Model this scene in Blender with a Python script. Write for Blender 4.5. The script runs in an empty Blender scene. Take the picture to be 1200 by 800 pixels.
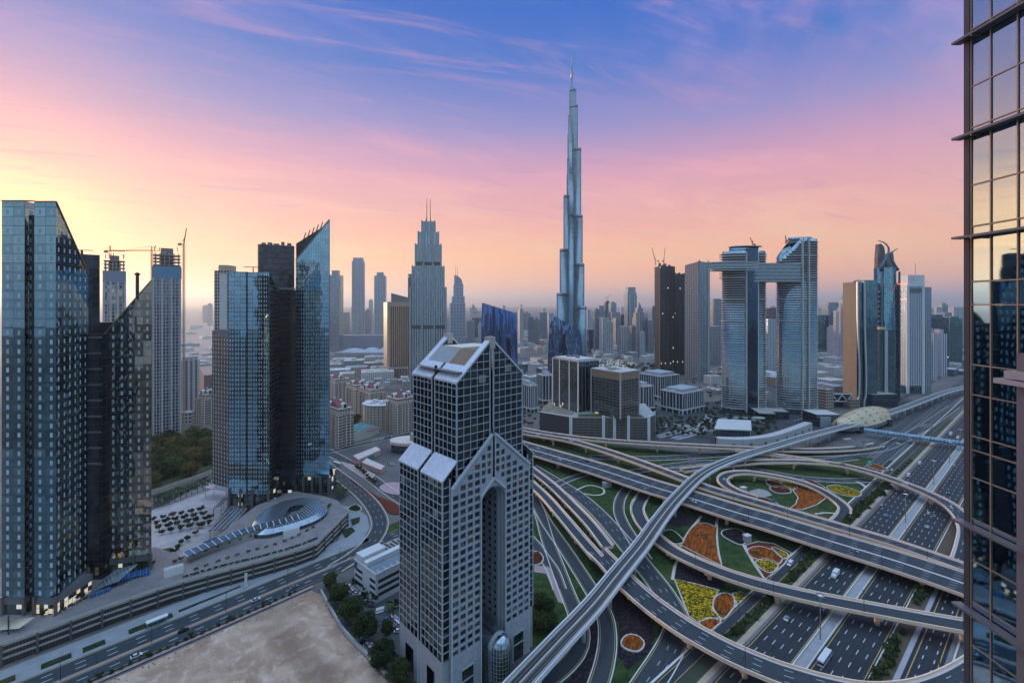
import bpy, math, random
from mathutils import Vector as V
R = math.radians
random.seed(7)
SC = bpy.context.scene
COL = SC.collection
# ------------------------------------------------------------------ camera: level, 16 mm, horizon above the middle
F, CX, HY, H = 532.0, 600.0, 357.0, 167.0
cam = bpy.data.cameras.new("camera"); co = bpy.data.objects.new("camera", cam); COL.objects.link(co)
cam.sensor_width = 36.0; cam.lens = 36.0 * F / 1200.0
cam.shift_y = (HY - 400.0) / 1200.0
cam.clip_start = 0.5; cam.clip_end = 90000.0
co.location = (0, 0, H); co.rotation_euler = (R(90), 0, 0)
SC.camera = co
# ------------------------------------------------------------------ world: dusk sky
SUN_EL, SUN_AZ = 2.6, -49.0           # degrees, azimuth measured from the view direction, left is negative
sdir = V((math.sin(R(SUN_AZ)) * math.cos(R(SUN_EL)), math.cos(R(SUN_AZ)) * math.cos(R(SUN_EL)), math.sin(R(SUN_EL))))
W = bpy.data.worlds.new("World"); SC.world = W; W.use_nodes = True
nt = W.node_tree; nt.nodes.clear()

class NG:
    """little helper to write node graphs"""
    def __init__(s, tree): s.t = tree
    def n(s, kind, **kw):
        nd = s.t.nodes.new(kind)
        for k, v in kw.items(): setattr(nd, k, v)
        return nd
    def put(s, sock, v):
        if isinstance(v, bpy.types.NodeSocket): s.t.links.new(v, sock)
        elif v is not None: sock.default_value = v
    def m(s, op, a, b=None, c=None, clamp=False):
        nd = s.n("ShaderNodeMath", operation=op); nd.use_clamp = clamp
        s.put(nd.inputs[0], a)
        if b is not None: s.put(nd.inputs[1], b)
        if c is not None: s.put(nd.inputs[2], c)
        return nd.outputs[0]
    def vm(s, op, a, b=None):
        nd = s.n("ShaderNodeVectorMath", operation=op)
        s.put(nd.inputs[0], a)
        if b is not None: s.put(nd.inputs[1], b)
        return nd.outputs["Value"] if op in ("DOT_PRODUCT", "LENGTH") else nd.outputs[0]
    def mix(s, f, a, b, mode="MIX"):
        nd = s.n("ShaderNodeMix", data_type="RGBA", blend_type=mode)
        s.put(nd.inputs["Factor"], f)
        s.put(nd.inputs[6], a if isinstance(a, bpy.types.NodeSocket) else (*a, 1)[:4])
        s.put(nd.inputs[7], b if isinstance(b, bpy.types.NodeSocket) else (*b, 1)[:4])
        return nd.outputs[2]
    def ramp(s, f, stops, interp="LINEAR"):
        nd = s.n("ShaderNodeValToRGB"); cr = nd.color_ramp; cr.interpolation = interp
        while len(cr.elements) < len(stops): cr.elements.new(0.5)
        for e, (p, c) in zip(cr.elements, stops):
            e.position = p; e.color = (*c, 1)[:4] if not isinstance(c, (int, float)) else (c, c, c, 1)
        s.put(nd.inputs[0], f)
        return nd.outputs[0]
    def noise(s, vec, scale, detail=4.0, rough=0.55, dist=0.0, out=0):
        nd = s.n("ShaderNodeTexNoise"); s.put(nd.inputs["Vector"], vec)
        nd.inputs["Scale"].default_value = scale; nd.inputs["Detail"].default_value = detail
        nd.inputs["Roughness"].default_value = rough; nd.inputs["Distortion"].default_value = dist
        return nd.outputs[out]
    def sep(s, v):
        nd = s.n("ShaderNodeSeparateXYZ"); s.put(nd.inputs[0], v); return nd.outputs
    def comb(s, x, y, z=0.0):
        nd = s.n("ShaderNodeCombineXYZ")
        for i, q in enumerate((x, y, z)): s.put(nd.inputs[i], q)
        return nd.outputs[0]
    def smooth(s, x, a, b):
        nd = s.n("ShaderNodeMapRange", interpolation_type="SMOOTHSTEP")
        s.put(nd.inputs[0], x); nd.inputs[1].default_value = a; nd.inputs[2].default_value = b
        return nd.outputs[0]

def lin(r, g, b):
    f = lambda c: c / 12.92 if c <= .04045 else ((c + .055) / 1.055) ** 2.4
    return (f(r / 255), f(g / 255), f(b / 255))

g = NG(nt)
tc = g.n("ShaderNodeTexCoord")
d = g.vm("NORMALIZE", tc.outputs["Generated"])
x, y, z = g.sep(d)[0:3]
el = g.m("MULTIPLY", g.m("ARCSINE", z), 2 / math.pi)               # 0 horizon .. 1 zenith
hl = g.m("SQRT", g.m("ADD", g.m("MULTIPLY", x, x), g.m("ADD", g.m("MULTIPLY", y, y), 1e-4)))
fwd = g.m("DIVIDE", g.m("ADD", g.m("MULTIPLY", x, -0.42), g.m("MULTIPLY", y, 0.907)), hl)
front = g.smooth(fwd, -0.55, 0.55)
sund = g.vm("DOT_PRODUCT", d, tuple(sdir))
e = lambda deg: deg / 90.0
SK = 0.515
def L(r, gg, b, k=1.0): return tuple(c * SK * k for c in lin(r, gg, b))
zen = (0.55, 0.76, 1.04)  # overhead sky out of view, made brighter to light the ground
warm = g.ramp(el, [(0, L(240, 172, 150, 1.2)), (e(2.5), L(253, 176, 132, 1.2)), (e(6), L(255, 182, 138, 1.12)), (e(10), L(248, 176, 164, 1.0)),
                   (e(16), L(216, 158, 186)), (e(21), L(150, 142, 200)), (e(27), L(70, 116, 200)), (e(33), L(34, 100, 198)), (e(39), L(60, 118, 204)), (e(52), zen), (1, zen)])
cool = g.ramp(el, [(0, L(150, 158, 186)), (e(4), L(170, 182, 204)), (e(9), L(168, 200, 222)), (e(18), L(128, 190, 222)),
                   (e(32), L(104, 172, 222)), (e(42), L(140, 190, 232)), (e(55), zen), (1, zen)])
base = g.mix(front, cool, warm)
# glow round the low sun
glow = g.m("MULTIPLY", g.m("POWER", g.m("MAXIMUM", sund, 0.0), 26.0), 0.30)
base = g.mix(glow, base, L(255, 192, 164), "MIX")
g2 = g.m("POWER", g.m("MAXIMUM", sund, 0.0), 95.0)
base = g.vm("ADD", base, g.vm("MULTIPLY", (1.35, .46, .06), g.comb(g2, g2, g2)))
# cloud layer high above, seen in perspective and drawn out by the wind
inv = g.m("DIVIDE", 1.0, g.m("MAXIMUM", g.m("ADD", z, 0.055), 0.03))
u0 = g.m("MULTIPLY", x, inv); v0 = g.m("MULTIPLY", y, inv)
ang = R(24)
cu = g.m("ADD", g.m("MULTIPLY", u0, math.cos(ang)), g.m("MULTIPLY", v0, math.sin(ang)))
cv = g.m("SUBTRACT", g.m("MULTIPLY", v0, math.cos(ang)), g.m("MULTIPLY", u0, math.sin(ang)))
c1 = g.noise(g.comb(g.m("MULTIPLY", cu, 0.40), g.m("MULTIPLY", cv, 0.95), 3.1), 1.0, 8.0, 0.60, 1.3)
c2 = g.noise(g.comb(g.m("MULTIPLY", cu, 0.8), g.m("MULTIPLY", cv, 3.4), 9.7), 1.0, 7.0, 0.64, 1.6)
c3 = g.noise(g.comb(g.m("MULTIPLY", cu, 0.16), g.m("MULTIPLY", cv, 0.42), 1.7), 1.0, 3.0, 0.5, 0.3)
cl = g.m("ADD", g.m("ADD", g.m("MULTIPLY", c1, 0.55), g.m("MULTIPLY", c2, 0.25)), g.m("MULTIPLY", c3, 0.35))
mask = g.smooth(cl, 0.49, 0.72)
fade = g.m("MULTIPLY", g.smooth(el, e(1.5), e(6)), g.smooth(g.noise(g.comb(g.m("MULTIPLY", cu, 0.7), g.m("MULTIPLY", cv, 1.1), 5.5), 1.0, 5.0, 0.6, 0.8), 0.36, 0.60))
cwarm = g.ramp(el, [(0, L(255, 200, 150)), (e(6), L(255, 206, 160)), (e(11), L(255, 192, 172)), (e(17), L(246, 170, 186)),
                    (e(24), L(204, 152, 204)), (e(33), L(140, 144, 216)), (e(44), zen), (1, zen)])
ccool = g.ramp(el, [(0, L(176, 176, 198)), (e(12), L(206, 208, 222)), (e(30), L(166, 200, 230)), (e(50), zen), (1, zen)])
ccol = g.mix(front, ccool, cwarm)
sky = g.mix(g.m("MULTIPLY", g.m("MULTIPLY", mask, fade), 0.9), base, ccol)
# bluish shade on the undersides of the thicker bands
shade = g.m("MULTIPLY", g.smooth(c2, 0.53, 0.70), g.m("MULTIPLY", g.smooth(el, e(4), e(12)), g.m("SUBTRACT", 0.42, g.m("MULTIPLY", g.smooth(el, e(34), e(46)), 0.42))))
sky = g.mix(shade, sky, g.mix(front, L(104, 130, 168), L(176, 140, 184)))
ns = g.n("ShaderNodeTexSky", sky_type="NISHITA", sun_disc=False)
ns.sun_elevation = R(SUN_EL); ns.sun_rotation = R(SUN_AZ); ns.altitude = 160; ns.dust_density = 1.0
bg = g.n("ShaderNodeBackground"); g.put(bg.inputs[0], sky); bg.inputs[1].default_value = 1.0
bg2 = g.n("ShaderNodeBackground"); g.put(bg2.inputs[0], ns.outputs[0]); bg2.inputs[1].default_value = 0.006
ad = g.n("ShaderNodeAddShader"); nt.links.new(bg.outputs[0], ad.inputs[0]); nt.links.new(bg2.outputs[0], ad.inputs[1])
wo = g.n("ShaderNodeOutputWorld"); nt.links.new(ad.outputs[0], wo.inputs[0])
W.cycles.sampling_method = "MANUAL"; W.cycles.sample_map_resolution = 512
# ------------------------------------------------------------------ sun, low at the left
sl = bpy.data.lights.new("sun", "SUN"); sl.energy = 3.4; sl.angle = R(1.5); sl.color = (1.0, 0.66, 0.36)
so = bpy.data.objects.new("sun", sl); COL.objects.link(so)
so.rotation_euler = sdir.to_track_quat("Z", "Y").to_euler(); so.location = (-300, 300, 400)
# ------------------------------------------------------------------ exposure and sampling
SC.view_settings.view_transform = "Standard"; SC.view_settings.look = "None"
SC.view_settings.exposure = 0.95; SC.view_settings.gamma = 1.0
SC.cycles.use_denoising = True
SC.cycles.max_bounces = 6; SC.cycles.diffuse_bounces = 2; SC.cycles.glossy_bounces = 3; SC.cycles.volume_bounces = 0
SC.cycles.transmission_bounces = 2; SC.cycles.transparent_max_bounces = 4
SC.cycles.caustics_reflective = False; SC.cycles.caustics_refractive = False
SC.cycles.sample_clamp_indirect = 4.0

# ================================================================== photo pixel (1200x800) -> place on the ground
def P(px, py, z=0.0):
    Y = (H - z) * F / (py - HY)
    return V(((px - CX) / F * Y, Y, z))
def XW(px, Y): return (px - CX) / F * Y
def ZW(py, Y): return H + (HY - py) / F * Y

# ================================================================== materials
MATS = {}
def mat_new(name):
    m = bpy.data.materials.new(name); m.use_nodes = True; m.node_tree.nodes.clear(); return m, NG(m.node_tree)
def finish(m, gg, sh):
    o = gg.n("ShaderNodeOutputMaterial"); m.node_tree.links.new(sh, o.inputs[0]); return m
def bsdf(gg, color, rough=.7, metal=0.0, normal=None, spec=0.5, emit=None, estr=0.0):
    b = gg.n("ShaderNodeBsdfPrincipled")
    gg.put(b.inputs["Base Color"], color if isinstance(color, bpy.types.NodeSocket) else (*color, 1)[:4])
    gg.put(b.inputs["Roughness"], rough); gg.put(b.inputs["Metallic"], metal)
    b.inputs["Specular IOR Level"].default_value = spec
    if normal is not None: gg.put(b.inputs["Normal"], normal)
    if emit is not None:
        gg.put(b.inputs["Emission Color"], emit if isinstance(emit, bpy.types.NodeSocket) else (*emit, 1)[:4]); gg.put(b.inputs["Emission Strength"], estr)
    return b.outputs[0]
def plain(name, c, rough=.8, metal=0.0, var=.18, scale=.25, spec=.4, bump=0.0, scale2=None):
    """weathered surface: one colour broken up by two sizes of noise"""
    if name in MATS: return MATS[name]
    m, gg = mat_new(name)
    p = gg.n("ShaderNodeNewGeometry").outputs["Position"]
    n1 = gg.noise(p, scale, 5, .6); n2 = gg.noise(p, scale2 or scale * 9, 3, .6)
    k = gg.m("ADD", gg.m("MULTIPLY", gg.m("SUBTRACT", n1, .5), 2.2 * var), gg.m("MULTIPLY", gg.m("SUBTRACT", n2, .5), 1.2 * var))
    k = gg.m("ADD", 1.0, k)
    col = gg.vm("MULTIPLY", (*c[:3],), gg.comb(k, k, k))
    nrm = None
    if bump:
        b = gg.n("ShaderNodeBump"); b.inputs["Strength"].default_value = bump; b.inputs["Distance"].default_value = .3
        gg.put(b.inputs["Height"], n2); nrm = b.outputs[0]
    MATS[name] = finish(m, gg, bsdf(gg, col, rough, metal, nrm, spec)); return MATS[name]
def glow(name, c, s):
    if name in MATS: return MATS[name]
    m, gg = mat_new(name)
    MATS[name] = finish(m, gg, bsdf(gg, (.1, .1, .1), .5, 0, None, .5, c, s)); return MATS[name]

def facade(name, cw, ch, mw, mh, glass, frame, refl=1.0, rough=.06, tilt=.012, vary=.35, frame_rough=.55, panel=None, panel2=None,
           lit=0.0, blind=0.0, frame_metal=0.0, band=None, u0=0.0, v0=0.0, streak=0.0):
    """curtain wall from the wall's own metres (UV): panes cw x ch with frame lines mw, mh; panel = (u0,u1,v0,v1,colour) inside each cell"""
    if name in MATS: return MATS[name]
    m, gg = mat_new(name)
    uv = gg.n("ShaderNodeUVMap").outputs[0]
    u, v, _ = gg.sep(uv)
    uc = gg.m("ADD", gg.m("DIVIDE", u, cw), u0); vc = gg.m("ADD", gg.m("DIVIDE", v, ch), v0)
    fu = gg.m("FRACT", uc); fv = gg.m("FRACT", vc)
    cell = gg.comb(gg.m("FLOOR", uc), gg.m("FLOOR", vc), 0.0)
    wn = gg.n("ShaderNodeTexWhiteNoise"); wn.noise_dimensions = "3D"; gg.put(wn.inputs[0], cell)
    rv = wn.outputs[0]; rc = wn.outputs[1]
    geo = gg.n("ShaderNodeNewGeometry")
    off = gg.vm("MULTIPLY", gg.vm("SUBTRACT", rc, (.5, .5, .5)), (tilt, tilt, tilt))
    # slow warp of the whole skin, so that reflections waver
    wob = gg.n("ShaderNodeTexNoise"); gg.put(wob.inputs["Vector"], geo.outputs["Position"]); wob.inputs["Scale"].default_value = .08
    wob.inputs["Detail"].default_value = 2
    off2 = gg.vm("MULTIPLY", gg.vm("SUBTRACT", wob.outputs[1], (.5, .5, .5)), (tilt * 1.1,) * 3)
    nrm = gg.vm("NORMALIZE", gg.vm("ADD", geo.outputs["Normal"], gg.vm("ADD", off, off2)))
    k = gg.m("SUBTRACT", 1.0 + vary * .4, gg.m("MULTIPLY", rv, vary))
    gcol = gg.vm("MULTIPLY", (*glass[:3],), gg.comb(k, k, k))
    em = None
    sh = bsdf(gg, gcol, rough, refl, nrm, .6)
    def over(base, mask, shader):
        ms = gg.n("ShaderNodeMixShader"); gg.put(ms.inputs[0], mask)
        m.node_tree.links.new(base, ms.inputs[1]); m.node_tree.links.new(shader, ms.inputs[2]); return ms.outputs[0]
    if blind:
        bm = gg.m("GREATER_THAN", gg.sep(rc)[1], 1 - blind)
        sh = over(sh, gg.m("MULTIPLY", bm, .7), bsdf(gg, (.35, .33, .3), .6))
    if lit:
        lm = gg.m("GREATER_THAN", gg.sep(rc)[0], 1 - lit)
        lc = gg.mix(gg.sep(rc)[2], (1, .66, .36), (.72, .86, .78))
        sh = over(sh, lm, bsdf(gg, (.2, .2, .2), .5, 0, None, .5, lc, .36))
    for pn in (panel, panel2):
        if pn:
            a0, a1, b0, b1, pc = pn
            pm = gg.m("MULTIPLY", gg.m("MULTIPLY", gg.m("GREATER_THAN", fu, a0), gg.m("LESS_THAN", fu, a1)),
                      gg.m("MULTIPLY", gg.m("GREATER_THAN", fv, b0), gg.m("LESS_THAN", fv, b1)))
            kk = gg.m("ADD", .75, gg.m("MULTIPLY", rv, .5))
            sh = over(sh, pm, bsdf(gg, gg.vm("MULTIPLY", (*pc[:3],), gg.comb(kk, kk, kk)), .45))
    fm = gg.m("MAXIMUM", gg.m("LESS_THAN", fu, mw / cw), gg.m("LESS_THAN", fv, mh / ch))
    n1 = gg.noise(geo.outputs["Position"], .15, 4, .6)
    fk = gg.m("ADD", .85, gg.m("MULTIPLY", n1, .3))
    sh = over(sh, fm, bsdf(gg, gg.vm("MULTIPLY", (*frame[:3],), gg.comb(fk, fk, fk)), frame_rough, frame_metal))
    if band:                                                       # (period, thickness, colour): mechanical floors
        bm = gg.m("LESS_THAN", gg.m("FRACT", gg.m("DIVIDE", v, band[0])), band[1] / band[0])
        sh = over(sh, bm, bsdf(gg, band[2], .5))
    MATS[name] = finish(m, gg, sh); return MATS[name]

def roadmat(name, half, lane, edge=(.75, .5, .12), edge_in=.7, asphalt=(.075, .085, .1), white=(.46, .47, .48), dash=(12, 3.4), lw=.17, tint=None):
    """asphalt with worn wheel tracks, dashed lane lines and solid edge lines; u across (0 = centre), v along, metres"""
    if name in MATS: return MATS[name]
    m, gg = mat_new(name)
    u, v, _ = gg.sep(gg.n("ShaderNodeUVMap").outputs[0])
    p = gg.n("ShaderNodeNewGeometry").outputs["Position"]
    n1 = gg.noise(p, .05, 5, .6); n2 = gg.noise(gg.comb(gg.m("MULTIPLY", u, 1.2), gg.m("MULTIPLY", v, .03)), 1.0, 4, .6)
    n3 = gg.noise(p, 1.5, 3, .6)
    k = gg.m("ADD", .42, gg.m("ADD", gg.m("MULTIPLY", n1, .4), gg.m("ADD", gg.m("MULTIPLY", n2, .55), gg.m("MULTIPLY", n3, .2))))
    jt = gg.m("LESS_THAN", gg.m("FRACT", gg.m("DIVIDE", v, 26.0)), .014); pt = gg.smooth(gg.noise(gg.comb(gg.m("MULTIPLY", u, .35), gg.m("MULTIPLY", v, .045)), 1.0, 2, .4), .56, .6)
    k = gg.m("MULTIPLY", k, gg.m("SUBTRACT", gg.m("SUBTRACT", 1.08, gg.m("MULTIPLY", jt, .5)), gg.m("MULTIPLY", pt, .28)))
    if lane:
        tr = gg.m("ABSOLUTE", gg.m("SUBTRACT", gg.m("FRACT", gg.m("MULTIPLY", gg.m("DIVIDE", u, lane), 2.0)), .5))
        k = gg.m("MULTIPLY", k, gg.m("ADD", .88, gg.m("MULTIPLY", tr, .5)))
    col = gg.vm("MULTIPLY", (*asphalt,), gg.comb(k, k, k))
    wear = gg.m("ADD", .55, gg.m("MULTIPLY", n3, .6))
    au = gg.m("ABSOLUTE", u)
    if lane:
        fl = gg.m("ABSOLUTE", gg.m("SUBTRACT", gg.m("FRACT", gg.m("ADD", gg.m("DIVIDE", gg.m("ADD", u, half), lane), .5)), .5))
        lm = gg.m("MULTIPLY", gg.m("LESS_THAN", fl, lw / lane), gg.m("LESS_THAN", gg.m("FRACT", gg.m("DIVIDE", v, dash[0])), dash[1] / dash[0]))
        lm = gg.m("MULTIPLY", lm, gg.m("LESS_THAN", au, half - lane * .6))
        col = gg.mix(gg.m("MULTIPLY", lm, wear), col, white)
    em = gg.m("LESS_THAN", gg.m("ABSOLUTE", gg.m("SUBTRACT", au, half - edge_in)), lw * .8)
    col = gg.mix(gg.m("MULTIPLY", em, wear), col, edge)
    MATS[name] = finish(m, gg, bsdf(gg, col, .75, 0, None, .35)); return MATS[name]

# ================================================================== mesh building
ORG = {}
class MB:
    def __init__(s): s.v = []; s.f = []; s.mi = []; s.uv = []; s.sm = []
    def face(s, pts, mi=0, uv=None, smooth=False):
        i = len(s.v); s.v.extend([tuple(p) for p in pts]); s.f.append(tuple(range(i, i + len(pts)))); s.mi.append(mi); s.sm.append(smooth)
        if uv is None:
            a, b, c = V(pts[0]), V(pts[1]), V(pts[2]); n = (b - a).cross(c - a)
            if abs(n.z) > .6 * n.length: uv = [(p[0], p[1]) for p in pts]
            else:
                h = V((-n.y, n.x, 0)); h = h.normalized() if h.length > 1e-9 else V((1, 0, 0))
                uv = [(V(p).dot(h), p[2]) for p in pts]
        s.uv.append(uv)
    def prism(s, poly, z0, z1, mi=0, top=None, bot=False, snap=None, smooth=False, u=0.0, skip=()):
        n = len(poly)
        zs = z1 if isinstance(z1, (list, tuple)) else [z1] * n
        zb = z0 if isinstance(z0, (list, tuple)) else [z0] * n
        for i in range(n):
            j = (i + 1) % n
            if i in skip: continue
            a, b = poly[i], poly[j]
            L = math.hypot(b[0] - a[0], b[1] - a[1])
            LL = max(1, round(L / snap)) * snap if snap else L
            mm = mi[i] if isinstance(mi, (list, tuple)) else mi
            s.face([(a[0], a[1], zb[i]), (b[0], b[1], zb[j]), (b[0], b[1], zs[j]), (a[0], a[1], zs[i])], mm,
                   [(u, zb[i]), (u + LL, zb[j]), (u + LL, zs[j]), (u, zs[i])], smooth)
            if smooth: u += LL
        if top is not None: s.face([(p[0], p[1], zz) for p, zz in zip(poly, zs)], top)
        if bot: s.face([(p[0], p[1], zz) for p, zz in reversed(list(zip(poly, zb)))], top if top is not None else 0)
        return s
    def box(s, x0, x1, y0, y1, z0, z1, mi=0, top=None):
        return s.prism([(x0, y0), (x1, y0), (x1, y1), (x0, y1)], z0, z1, mi, mi if top is None else top, True)
    def bar(s, a, b, w, h=None, mi=0):
        """box along a->b, w wide, h high"""
        a, b = V(a), V(b); h = w if h is None else h
        d_ = (b - a).normalized(); up = V((0, 0, 1)) if abs(d_.z) < .95 else V((0, 1, 0))
        r_ = d_.cross(up).normalized(); u_ = r_.cross(d_)
        c = [(-1, -1), (1, -1), (1, 1), (-1, 1)]
        A = [a + r_ * (w / 2 * i) + u_ * (h / 2 * j) for i, j in c]; B = [b + r_ * (w / 2 * i) + u_ * (h / 2 * j) for i, j in c]
        for i in range(4):
            j = (i + 1) % 4; s.face([A[i], A[j], B[j], B[i]], mi)
        s.face(A[::-1], mi); s.face(B, mi); return s
    def tube(s, pts, rad, n=6, mi=0, cap=True):
        pts = [V(p) for p in pts]; rad = rad if isinstance(rad, (list, tuple)) else [rad] * len(pts); rings = []
        for i, p in enumerate(pts):
            d_ = (pts[min(i + 1, len(pts) - 1)] - pts[max(i - 1, 0)]).normalized()
            up = V((0, 0, 1)) if abs(d_.z) < .9 else V((0, 1, 0)); r_ = d_.cross(up).normalized(); u_ = r_.cross(d_)
            rings.append([p + (r_ * math.cos(2 * math.pi * k / n) + u_ * math.sin(2 * math.pi * k / n)) * rad[i] for k in range(n)])
        for i in range(len(rings) - 1):
            for k in range(n):
                l = (k + 1) % n; s.face([rings[i][k], rings[i][l], rings[i + 1][l], rings[i + 1][k]], mi, None, n > 6)
        if cap: s.face(rings[0][::-1], mi); s.face(rings[-1], mi)
        return s
    def lathe(s, c, prof, n=16, mi=0, sx=1.0, sy=1.0, smooth=True):
        for (r0, z0), (r1, z1) in zip(prof[:-1], prof[1:]):
            for k in range(n):
                a0, a1 = 2 * math.pi * k / n, 2 * math.pi * (k + 1) / n
                q = lambda r, a, zz: (c[0] + r * sx * math.cos(a), c[1] + r * sy * math.sin(a), c[2] + zz)
                pts = [q(r0, a0, z0), q(r0, a1, z0), q(r1, a1, z1), q(r1, a0, z1)]
                if r0 < 1e-6: pts = [pts[0], pts[2], pts[3]]
                elif r1 < 1e-6: pts = pts[:3]
                s.face(pts, mi, None, smooth)
        return s
    def build(s, name, mats, parent=None, loc=None):
        me = bpy.data.meshes.new(name); o = bpy.data.objects.new(name, me); COL.objects.link(o)
        org = V((0, 0, 0))
        if parent is not None:
            org = ORG[parent.name]; o.parent = parent; ORG[o.name] = org
        else:
            if loc is not None: org = V(loc)
            o.location = org; ORG[o.name] = org
        me.from_pydata([(p[0] - org.x, p[1] - org.y, p[2] - org.z) for p in s.v], [], s.f)
        if not isinstance(mats, (list, tuple)): mats = [mats]
        for mt in mats: me.materials.append(mt)
        me.polygons.foreach_set("material_index", s.mi); me.polygons.foreach_set("use_smooth", s.sm)
        uvl = me.uv_layers.new(name="UVMap"); flat = []
        for q in s.uv:
            for t in q: flat.extend((t[0], t[1]))
        uvl.data.foreach_set("uv", flat)
        if any(s.sm):
            import bmesh
            bm = bmesh.new(); bm.from_mesh(me); bmesh.ops.remove_doubles(bm, verts=bm.verts, dist=1e-4); bm.to_mesh(me); bm.free()
        me.update(); return o

def tag(o, label=None, cat=None, group=None, kind=None):
    if label: o["label"] = label
    if cat: o["category"] = cat
    if group: o["group"] = group
    if kind: o["kind"] = kind
    return o
def thing(name, label, cat, loc=(0, 0, 0), group=None):
    o = bpy.data.objects.new(name, None); COL.objects.link(o); o.location = loc; ORG[o.name] = V(loc); o.empty_display_size = 2
    return tag(o, label, cat, group)
def dup(root, loc, rot=0.0, label=None, group=None, scale=1.0):
    def cp(o, par):
        c = o.copy(); COL.objects.link(c)
        if par is not None: c.parent = par
        for ch in o.children: cp(ch, c)
        return c
    r = cp(root, None); r.location = loc; r.rotation_euler = (0, 0, rot); r.scale = (scale,) * 3
    if label: r["label"] = label
    if group: r["group"] = group
    return r
def rect(cx, cy, w, dp, rot=0.0):
    c, s_ = math.cos(rot), math.sin(rot)
    return [(cx + c * i * w / 2 - s_ * j * dp / 2, cy + s_ * i * w / 2 + c * j * dp / 2) for i, j in ((-1, -1), (1, -1), (1, 1), (-1, 1))]
def fx(xl, xr, Y, dp): return [(XW(xl, Y), Y), (XW(xr, Y), Y), (XW(xr, Y), Y + dp), (XW(xl, Y), Y + dp)]
def cb(xl, xc, xr, Y, a):
    """rectangle with its nearest corner in pixel column xc at depth Y; right face leaves at angle a and ends in column xr, left face ends in xl"""
    C = V((XW(xc, Y), Y)); a = R(a); dr = V((math.cos(a), math.sin(a))); dl = V((-math.sin(a), math.cos(a)))
    def t(dv, px):
        k = (px - CX) / F; return (k * C.y - C.x) / (dv.x - k * dv.y)
    r_, l_ = dr * t(dr, xr), dl * t(dl, xl)
    return [tuple(C), tuple(C + r_), tuple(C + r_ + l_), tuple(C + l_)]
def facing(xl, xr, Y, dp, back=1.0):
    """rectangle squarely facing the viewpoint between two pixel columns, its middle at depth Y"""
    a, b_ = V((XW(xl, Y), Y)), V((XW(xr, Y), Y)); m = (a + b_) / 2; n = m.normalized(); t = V((n.y, -n.x)); ka, kb = (xl - CX) / F, (xr - CX) / F
    f = lambda k: (m.x - k * m.y) / (k * t.y - t.x); A, B = m + t * f(ka), m + t * f(kb); return [tuple(A), tuple(B), tuple(B + n * dp - t * .3), tuple(A + n * dp + t * .3)]
def cen(poly): return (sum(p[0] for p in poly) / len(poly), sum(p[1] for p in poly) / len(poly), 0)
def grow(poly, k):
    c = cen(poly); out = []
    for p in poly:
        dx, dy = p[0] - c[0], p[1] - c[1]; L = math.hypot(dx, dy); out.append((p[0] + dx / L * k, p[1] + dy / L * k))
    return out
def ellipse(cx, cy, rx, ry, n=32, rot=0.0):
    c, s_ = math.cos(rot), math.sin(rot)
    return [(cx + c * rx * math.cos(t) - s_ * ry * math.sin(t), cy + s_ * rx * math.cos(t) + c * ry * math.sin(t)) for t in (2 * math.pi * k / n for k in range(n))]
def lerp(a, b, t): return a + (b - a) * t
# ================================================================== common materials
M_conc = plain("concrete", (.40, .37, .35), .85)
M_concd = plain("concrete_dark", (.16, .16, .165), .85)
M_white = plain("white_paint", (.66, .66, .66), .6, var=.08)
M_peach = plain("peach_concrete", (.84, .60, .44), .8, var=.14, scale=.1)
M_granite = plain("granite", (.36, .38, .43), .5, var=.12, scale=.3)
M_darkglass = facade("dark_glass", 3.0, 3.4, .0, .0, (.16, .22, .25), (.1, .1, .1), 1.0, .05, .03, .7)
M_steel = plain("steel", (.45, .47, .5), .35, .9, .1)
M_dark = plain("dark_metal", (.035, .037, .042), .5, 0, .2)
M_black = plain("black_panel", (.014, .014, .017), .35, 0, .3, spec=.5)
M_roof = plain("roof_grey", (.36, .34, .33), .9, 0, .25, .08)
M_roofw = plain("roof_white", (.50, .50, .51), .85, 0, .15, .1)
M_beige = plain("beige_stone", (.50, .38, .28), .8, 0, .14)
M_sand = None

# ================================================================== ground, air
def ground_mat():
    m, gg = mat_new("city_ground")
    p = gg.n("ShaderNodeNewGeometry").outputs["Position"]
    n1 = gg.noise(p, .004, 6, .62); n2 = gg.noise(p, .05, 5, .65); n3 = gg.noise(p, .4, 3, .6)
    vo = gg.n("ShaderNodeTexVoronoi"); gg.put(vo.inputs["Vector"], p); vo.inputs["Scale"].default_value = .018
    a = gg.mix(gg.smooth(n1, .38, .62), lin(74, 78, 84), lin(118, 110, 106))
    a = gg.mix(gg.m("MULTIPLY", gg.smooth(n2, .45, .7), .5), a, lin(62, 68, 74))
    a = gg.mix(gg.m("MULTIPLY", gg.sep(vo.outputs["Color"])[0], .35), a, lin(132, 126, 122))
    x_, y_, z_ = gg.sep(p)[0:3]
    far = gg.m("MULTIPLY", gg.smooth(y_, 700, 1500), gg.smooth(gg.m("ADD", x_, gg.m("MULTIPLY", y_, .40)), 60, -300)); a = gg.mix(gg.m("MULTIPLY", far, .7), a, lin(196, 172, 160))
    k = gg.m("ADD", .75, gg.m("MULTIPLY", n3, .5))
    return finish(m, gg, bsdf(gg, gg.vm("MULTIPLY", a, gg.comb(k, k, k)), .95, 0, None, .1))
gb = MB(); gr = 40000.0
gb.face([(-gr, -gr, -.3), (gr, -gr, -.3), (gr, gr, -.3), (-gr, gr, -.3)])
tag(gb.build("ground", ground_mat()), "grey and sandy city ground reaching the hazy horizon", "ground", kind="structure")

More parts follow.
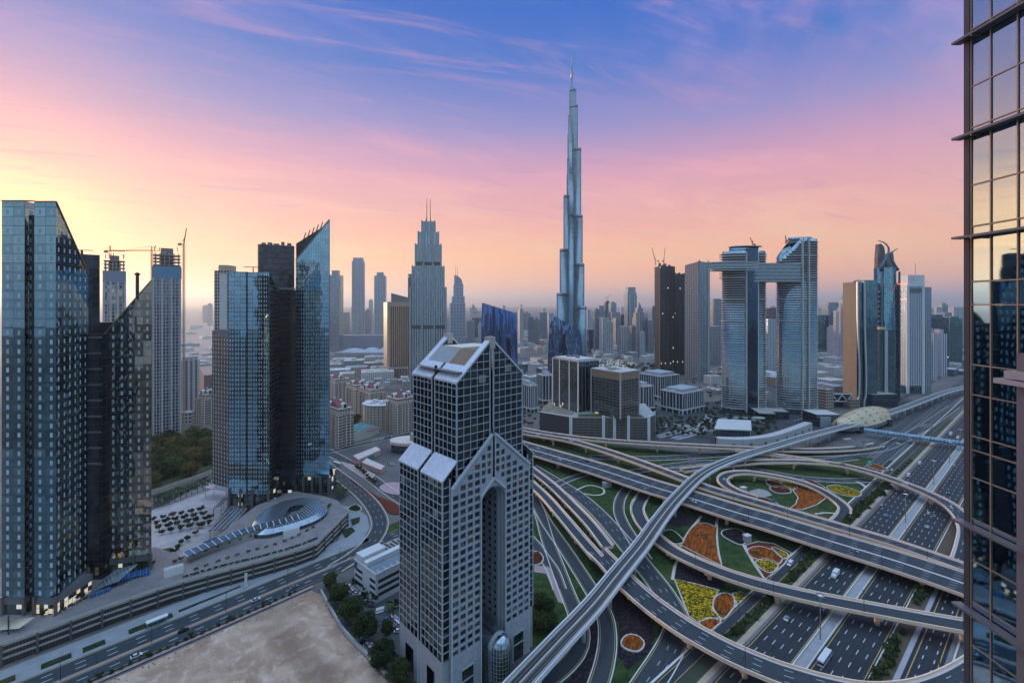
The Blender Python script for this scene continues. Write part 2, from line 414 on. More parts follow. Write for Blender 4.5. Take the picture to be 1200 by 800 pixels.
# behind the viewpoint: the dark leafy coast district and the sea, seen only in the glass
def back():
    b = MB(); b.face([(-6000, -2300, -.2), (6000, -2300, -.2), (6000, -60, -.2), (-6000, -60, -.2)]); m, gg = mat_new("district"); p = gg.n("ShaderNodeNewGeometry").outputs["Position"]
    n = gg.noise(p, .012, 5, .7); finish(m, gg, bsdf(gg, gg.mix(gg.smooth(n, .4, .62), (.035, .045, .045), (.13, .115, .10)), .9, 0, None, .1)); tag(b.build("terrain", m), "dark leafy low district towards the sea", "terrain", kind="structure")
    b = MB(); b.face([(-30000, -30000, -.15), (30000, -30000, -.15), (30000, -2300, -.15), (-30000, -2300, -.15)]); m, gg = mat_new("sea"); tag(b.build("water", finish(m, gg, bsdf(gg, (.02, .06, .08), .12, 0, None, .5))), "calm evening sea behind the district", "water", kind="structure")
back()
def haze():
    m = bpy.data.materials.new("air"); m.use_nodes = True; m.node_tree.nodes.clear(); gg = NG(m.node_tree)
    v = gg.n("ShaderNodeVolumePrincipled"); v.inputs["Color"].default_value = (.80, .91, 1.0, 1); v.inputs["Density"].default_value = HAZE_D
    v.inputs["Anisotropy"].default_value = .5
    o = gg.n("ShaderNodeOutputMaterial"); m.node_tree.links.new(v.outputs[0], o.inputs["Volume"])
    b = MB(); b.box(-41000, 41000, -41000, 41000, -1.3, 860)
    tag(b.build("haze", m), "thin evening haze over the whole city", "haze", kind="stuff")
HAZE_D = 7.0e-5
haze()

# ================================================================== the gabled tower with the tall arch, in front
def clip(poly, nx, nz, c):
    """keep the part of a 2D polygon with nx*x + nz*z <= c"""
    out = []
    for i in range(len(poly)):
        a, b = poly[i], poly[(i + 1) % len(poly)]
        da, db = nx * a[0] + nz * a[1] - c, nx * b[0] + nz * b[1] - c
        if da <= 0: out.append(a)
        if (da < 0 < db) or (db < 0 < da):
            t = da / (da - db); out.append((lerp(a[0], b[0], t), lerp(a[1], b[1], t)))
    return out
def arch_tower():
    C = V((-28.2, 186.1)); du = V((.7327, .6805)); dv = V((-.6805, .7327)); Wd, Dp = 52.7, 36.0
    def D(s, t, z): q = C + du * s + dv * t; return (q.x, q.y, z)
    T = thing("arch_tower", "dark gabled tower with a pale stone window grid and a tall arch through its foot", "tower", D(Wd / 2, Dp / 2, 0))
    Mg = facade("arch_tower_glass", 3.84, 3.4, 0, 0, (.11, .135, .15), (.1, .1, .1), 1.0, .045, .02, .8, blind=.03)
    Ms = plain("pale_mullion", (.46, .48, .53), .45, .2, .08)
    Mp = facade("gable_roof_panel", 1.2, 1.2, .1, .1, (.70, .73, .78), (.46, .48, .52), .35, .3, .02, .2)
    Mgr = facade("granite_blocks", 1.286, 1.134, .05, .05, (.37, .39, .44), (.24, .25, .28), 0, .5, 0, .22)
    apex, sh_u, s0, s1 = 152.0, 134.7, 7.16, 45.54; mid = 26.35
    # upper glass
    b = MB()
    def quad(p, q, uvs): b.face(p, 0, uvs)
    zf = 92.0
    for t, flip in ((.6, 0), (Dp - .6, 1)):
        for half in (0, 1):
            a0, a1 = (s0, mid - 1.0) if not half else (mid + 1.0, s1)
            zt0 = sh_u if not half else apex - .9; zt1 = apex - .9 if not half else sh_u
            pts = [(a0, zf), (a1, zf), (a1, zt1), (a0, zt0)]
            pp = [D(s, t, z) for s, z in pts]
            b.face(pp if not flip else pp[::-1], 0, pts if not flip else pts[::-1])
    for s, rev in ((s0, 0), (s1, 1)):
        for t0, t1 in ((.6, Dp / 2 - 1.0), (Dp / 2 + 1.0, Dp - .6)):
            pts = [(t1, zf), (t0, zf), (t0, sh_u), (t1, sh_u)]; pp = [D(s, t, z) for t, z in pts]
            b.face(pp if not rev else pp[::-1], 0, pts if not rev else pts[::-1])
    b.build("upper_glass", Mg, T)
    # dark slots
    b = MB()
    for t, k in ((1.8, 0), (Dp - 1.8, 1)):
        pp = [D(mid - 1.1, t, zf), D(mid + 1.1, t, zf), D(mid + 1.1, t, apex - 3), D(mid - 1.1, t, apex - 3)]; b.face(pp if not k else pp[::-1])
    for s, k in ((s0 + 1.2, 0), (s1 - 1.2, 1)):
        pp = [D(s, Dp / 2 + 1.1, 0), D(s, Dp / 2 - 1.1, 0), D(s, Dp / 2 - 1.1, sh_u + 5), D(s, Dp / 2 + 1.1, sh_u + 5)]; b.face(pp if not k else pp[::-1])
    b.build("dark_slot", M_black, T)
    # mullions of the upper part: one lattice per glass field
    o_ = .42; npt = 5; pit = (mid - 1.0 - s0) / npt
    for half in (0, 1):
        b = MB()
        for i in range(npt + 1):
            s = s0 + pit * i if not half else mid + 1.0 + pit * i
            zt = sh_u + (apex - .9 - sh_u) * (1 - abs(s - mid) / (mid - s0)); b.bar(D(s, o_, zf), D(s, o_, zt), .26 if i not in (0, npt) else .6, .3)
        z = zf + 2.2
        while z < apex - 4:
            e_ = s0 if z < sh_u else mid - (mid - s0) * (1 - (z - sh_u) / (apex - .9 - sh_u))
            if not half: b.bar(D(e_, o_, z), D(mid - 1.0, o_, z), .26, .3)
            else: b.bar(D(mid + 1.0, o_, z), D(2 * mid - e_, o_, z), .26, .3)
            z += 3.4
        b.build("mullion_grid", Ms, T)
    for ta in (0.4, Dp / 2 + 1.0):
        b = MB()
        for i in range(6): b.bar(D(s0 - .18, ta + .3 + i * 3.2, zf), D(s0 - .18, ta + .3 + i * 3.2, sh_u), .28, .28)
        z = zf + 2.2
        while z < sh_u: b.bar(D(s0 - .18, ta, z), D(s0 - .18, ta + 16.6, z), .26, .28); z += 3.4
        b.build("mullion_grid", Ms, T)
    # gable beams and roof
    sl = (apex - sh_u) / (mid - s0)
    def zs(s): return sh_u + sl * (mid - s0 - abs(s - mid)) + .25
    b = MB()
    for t0, t1 in ((-.1, 3.4), (Dp - 3.4, Dp + .1)):                # white sloping beams over both gables
        for a, c in ((s0 - .6, mid - .7), (mid + .7, s1 + .6)):
            p = [D(a, t0, zs(a)), D(c, t0, zs(c)), D(c, t1, zs(c)), D(a, t1, zs(a))]; lo = [(q[0], q[1], q[2] - 1.0) for q in p]
            b.face(p, 0, [(0, 0), (26, 0), (26, 3.5), (0, 3.5)])
            for i in range(4): j = (i + 1) % 4; b.face([lo[i], lo[j], p[j], p[i]], 0)
            b.face(lo[::-1], 0)
    for t0, t1 in ((3.4, Dp / 2 - 1), (Dp / 2 + 1, Dp - 3.4)):      # lower strips of the roof
        for a, c in ((s0 - .6, s0 + 6.2), (s1 - 6.2, s1 + .6)):
            p = [D(a, t0, zs(a)), D(c, t0, zs(c)), D(c, t1, zs(c)), D(a, t1, zs(a))]
            b.face(p, 0, [(0, 0), (9, 0), (9, t1 - t0), (0, t1 - t0)])
            lo = [(q[0], q[1], q[2] - .8) for q in p]
            for i in range(4): j = (i + 1) % 4; b.face([lo[i], lo[j], p[j], p[i]], 0)
    b.build("gable_roof", Mp, T)
    b = MB()                                                       # louvres
    for i in range(22):
        t = 4.0 + i * (Dp - 8) / 21
        b.bar(D(s0 + 6.3, t, zs(s0 + 6.3) - .2), D(s0 + 13.6, t, zs(s0 + 13.6) - .2), .62, .5, 0 if i > 8 else 1)
    b.build("louvre_screen", [plain("louvre", (.50, .52, .56), .6, .3), plain("louvre_brown", (.36, .25, .19), .7)], T)
    b = MB(); p = [D(s0 + .3, .9, 0)[:2], D(s1 - .3, .9, 0)[:2], D(s1 - .3, Dp - .9, 0)[:2], D(s0 + .3, Dp - .9, 0)[:2]]
    b.face([(q[0], q[1], 138.2) for q in p]); b.face([D(s0 + 6.4, 3.5, 138.4), D(s0 + 13.2, 3.5, 143.6), D(s0 + 13.2, Dp - 3.5, 143.6), D(s0 + 6.4, Dp - 3.5, 138.4)])
    b.build("flat_roof", M_concd, T)
    b = MB()
    b.prism([D(20, 14, 0)[:2], D(40, 14, 0)[:2], D(40, 30, 0)[:2], D(20, 30, 0)[:2]], 138, 147.2, 0, 0)
    b.build("plant_room", plain("cream_plant_room", (.6, .55, .47), .8), T)
    for t in (1.6, Dp - 1.6):
        b = MB(); b.prism([D(mid - 1.5, t - 2, 0)[:2], D(mid + 1.5, t - 2, 0)[:2], D(mid + 1.5, t + 2, 0)[:2], D(mid - 1.5, t + 2, 0)[:2]], apex - 4.6, apex + .6, 0, 0, True)
        b.build("ridge_block", plain("pinkish_block", (.46, .38, .35), .7), T)
    # lower glass body with sloping shoulders
    b = MB(); zl, zt = 94.6, 101.3
    for s, rev in ((0, 0), (Wd, 1)):
        for t0, t1 in ((.6, Dp / 2 - 1.0), (Dp / 2 + 1.0, Dp - .6)):
            pts = [(t1, 20), (t0, 20), (t0, zl), (t1, zl)]; pp = [D(s, t, z) for t, z in pts]; b.face(pp if not rev else pp[::-1], 0, pts if not rev else pts[::-1])
    for a, c in ((0, 3.67), (49.03, Wd)):
        pts = [(a, 20), (c, 20), (c, zl + (3.3 if a == 0 else 3.3)), (a, zl)] if a == 0 else [(a, 20), (c, 20), (c, zl), (a, zl + 3.3)]
        b.face([D(s, .6, z) for s, z in pts], 0, pts)
    b.build("lower_glass", Mg, T)
    b = MB()                                                       # back and floor plates that close the body
    b.face([D(Wd, Dp - .6, 0), D(0, Dp - .6, 0), D(0, Dp - .6, zl), D(Wd, Dp - .6, zl)])
    b.build("rear_wall", Mg, T)
    for a, c in ((-.5, s0 - .1), (Wd + .5, s1 + .1)):
        for t0, t1 in ((-.1, Dp / 2 - 1), (Dp / 2 + 1, Dp + .1)):
            b = MB(); p = [D(a, t0, zl), D(c, t0, zt + .1), D(c, t1, zt + .1), D(a, t1, zl)]; b.face(p if a < 0 else p[::-1], 0, [(0, 0), (10, 0), (10, t1 - t0), (0, t1 - t0)])
            lo = [(q[0], q[1], q[2] - .7) for q in p]
            for i in range(4): j = (i + 1) % 4; f_ = [lo[i], lo[j], p[j], p[i]]; b.face(f_ if a < 0 else f_[::-1], 0)
            b.build("shoulder_roof", Mp, T)
    for ta in (0.4, Dp / 2 + 1.0):
        b = MB()
        for i in range(6): b.bar(D(-.18, ta + .3 + i * 3.2, 20), D(-.18, ta + .3 + i * 3.2, zl), .28, .28)
        z = 23.4
        while z < zl: b.bar(D(-.18, ta, z), D(-.18, ta + 16.6, z), .26, .28); z += 3.4
        b.build("mullion_grid", Ms, T)
    for sa, sb2 in ((-.1, 3.6), (49.1, Wd + .1)):
        b = MB(); z = 23.4
        while z < zl: b.bar(D(sa, .42, z), D(sb2, .42, z), .26, .28); z += 3.4
        for s in (sa, sb2): b.bar(D(s, .42, 20), D(s, .42, zl), .6, .5)
        b.build("mullion_grid", Ms, T)
    b = MB()                                                       # vertical fins beside the slot of the long side
    for t in (Dp / 2 - 1.2, Dp / 2 + 1.2):
        b.bar(D(-.2, t, 0), D(-.2, t, zl), .5, .6); b.bar(D(s0 - .2, t, zl), D(s0 - .2, t, sh_u), .5, .6)
    for s in (mid - 1.15, mid + 1.15): b.bar(D(s, .3, 108), D(s, .3, apex - 1.5), .5, .6)
    b.build("fin", Ms, T)
    # granite screen with real window openings
    gran = MB(); wins = []
    f0, f1 = -1.0, -.35                                             # front of the stone, depth of the glass
    ped0, pedA = 90.4, 109.6; psl = (pedA - ped0) / (mid - 3.67)
    asl = (89.6 - 83.2) / (mid - 19.1)
    def cell(sa, sb_, za, zb_, right):
        inside = [(sa, za), (sb_, za), (sb_, zb_), (sa, zb_)]
        q = clip(inside, -psl, 1, ped0 - psl * 3.67)
        if sb_ > 19.2: q = clip(q, asl, -1, asl * 19.1 - 83.2)
        if len(q) < 3: return
        full = len(q) == 4 and all(abs(a[0] - c[0]) < 1e-6 and abs(a[1] - c[1]) < 1e-6 for a, c in zip(q, inside))
        mir = (lambda s: 2 * mid - s) if right else (lambda s: s)
        def put(pts, t=f0):
            pp = [D(mir(s), t, z) for s, z in pts]; uv = [(mir(s), z) for s, z in pts]
            gran.face(pp[::-1] if right else pp, 0, uv[::-1] if right else uv)
        if full and za >= 20 and (zb_ - za) > 3:
            mx, mz = .5, .5; i0, i1, j0, j1 = sa + mx, sb_ - mx, za + mz, zb_ - mz
            put([(sa, za), (sb_, za), (i1, j0), (i0, j0)]); put([(sb_, za), (sb_, zb_), (i1, j1), (i1, j0)])
            put([(sb_, zb_), (sa, zb_), (i0, j1), (i1, j1)]); put([(sa, zb_), (sa, za), (i0, j0), (i0, j1)])
            ring = [(i0, j0), (i1, j0), (i1, j1), (i0, j1)]
            for k in range(4):
                a, c = ring[k], ring[(k + 1) % 4]
                pp = [D(mir(a[0]), f0, a[1]), D(mir(c[0]), f0, c[1]), D(mir(c[0]), f1, c[1]), D(mir(a[0]), f1, a[1])]; gran.face(pp[::-1] if right else pp)
            wins.append((mir((i0 + i1) / 2), (j0 + j1) / 2, i1 - i0, j1 - j0))
        else: put(q)
    cols = [3.67 + i * (19.1 - 3.67) / 4 for i in range(5)] + [22.25, 25.35]
    rows = [0, 6, 13, 20] + [20 + 3.4 * i for i in range(1, 28)]
    for right in (False, True):
        for i in range(len(cols) - 1):
            for j in range(len(rows) - 1): cell(cols[i], cols[i + 1], rows[j], rows[j + 1], right)
    # sides of the stone screen
    for s in (3.67, 49.03): pp = [D(s, .6, 0), D(s, f0, 0), D(s, f0, ped0), D(s, .6, ped0)]; gran.face(pp if s < 20 else pp[::-1])
    # inner walls of the passage, the far one with openings
    for j in range(len(rows) - 1):
        for i in range(7):
            t0_, t1_ = 4 + i * 4.4, 4 + (i + 1) * 4.4; za, zb_ = rows[j], rows[j + 1]
            if zb_ > 88: continue
            s_ = 33.5
            pp = lambda t, z: D(s_, t, z)
            if za >= 20:
                i0, i1, j0, j1 = t0_ + 1.0, t1_ - 1.0, za + .7, zb_ - .7
                o4 = [(t1_, za), (t0_, za), (t0_, zb_), (t1_, zb_)]; i4 = [(i1, j0), (i0, j0), (i0, j1), (i1, j1)]
                for k in range(4):
                    l = (k + 1) % 4; gran.face([pp(*o4[k]), pp(*o4[l]), pp(*i4[l]), pp(*i4[k])])
                    gran.face([pp(*i4[k]), pp(*i4[l]), D(s_ + .5, *i4[l]), D(s_ + .5, *i4[k])])
            else: gran.face([pp(t1_, za), pp(t0_, za), pp(t0_, zb_), pp(t1_, zb_)])
    gran.face([D(19.2, f0, 0), D(19.2, Dp, 0), D(19.2, Dp, 86), D(19.2, f0, 86)])
    # arch: stepped rings and infill
    zc, r_ = 78.6, 7.2
    arch = MB()
    prev = None
    for ri, (rad, ta, tb) in enumerate(((7.2, f0, 1.0), (6.55, 1.0, 2.6), (5.9, 2.6, 4.2))):
        n = 18
        ring = [(mid + rad * math.cos(math.pi * k / n), zc + rad * math.sin(math.pi * k / n)) for k in range(n + 1)]
        ring = [(mid + rad, 0)] + ring + [(mid - rad, 0)]
        out = [(mid + 7.2, 0)] + [(mid + 7.2 * math.cos(math.pi * k / n), zc + 7.2 * math.sin(math.pi * k / n)) for k in range(n + 1)] + [(mid - 7.2, 0)]
        for k in range(len(ring) - 1):
            a, c = ring[k], ring[k + 1]
            arch.face([D(a[0], ta, a[1]), D(c[0], ta, c[1]), D(c[0], tb, c[1]), D(a[0], tb, a[1])])
            if ri: arch.face([D(out[k][0], ta, out[k][1]), D(out[k + 1][0], ta, out[k + 1][1]), D(c[0], ta, c[1]), D(a[0], ta, a[1])])
    n = 18
    for k in range(n):                                             # flat stone between arch and pointed trim
        a0, a1 = math.pi * k / n, math.pi * (k + 1) / n
        def top(s): return 83.2 + asl * (19.1 + (7.25 - abs(s - mid)) - 19.1)
        p0 = (mid + 7.2 * math.cos(a0), zc + 7.2 * math.sin(a0)); p1 = (mid + 7.2 * math.cos(a1), zc + 7.2 * math.sin(a1))
        arch.face([D(p1[0], f0, p1[1]), D(p0[0], f0, p0[1]), D(p0[0], f0, max(top(p0[0]), p0[1])), D(p1[0], f0, max(top(p1[0]), p1[1]))])
    arch.build("arch_surround", plain("arch_granite", (.34, .35, .39), .5), T)  # slightly darker granite than the stone screen
    gran.build("stone_screen", Mgr, T)
    b = MB()                                                       # dark glazing behind the passage wall openings
    b.face([D(34.0, Dp - 1, 18), D(34.0, 3, 18), D(34.0, 3, 88), D(34.0, Dp - 1, 88)]); b.build("passage_glass", M_darkglass, T)
    b = MB()
    b.face([D(19.2, 30, 0), D(33.5, 30, 0), D(33.5, 30, 88), D(19.2, 30, 88)], 0, [(0, 0), (14.3, 0), (14.3, 88), (0, 88)])
    b.build("passage_rear_glass", M_darkglass, T)
    b = MB()                                                       # pale trims
    for mir in (0, 1):
        q = (lambda s: 2 * mid - s) if mir else (lambda s: s)
        b.bar(D(q(3.4), f0 - .15, ped0 + .1), D(q(mid - .9), f0 - .15, pedA - .3), 1.0, 1.0)
        b.bar(D(q(19.1), f0 - .2, 83.2), D(q(mid), f0 - .2, 89.6), .8, .9); b.bar(D(q(19.1), f0 - .2, 0), D(q(19.1), f0 - .2, 83.4), .55, .55)
        b.bar(D(q(mid - 1.0), f0 - .1, 89.2), D(q(mid - 1.0), f0 - .1, pedA), .5, .5); b.bar(D(q(3.67), f0, 0), D(q(3.67), f0, ped0), .5, .5)
    b.build("gable_trim", plain("pale_trim", (.55, .57, .62), .45, .1, .08), T)
    b = MB(); b.face([D(mid - 1.1, .2, 88.6), D(mid + 1.1, .2, 88.6), D(mid + 1.1, .2, pedA + 2), D(mid - 1.1, .2, pedA + 2)]); b.build("dark_slot", M_black, T)
    # windows: the hundred nearest the top of the legs as parts of their own, the rest in one
    Mw = [facade("stone_window_dark", 2.6, 2.16, .12, .1, (.17, .2, .22), (.05, .05, .055), 1.0, .05, .04, .8),
          facade("stone_window_warm", 2.6, 2.16, .12, .1, (.42, .28, .17), (.05, .05, .055), .9, .1, .04, .6)]
    wins.sort(key=lambda w: -w[1]); rest = MB(); proto = {}
    for i, (s, z, w_, h_) in enumerate(wins):
        pts = [D(s - w_ / 2, f1, z - h_ / 2), D(s + w_ / 2, f1, z - h_ / 2), D(s + w_ / 2, f1, z + h_ / 2), D(s - w_ / 2, f1, z + h_ / 2)]
        uv = [(s - w_ / 2, z - h_ / 2), (s + w_ / 2, z - h_ / 2), (s + w_ / 2, z + h_ / 2), (s - w_ / 2, z + h_ / 2)]
        if i < 100:
            b = MB(); b.face(pts, 0, uv); b.build("window", Mw[1] if random.random() < .09 else Mw[0], T)
        else: rest.face(pts, 1 if random.random() < .07 else 0, uv)
    tag(rest.build("lower_windows", Mw, T), kind="stuff")
    # stone base of the long side with two tall openings
    bm_ = facade("base_stone", 1.2, 1.2, .06, .06, (.36, .37, .4), (.2, .2, .22), 0, .5, 0, .12)
    b = MB()
    for t0, t1, z0_, z1_ in ((.6, 6, 0, 20), (12, 23, 0, 20), (30, Dp - .6, 0, 20), (6, 12, 13, 20), (23, 30, 13, 20)):
        b.face([D(-.25, t1, z0_), D(-.25, t0, z0_), D(-.25, t0, z1_), D(-.25, t1, z1_)], 0, [(t1, z0_), (t0, z0_), (t0, z1_), (t1, z1_)])
    b.face([D(-.25, .6, 0), D(3.67, .6, 0), D(3.67, .6, 20), D(-.25, .6, 20)]); b.face([D(-.25, .6, 20), D(3.67, .6, 20), D(3.67, 0, 20.3), D(-.25, 0, 20.3)]); b.build("stone_base", bm_, T)
    b = MB(); b.face([D(49.03, .6, 0), D(Wd, .6, 0), D(Wd, .6, 20), D(49.03, .6, 20)]); b.face([D(Wd, .6, 0), D(Wd, Dp, 0), D(Wd, Dp, 20), D(Wd, .6, 20)]); b.build("stone_base", bm_, T)
    b = MB(); b.face([D(1.2, 31, 0), D(1.2, 5, 0), D(1.2, 5, 14), D(1.2, 31, 14)]); b.build("entrance_glass", M_darkglass, T)
    # entrance openings in both legs
    for s in (8.5, 38.3):
        b = MB(); b.face([D(s, f0 - .06, .3), D(s + 6.6, f0 - .06, .3), D(s + 6.6, f0 - .06, 13), D(s, f0 - .06, 13)], 0, [(0, 0), (6.6, 0), (6.6, 13), (0, 13)])
        o = b.build("entrance_glass", facade("entrance", 1.65, 3.2, .2, .2, (.2, .26, .3), (.06, .06, .07), 1, .08, .06, .6, lit=.03), T)
        c2 = MB()
        for a, bb in (((s, .3), (s, 13)), ((s + 6.6, .3), (s + 6.6, 13)), ((s, 13), (s + 6.6, 13)), ((s, 8), (s + 6.6, 8))): c2.bar(D(a[0], f0 - .15, a[1]), D(bb[0], f0 - .15, bb[1]), .4, .4)
        c2.build("entrance_frame", Mgr, o)
    # glass barrel at the foot of the arch
    b = MB(); rr = 5.2
    ck = [(mid + rr * math.cos(math.pi + math.pi * k / 12), -5.5 + rr * math.sin(math.pi + math.pi * k / 12) * 1.0) for k in range(13)]
    for k in range(12):
        a, c = ck[k], ck[k + 1]
        b.face([D(a[0], a[1], 0), D(c[0], c[1], 0), D(c[0], c[1], 17), D(a[0], a[1], 17)], 0, [(k * 1.36, 0), (k * 1.36 + 1.36, 0), (k * 1.36 + 1.36, 17), (k * 1.36, 17)], True)
        for ph in range(5):
            f_ = lambda q: (math.cos(q * math.pi / 10), 17 + rr * math.sin(q * math.pi / 10)); (ra, z0_), (rb, z1_) = f_(ph), f_(ph + 1)
            g_ = lambda q, r0: (mid + (q[0] - mid) * r0, -5.5 + (q[1] + 5.5) * r0)
            A, B_, C_, E_ = g_(a, ra), g_(c, ra), g_(c, rb), g_(a, rb)
            pts = [D(*A, z0_), D(*B_, z0_), D(*C_, z1_), D(*E_, z1_)]
            b.face(pts if ph < 4 else pts[:3], 0, [(k * 1.36, z0_), (k * 1.36 + 1.36, z0_), (k * 1.36 + 1.36, z1_), (k * 1.36, z1_)][:4 if ph < 4 else 3], True)
    for k in range(12):
        a0, a1 = math.pi * k / 12, math.pi * (k + 1) / 12
        p = [D(mid + rr * math.cos(a0), -5.5, 17 + rr * math.sin(a0)), D(mid + rr * math.cos(a1), -5.5, 17 + rr * math.sin(a1)), D(mid + rr * math.cos(a1), 12, 17 + rr * math.sin(a1)), D(mid + rr * math.cos(a0), 12, 17 + rr * math.sin(a0))]
        b.face(p[::-1], 0, [(k * 1.36, 0), (k * 1.36, 17), (k * 1.36 + 1.36, 17), (k * 1.36 + 1.36, 0)][::-1], True)
    for s in (mid - rr, mid + rr):
        p = [D(s, -5.5, 0), D(s, 12, 0), D(s, 12, 17), D(s, -5.5, 17)]; b.face(p if s > mid else p[::-1])
    o = b.build("entrance_barrel", facade("barrel_glass", 1.36, 1.7, .16, .16, (.3, .38, .43), (.3, .32, .35), 1, .06, .05, .5), T)
    b = MB(); b.lathe(D(mid, -10.6, 0), [(0, 3.6), (2.6, 3.6), (2.6, 4.0), (0, 4.2)], 16); b.build("entrance_canopy", M_steel, o)
arch_tower()
# ================================================================== helpers for towers
def wall_part(T, name, poly, z0, z1, mat, snap=None, roof=None, skip=(), smooth=False):
    b = MB(); b.prism(poly, z0, z1, 0, None if roof is None else 1, False, snap, smooth, 0.0, skip)
    return b.build(name, [mat] if roof is None else [mat, roof], T)
def clutter(T, poly, z, seed, n=4, mat=None, name="roof_unit"):
    """plant boxes on a flat roof"""
    rs = random.Random(seed); c = cen(poly)
    for i in range(n):
        u, v = rs.uniform(.2, .8), rs.uniform(.2, .8)
        a = V(poly[0]).lerp(V(poly[1]), u); d_ = V(poly[-1]).lerp(V(poly[-2] if len(poly) > 2 else poly[1]), u); q = a.lerp(d_, v)
        L = math.dist(poly[0], poly[1]); D_ = math.dist(poly[1], poly[2]); an = math.atan2(poly[1][1] - poly[0][1], poly[1][0] - poly[0][0])
        b = MB(); b.prism(rect(q.x, q.y, L * rs.uniform(.08, .26), D_ * rs.uniform(.08, .26), an), z, z + rs.uniform(1.2, 3.6), 0, 0); b.build(name, mat or M_roof, T)
def crane(name, label, base, h, jib, az, lean=0.0, group=None, col=None):
    """tower crane: mast, jib, counter jib, cab, tie"""
    T = thing(name, label, "crane", base, group); m = col or plain("crane_yellow", (.42, .22, .09), .6)
    x, y, z = base; b = MB(); w = 1.6
    for i, j in ((-1, -1), (1, -1), (1, 1), (-1, 1)): b.bar((x + i * w / 2, y + j * w / 2, z), (x + i * w / 2, y + j * w / 2, z + h), .32)
    k = z
    while k < z + h - 3:
        b.bar((x - w / 2, y - w / 2, k), (x + w / 2, y - w / 2, k + 3), .2); b.bar((x + w / 2, y + w / 2, k), (x - w / 2, y + w / 2, k + 3), .2)
        b.bar((x - w / 2, y + w / 2, k), (x - w / 2, y - w / 2, k + 3), .2); k += 3
    b.build("mast", m, T)
    c, s_ = math.cos(R(az)), math.sin(R(az)); tip = (x + c * jib * math.cos(R(lean)), y + s_ * jib * math.cos(R(lean)), z + h + jib * math.sin(R(lean)))
    b = MB(); b.bar((x, y, z + h), tip, 1.1, .5); b.bar((x, y, z + h + 1.6), (tip[0], tip[1], tip[2] + .3), .5, .4)
    n = 10
    for i in range(n): t0, t1 = i / n, (i + .5) / n; b.bar(tuple(lerp(p, q, t0) for p, q in zip((x, y, z + h), tip)), tuple(lerp(p, q, t1) for p, q in zip((x, y, z + h + 1.6), (tip[0], tip[1], tip[2] + .3))), .3)
    b.build("jib", m, T)
    b = MB(); e = (x - c * jib * .28, y - s_ * jib * .28, z + h); b.bar((x, y, z + h), e, 1.2, .5); b.prism(rect(e[0], e[1], 2.6, 2.6), z + h - 2.4, z + h + .4, 0, 0, True); b.build("counter_jib", m, T)
    b = MB(); b.bar((x, y, z + h), (x, y, z + h + 6), .8); b.bar((x, y, z + h + 6), tuple(lerp(p, q, .7) for p, q in zip((x, y, z + h), tip)), .22); b.bar((x, y, z + h + 6), e, .22); b.build("tie", m, T)
    return T

ZP = 10.0                                                          # deck of the long podium
PAN = (.40, .46, .54)
Lg1 = facade("left_tower_front", 5.7, 4.7, .12, .22, (.22, .42, .50), (.035, .05, .06), 1.0, .03, .022, .3, panel=(.40, .64, .26, .76, PAN), frame_metal=.3)
Lg2 = facade("left_tower_side", 4.5, 4.7, .12, .22, (.20, .38, .46), (.035, .05, .06), 1.0, .03, .03, .35, panel=(.36, .62, .26, .76, PAN), frame_metal=.3)
Lg3 = facade("left_tower_gold_reflection", 4.15, 4.7, .12, .22, (.46, .40, .30), (.04, .04, .04), 1.0, .04, .07, .6, panel=(.38, .64, .26, .76, PAN), frame_metal=.3)  # gold tint paints a warm reflection into this wing's glass
Lg4 = facade("blue_tower_front", 4.1, 3.5, .10, .2, (.26, .50, .62), (.03, .055, .07), 1.0, .03, .02, .35, panel=(.16, .34, .28, .8, PAN), panel2=(.58, .76, .28, .8, PAN), frame_metal=.3)
Lg5 = facade("blue_tower_sail", 4.1, 3.5, .1, .2, (.32, .58, .70), (.05, .09, .12), 1.0, .03, .018, .3, panel=(.16, .34, .28, .8, (.26, .32, .38)), panel2=(.58, .76, .28, .8, (.26, .32, .38)), frame_metal=.3)
Lslot = facade("black_louvre", 3.1, 4.7, .10, .45, (.07, .085, .10), (.022, .023, .027), .85, .12, .02, .5)
Lobby = facade("lobby_glass", 3.4, 4.2, .2, .3, (.14, .18, .18), (.06, .06, .065), .8, .08, .04, .7, lit=.10)

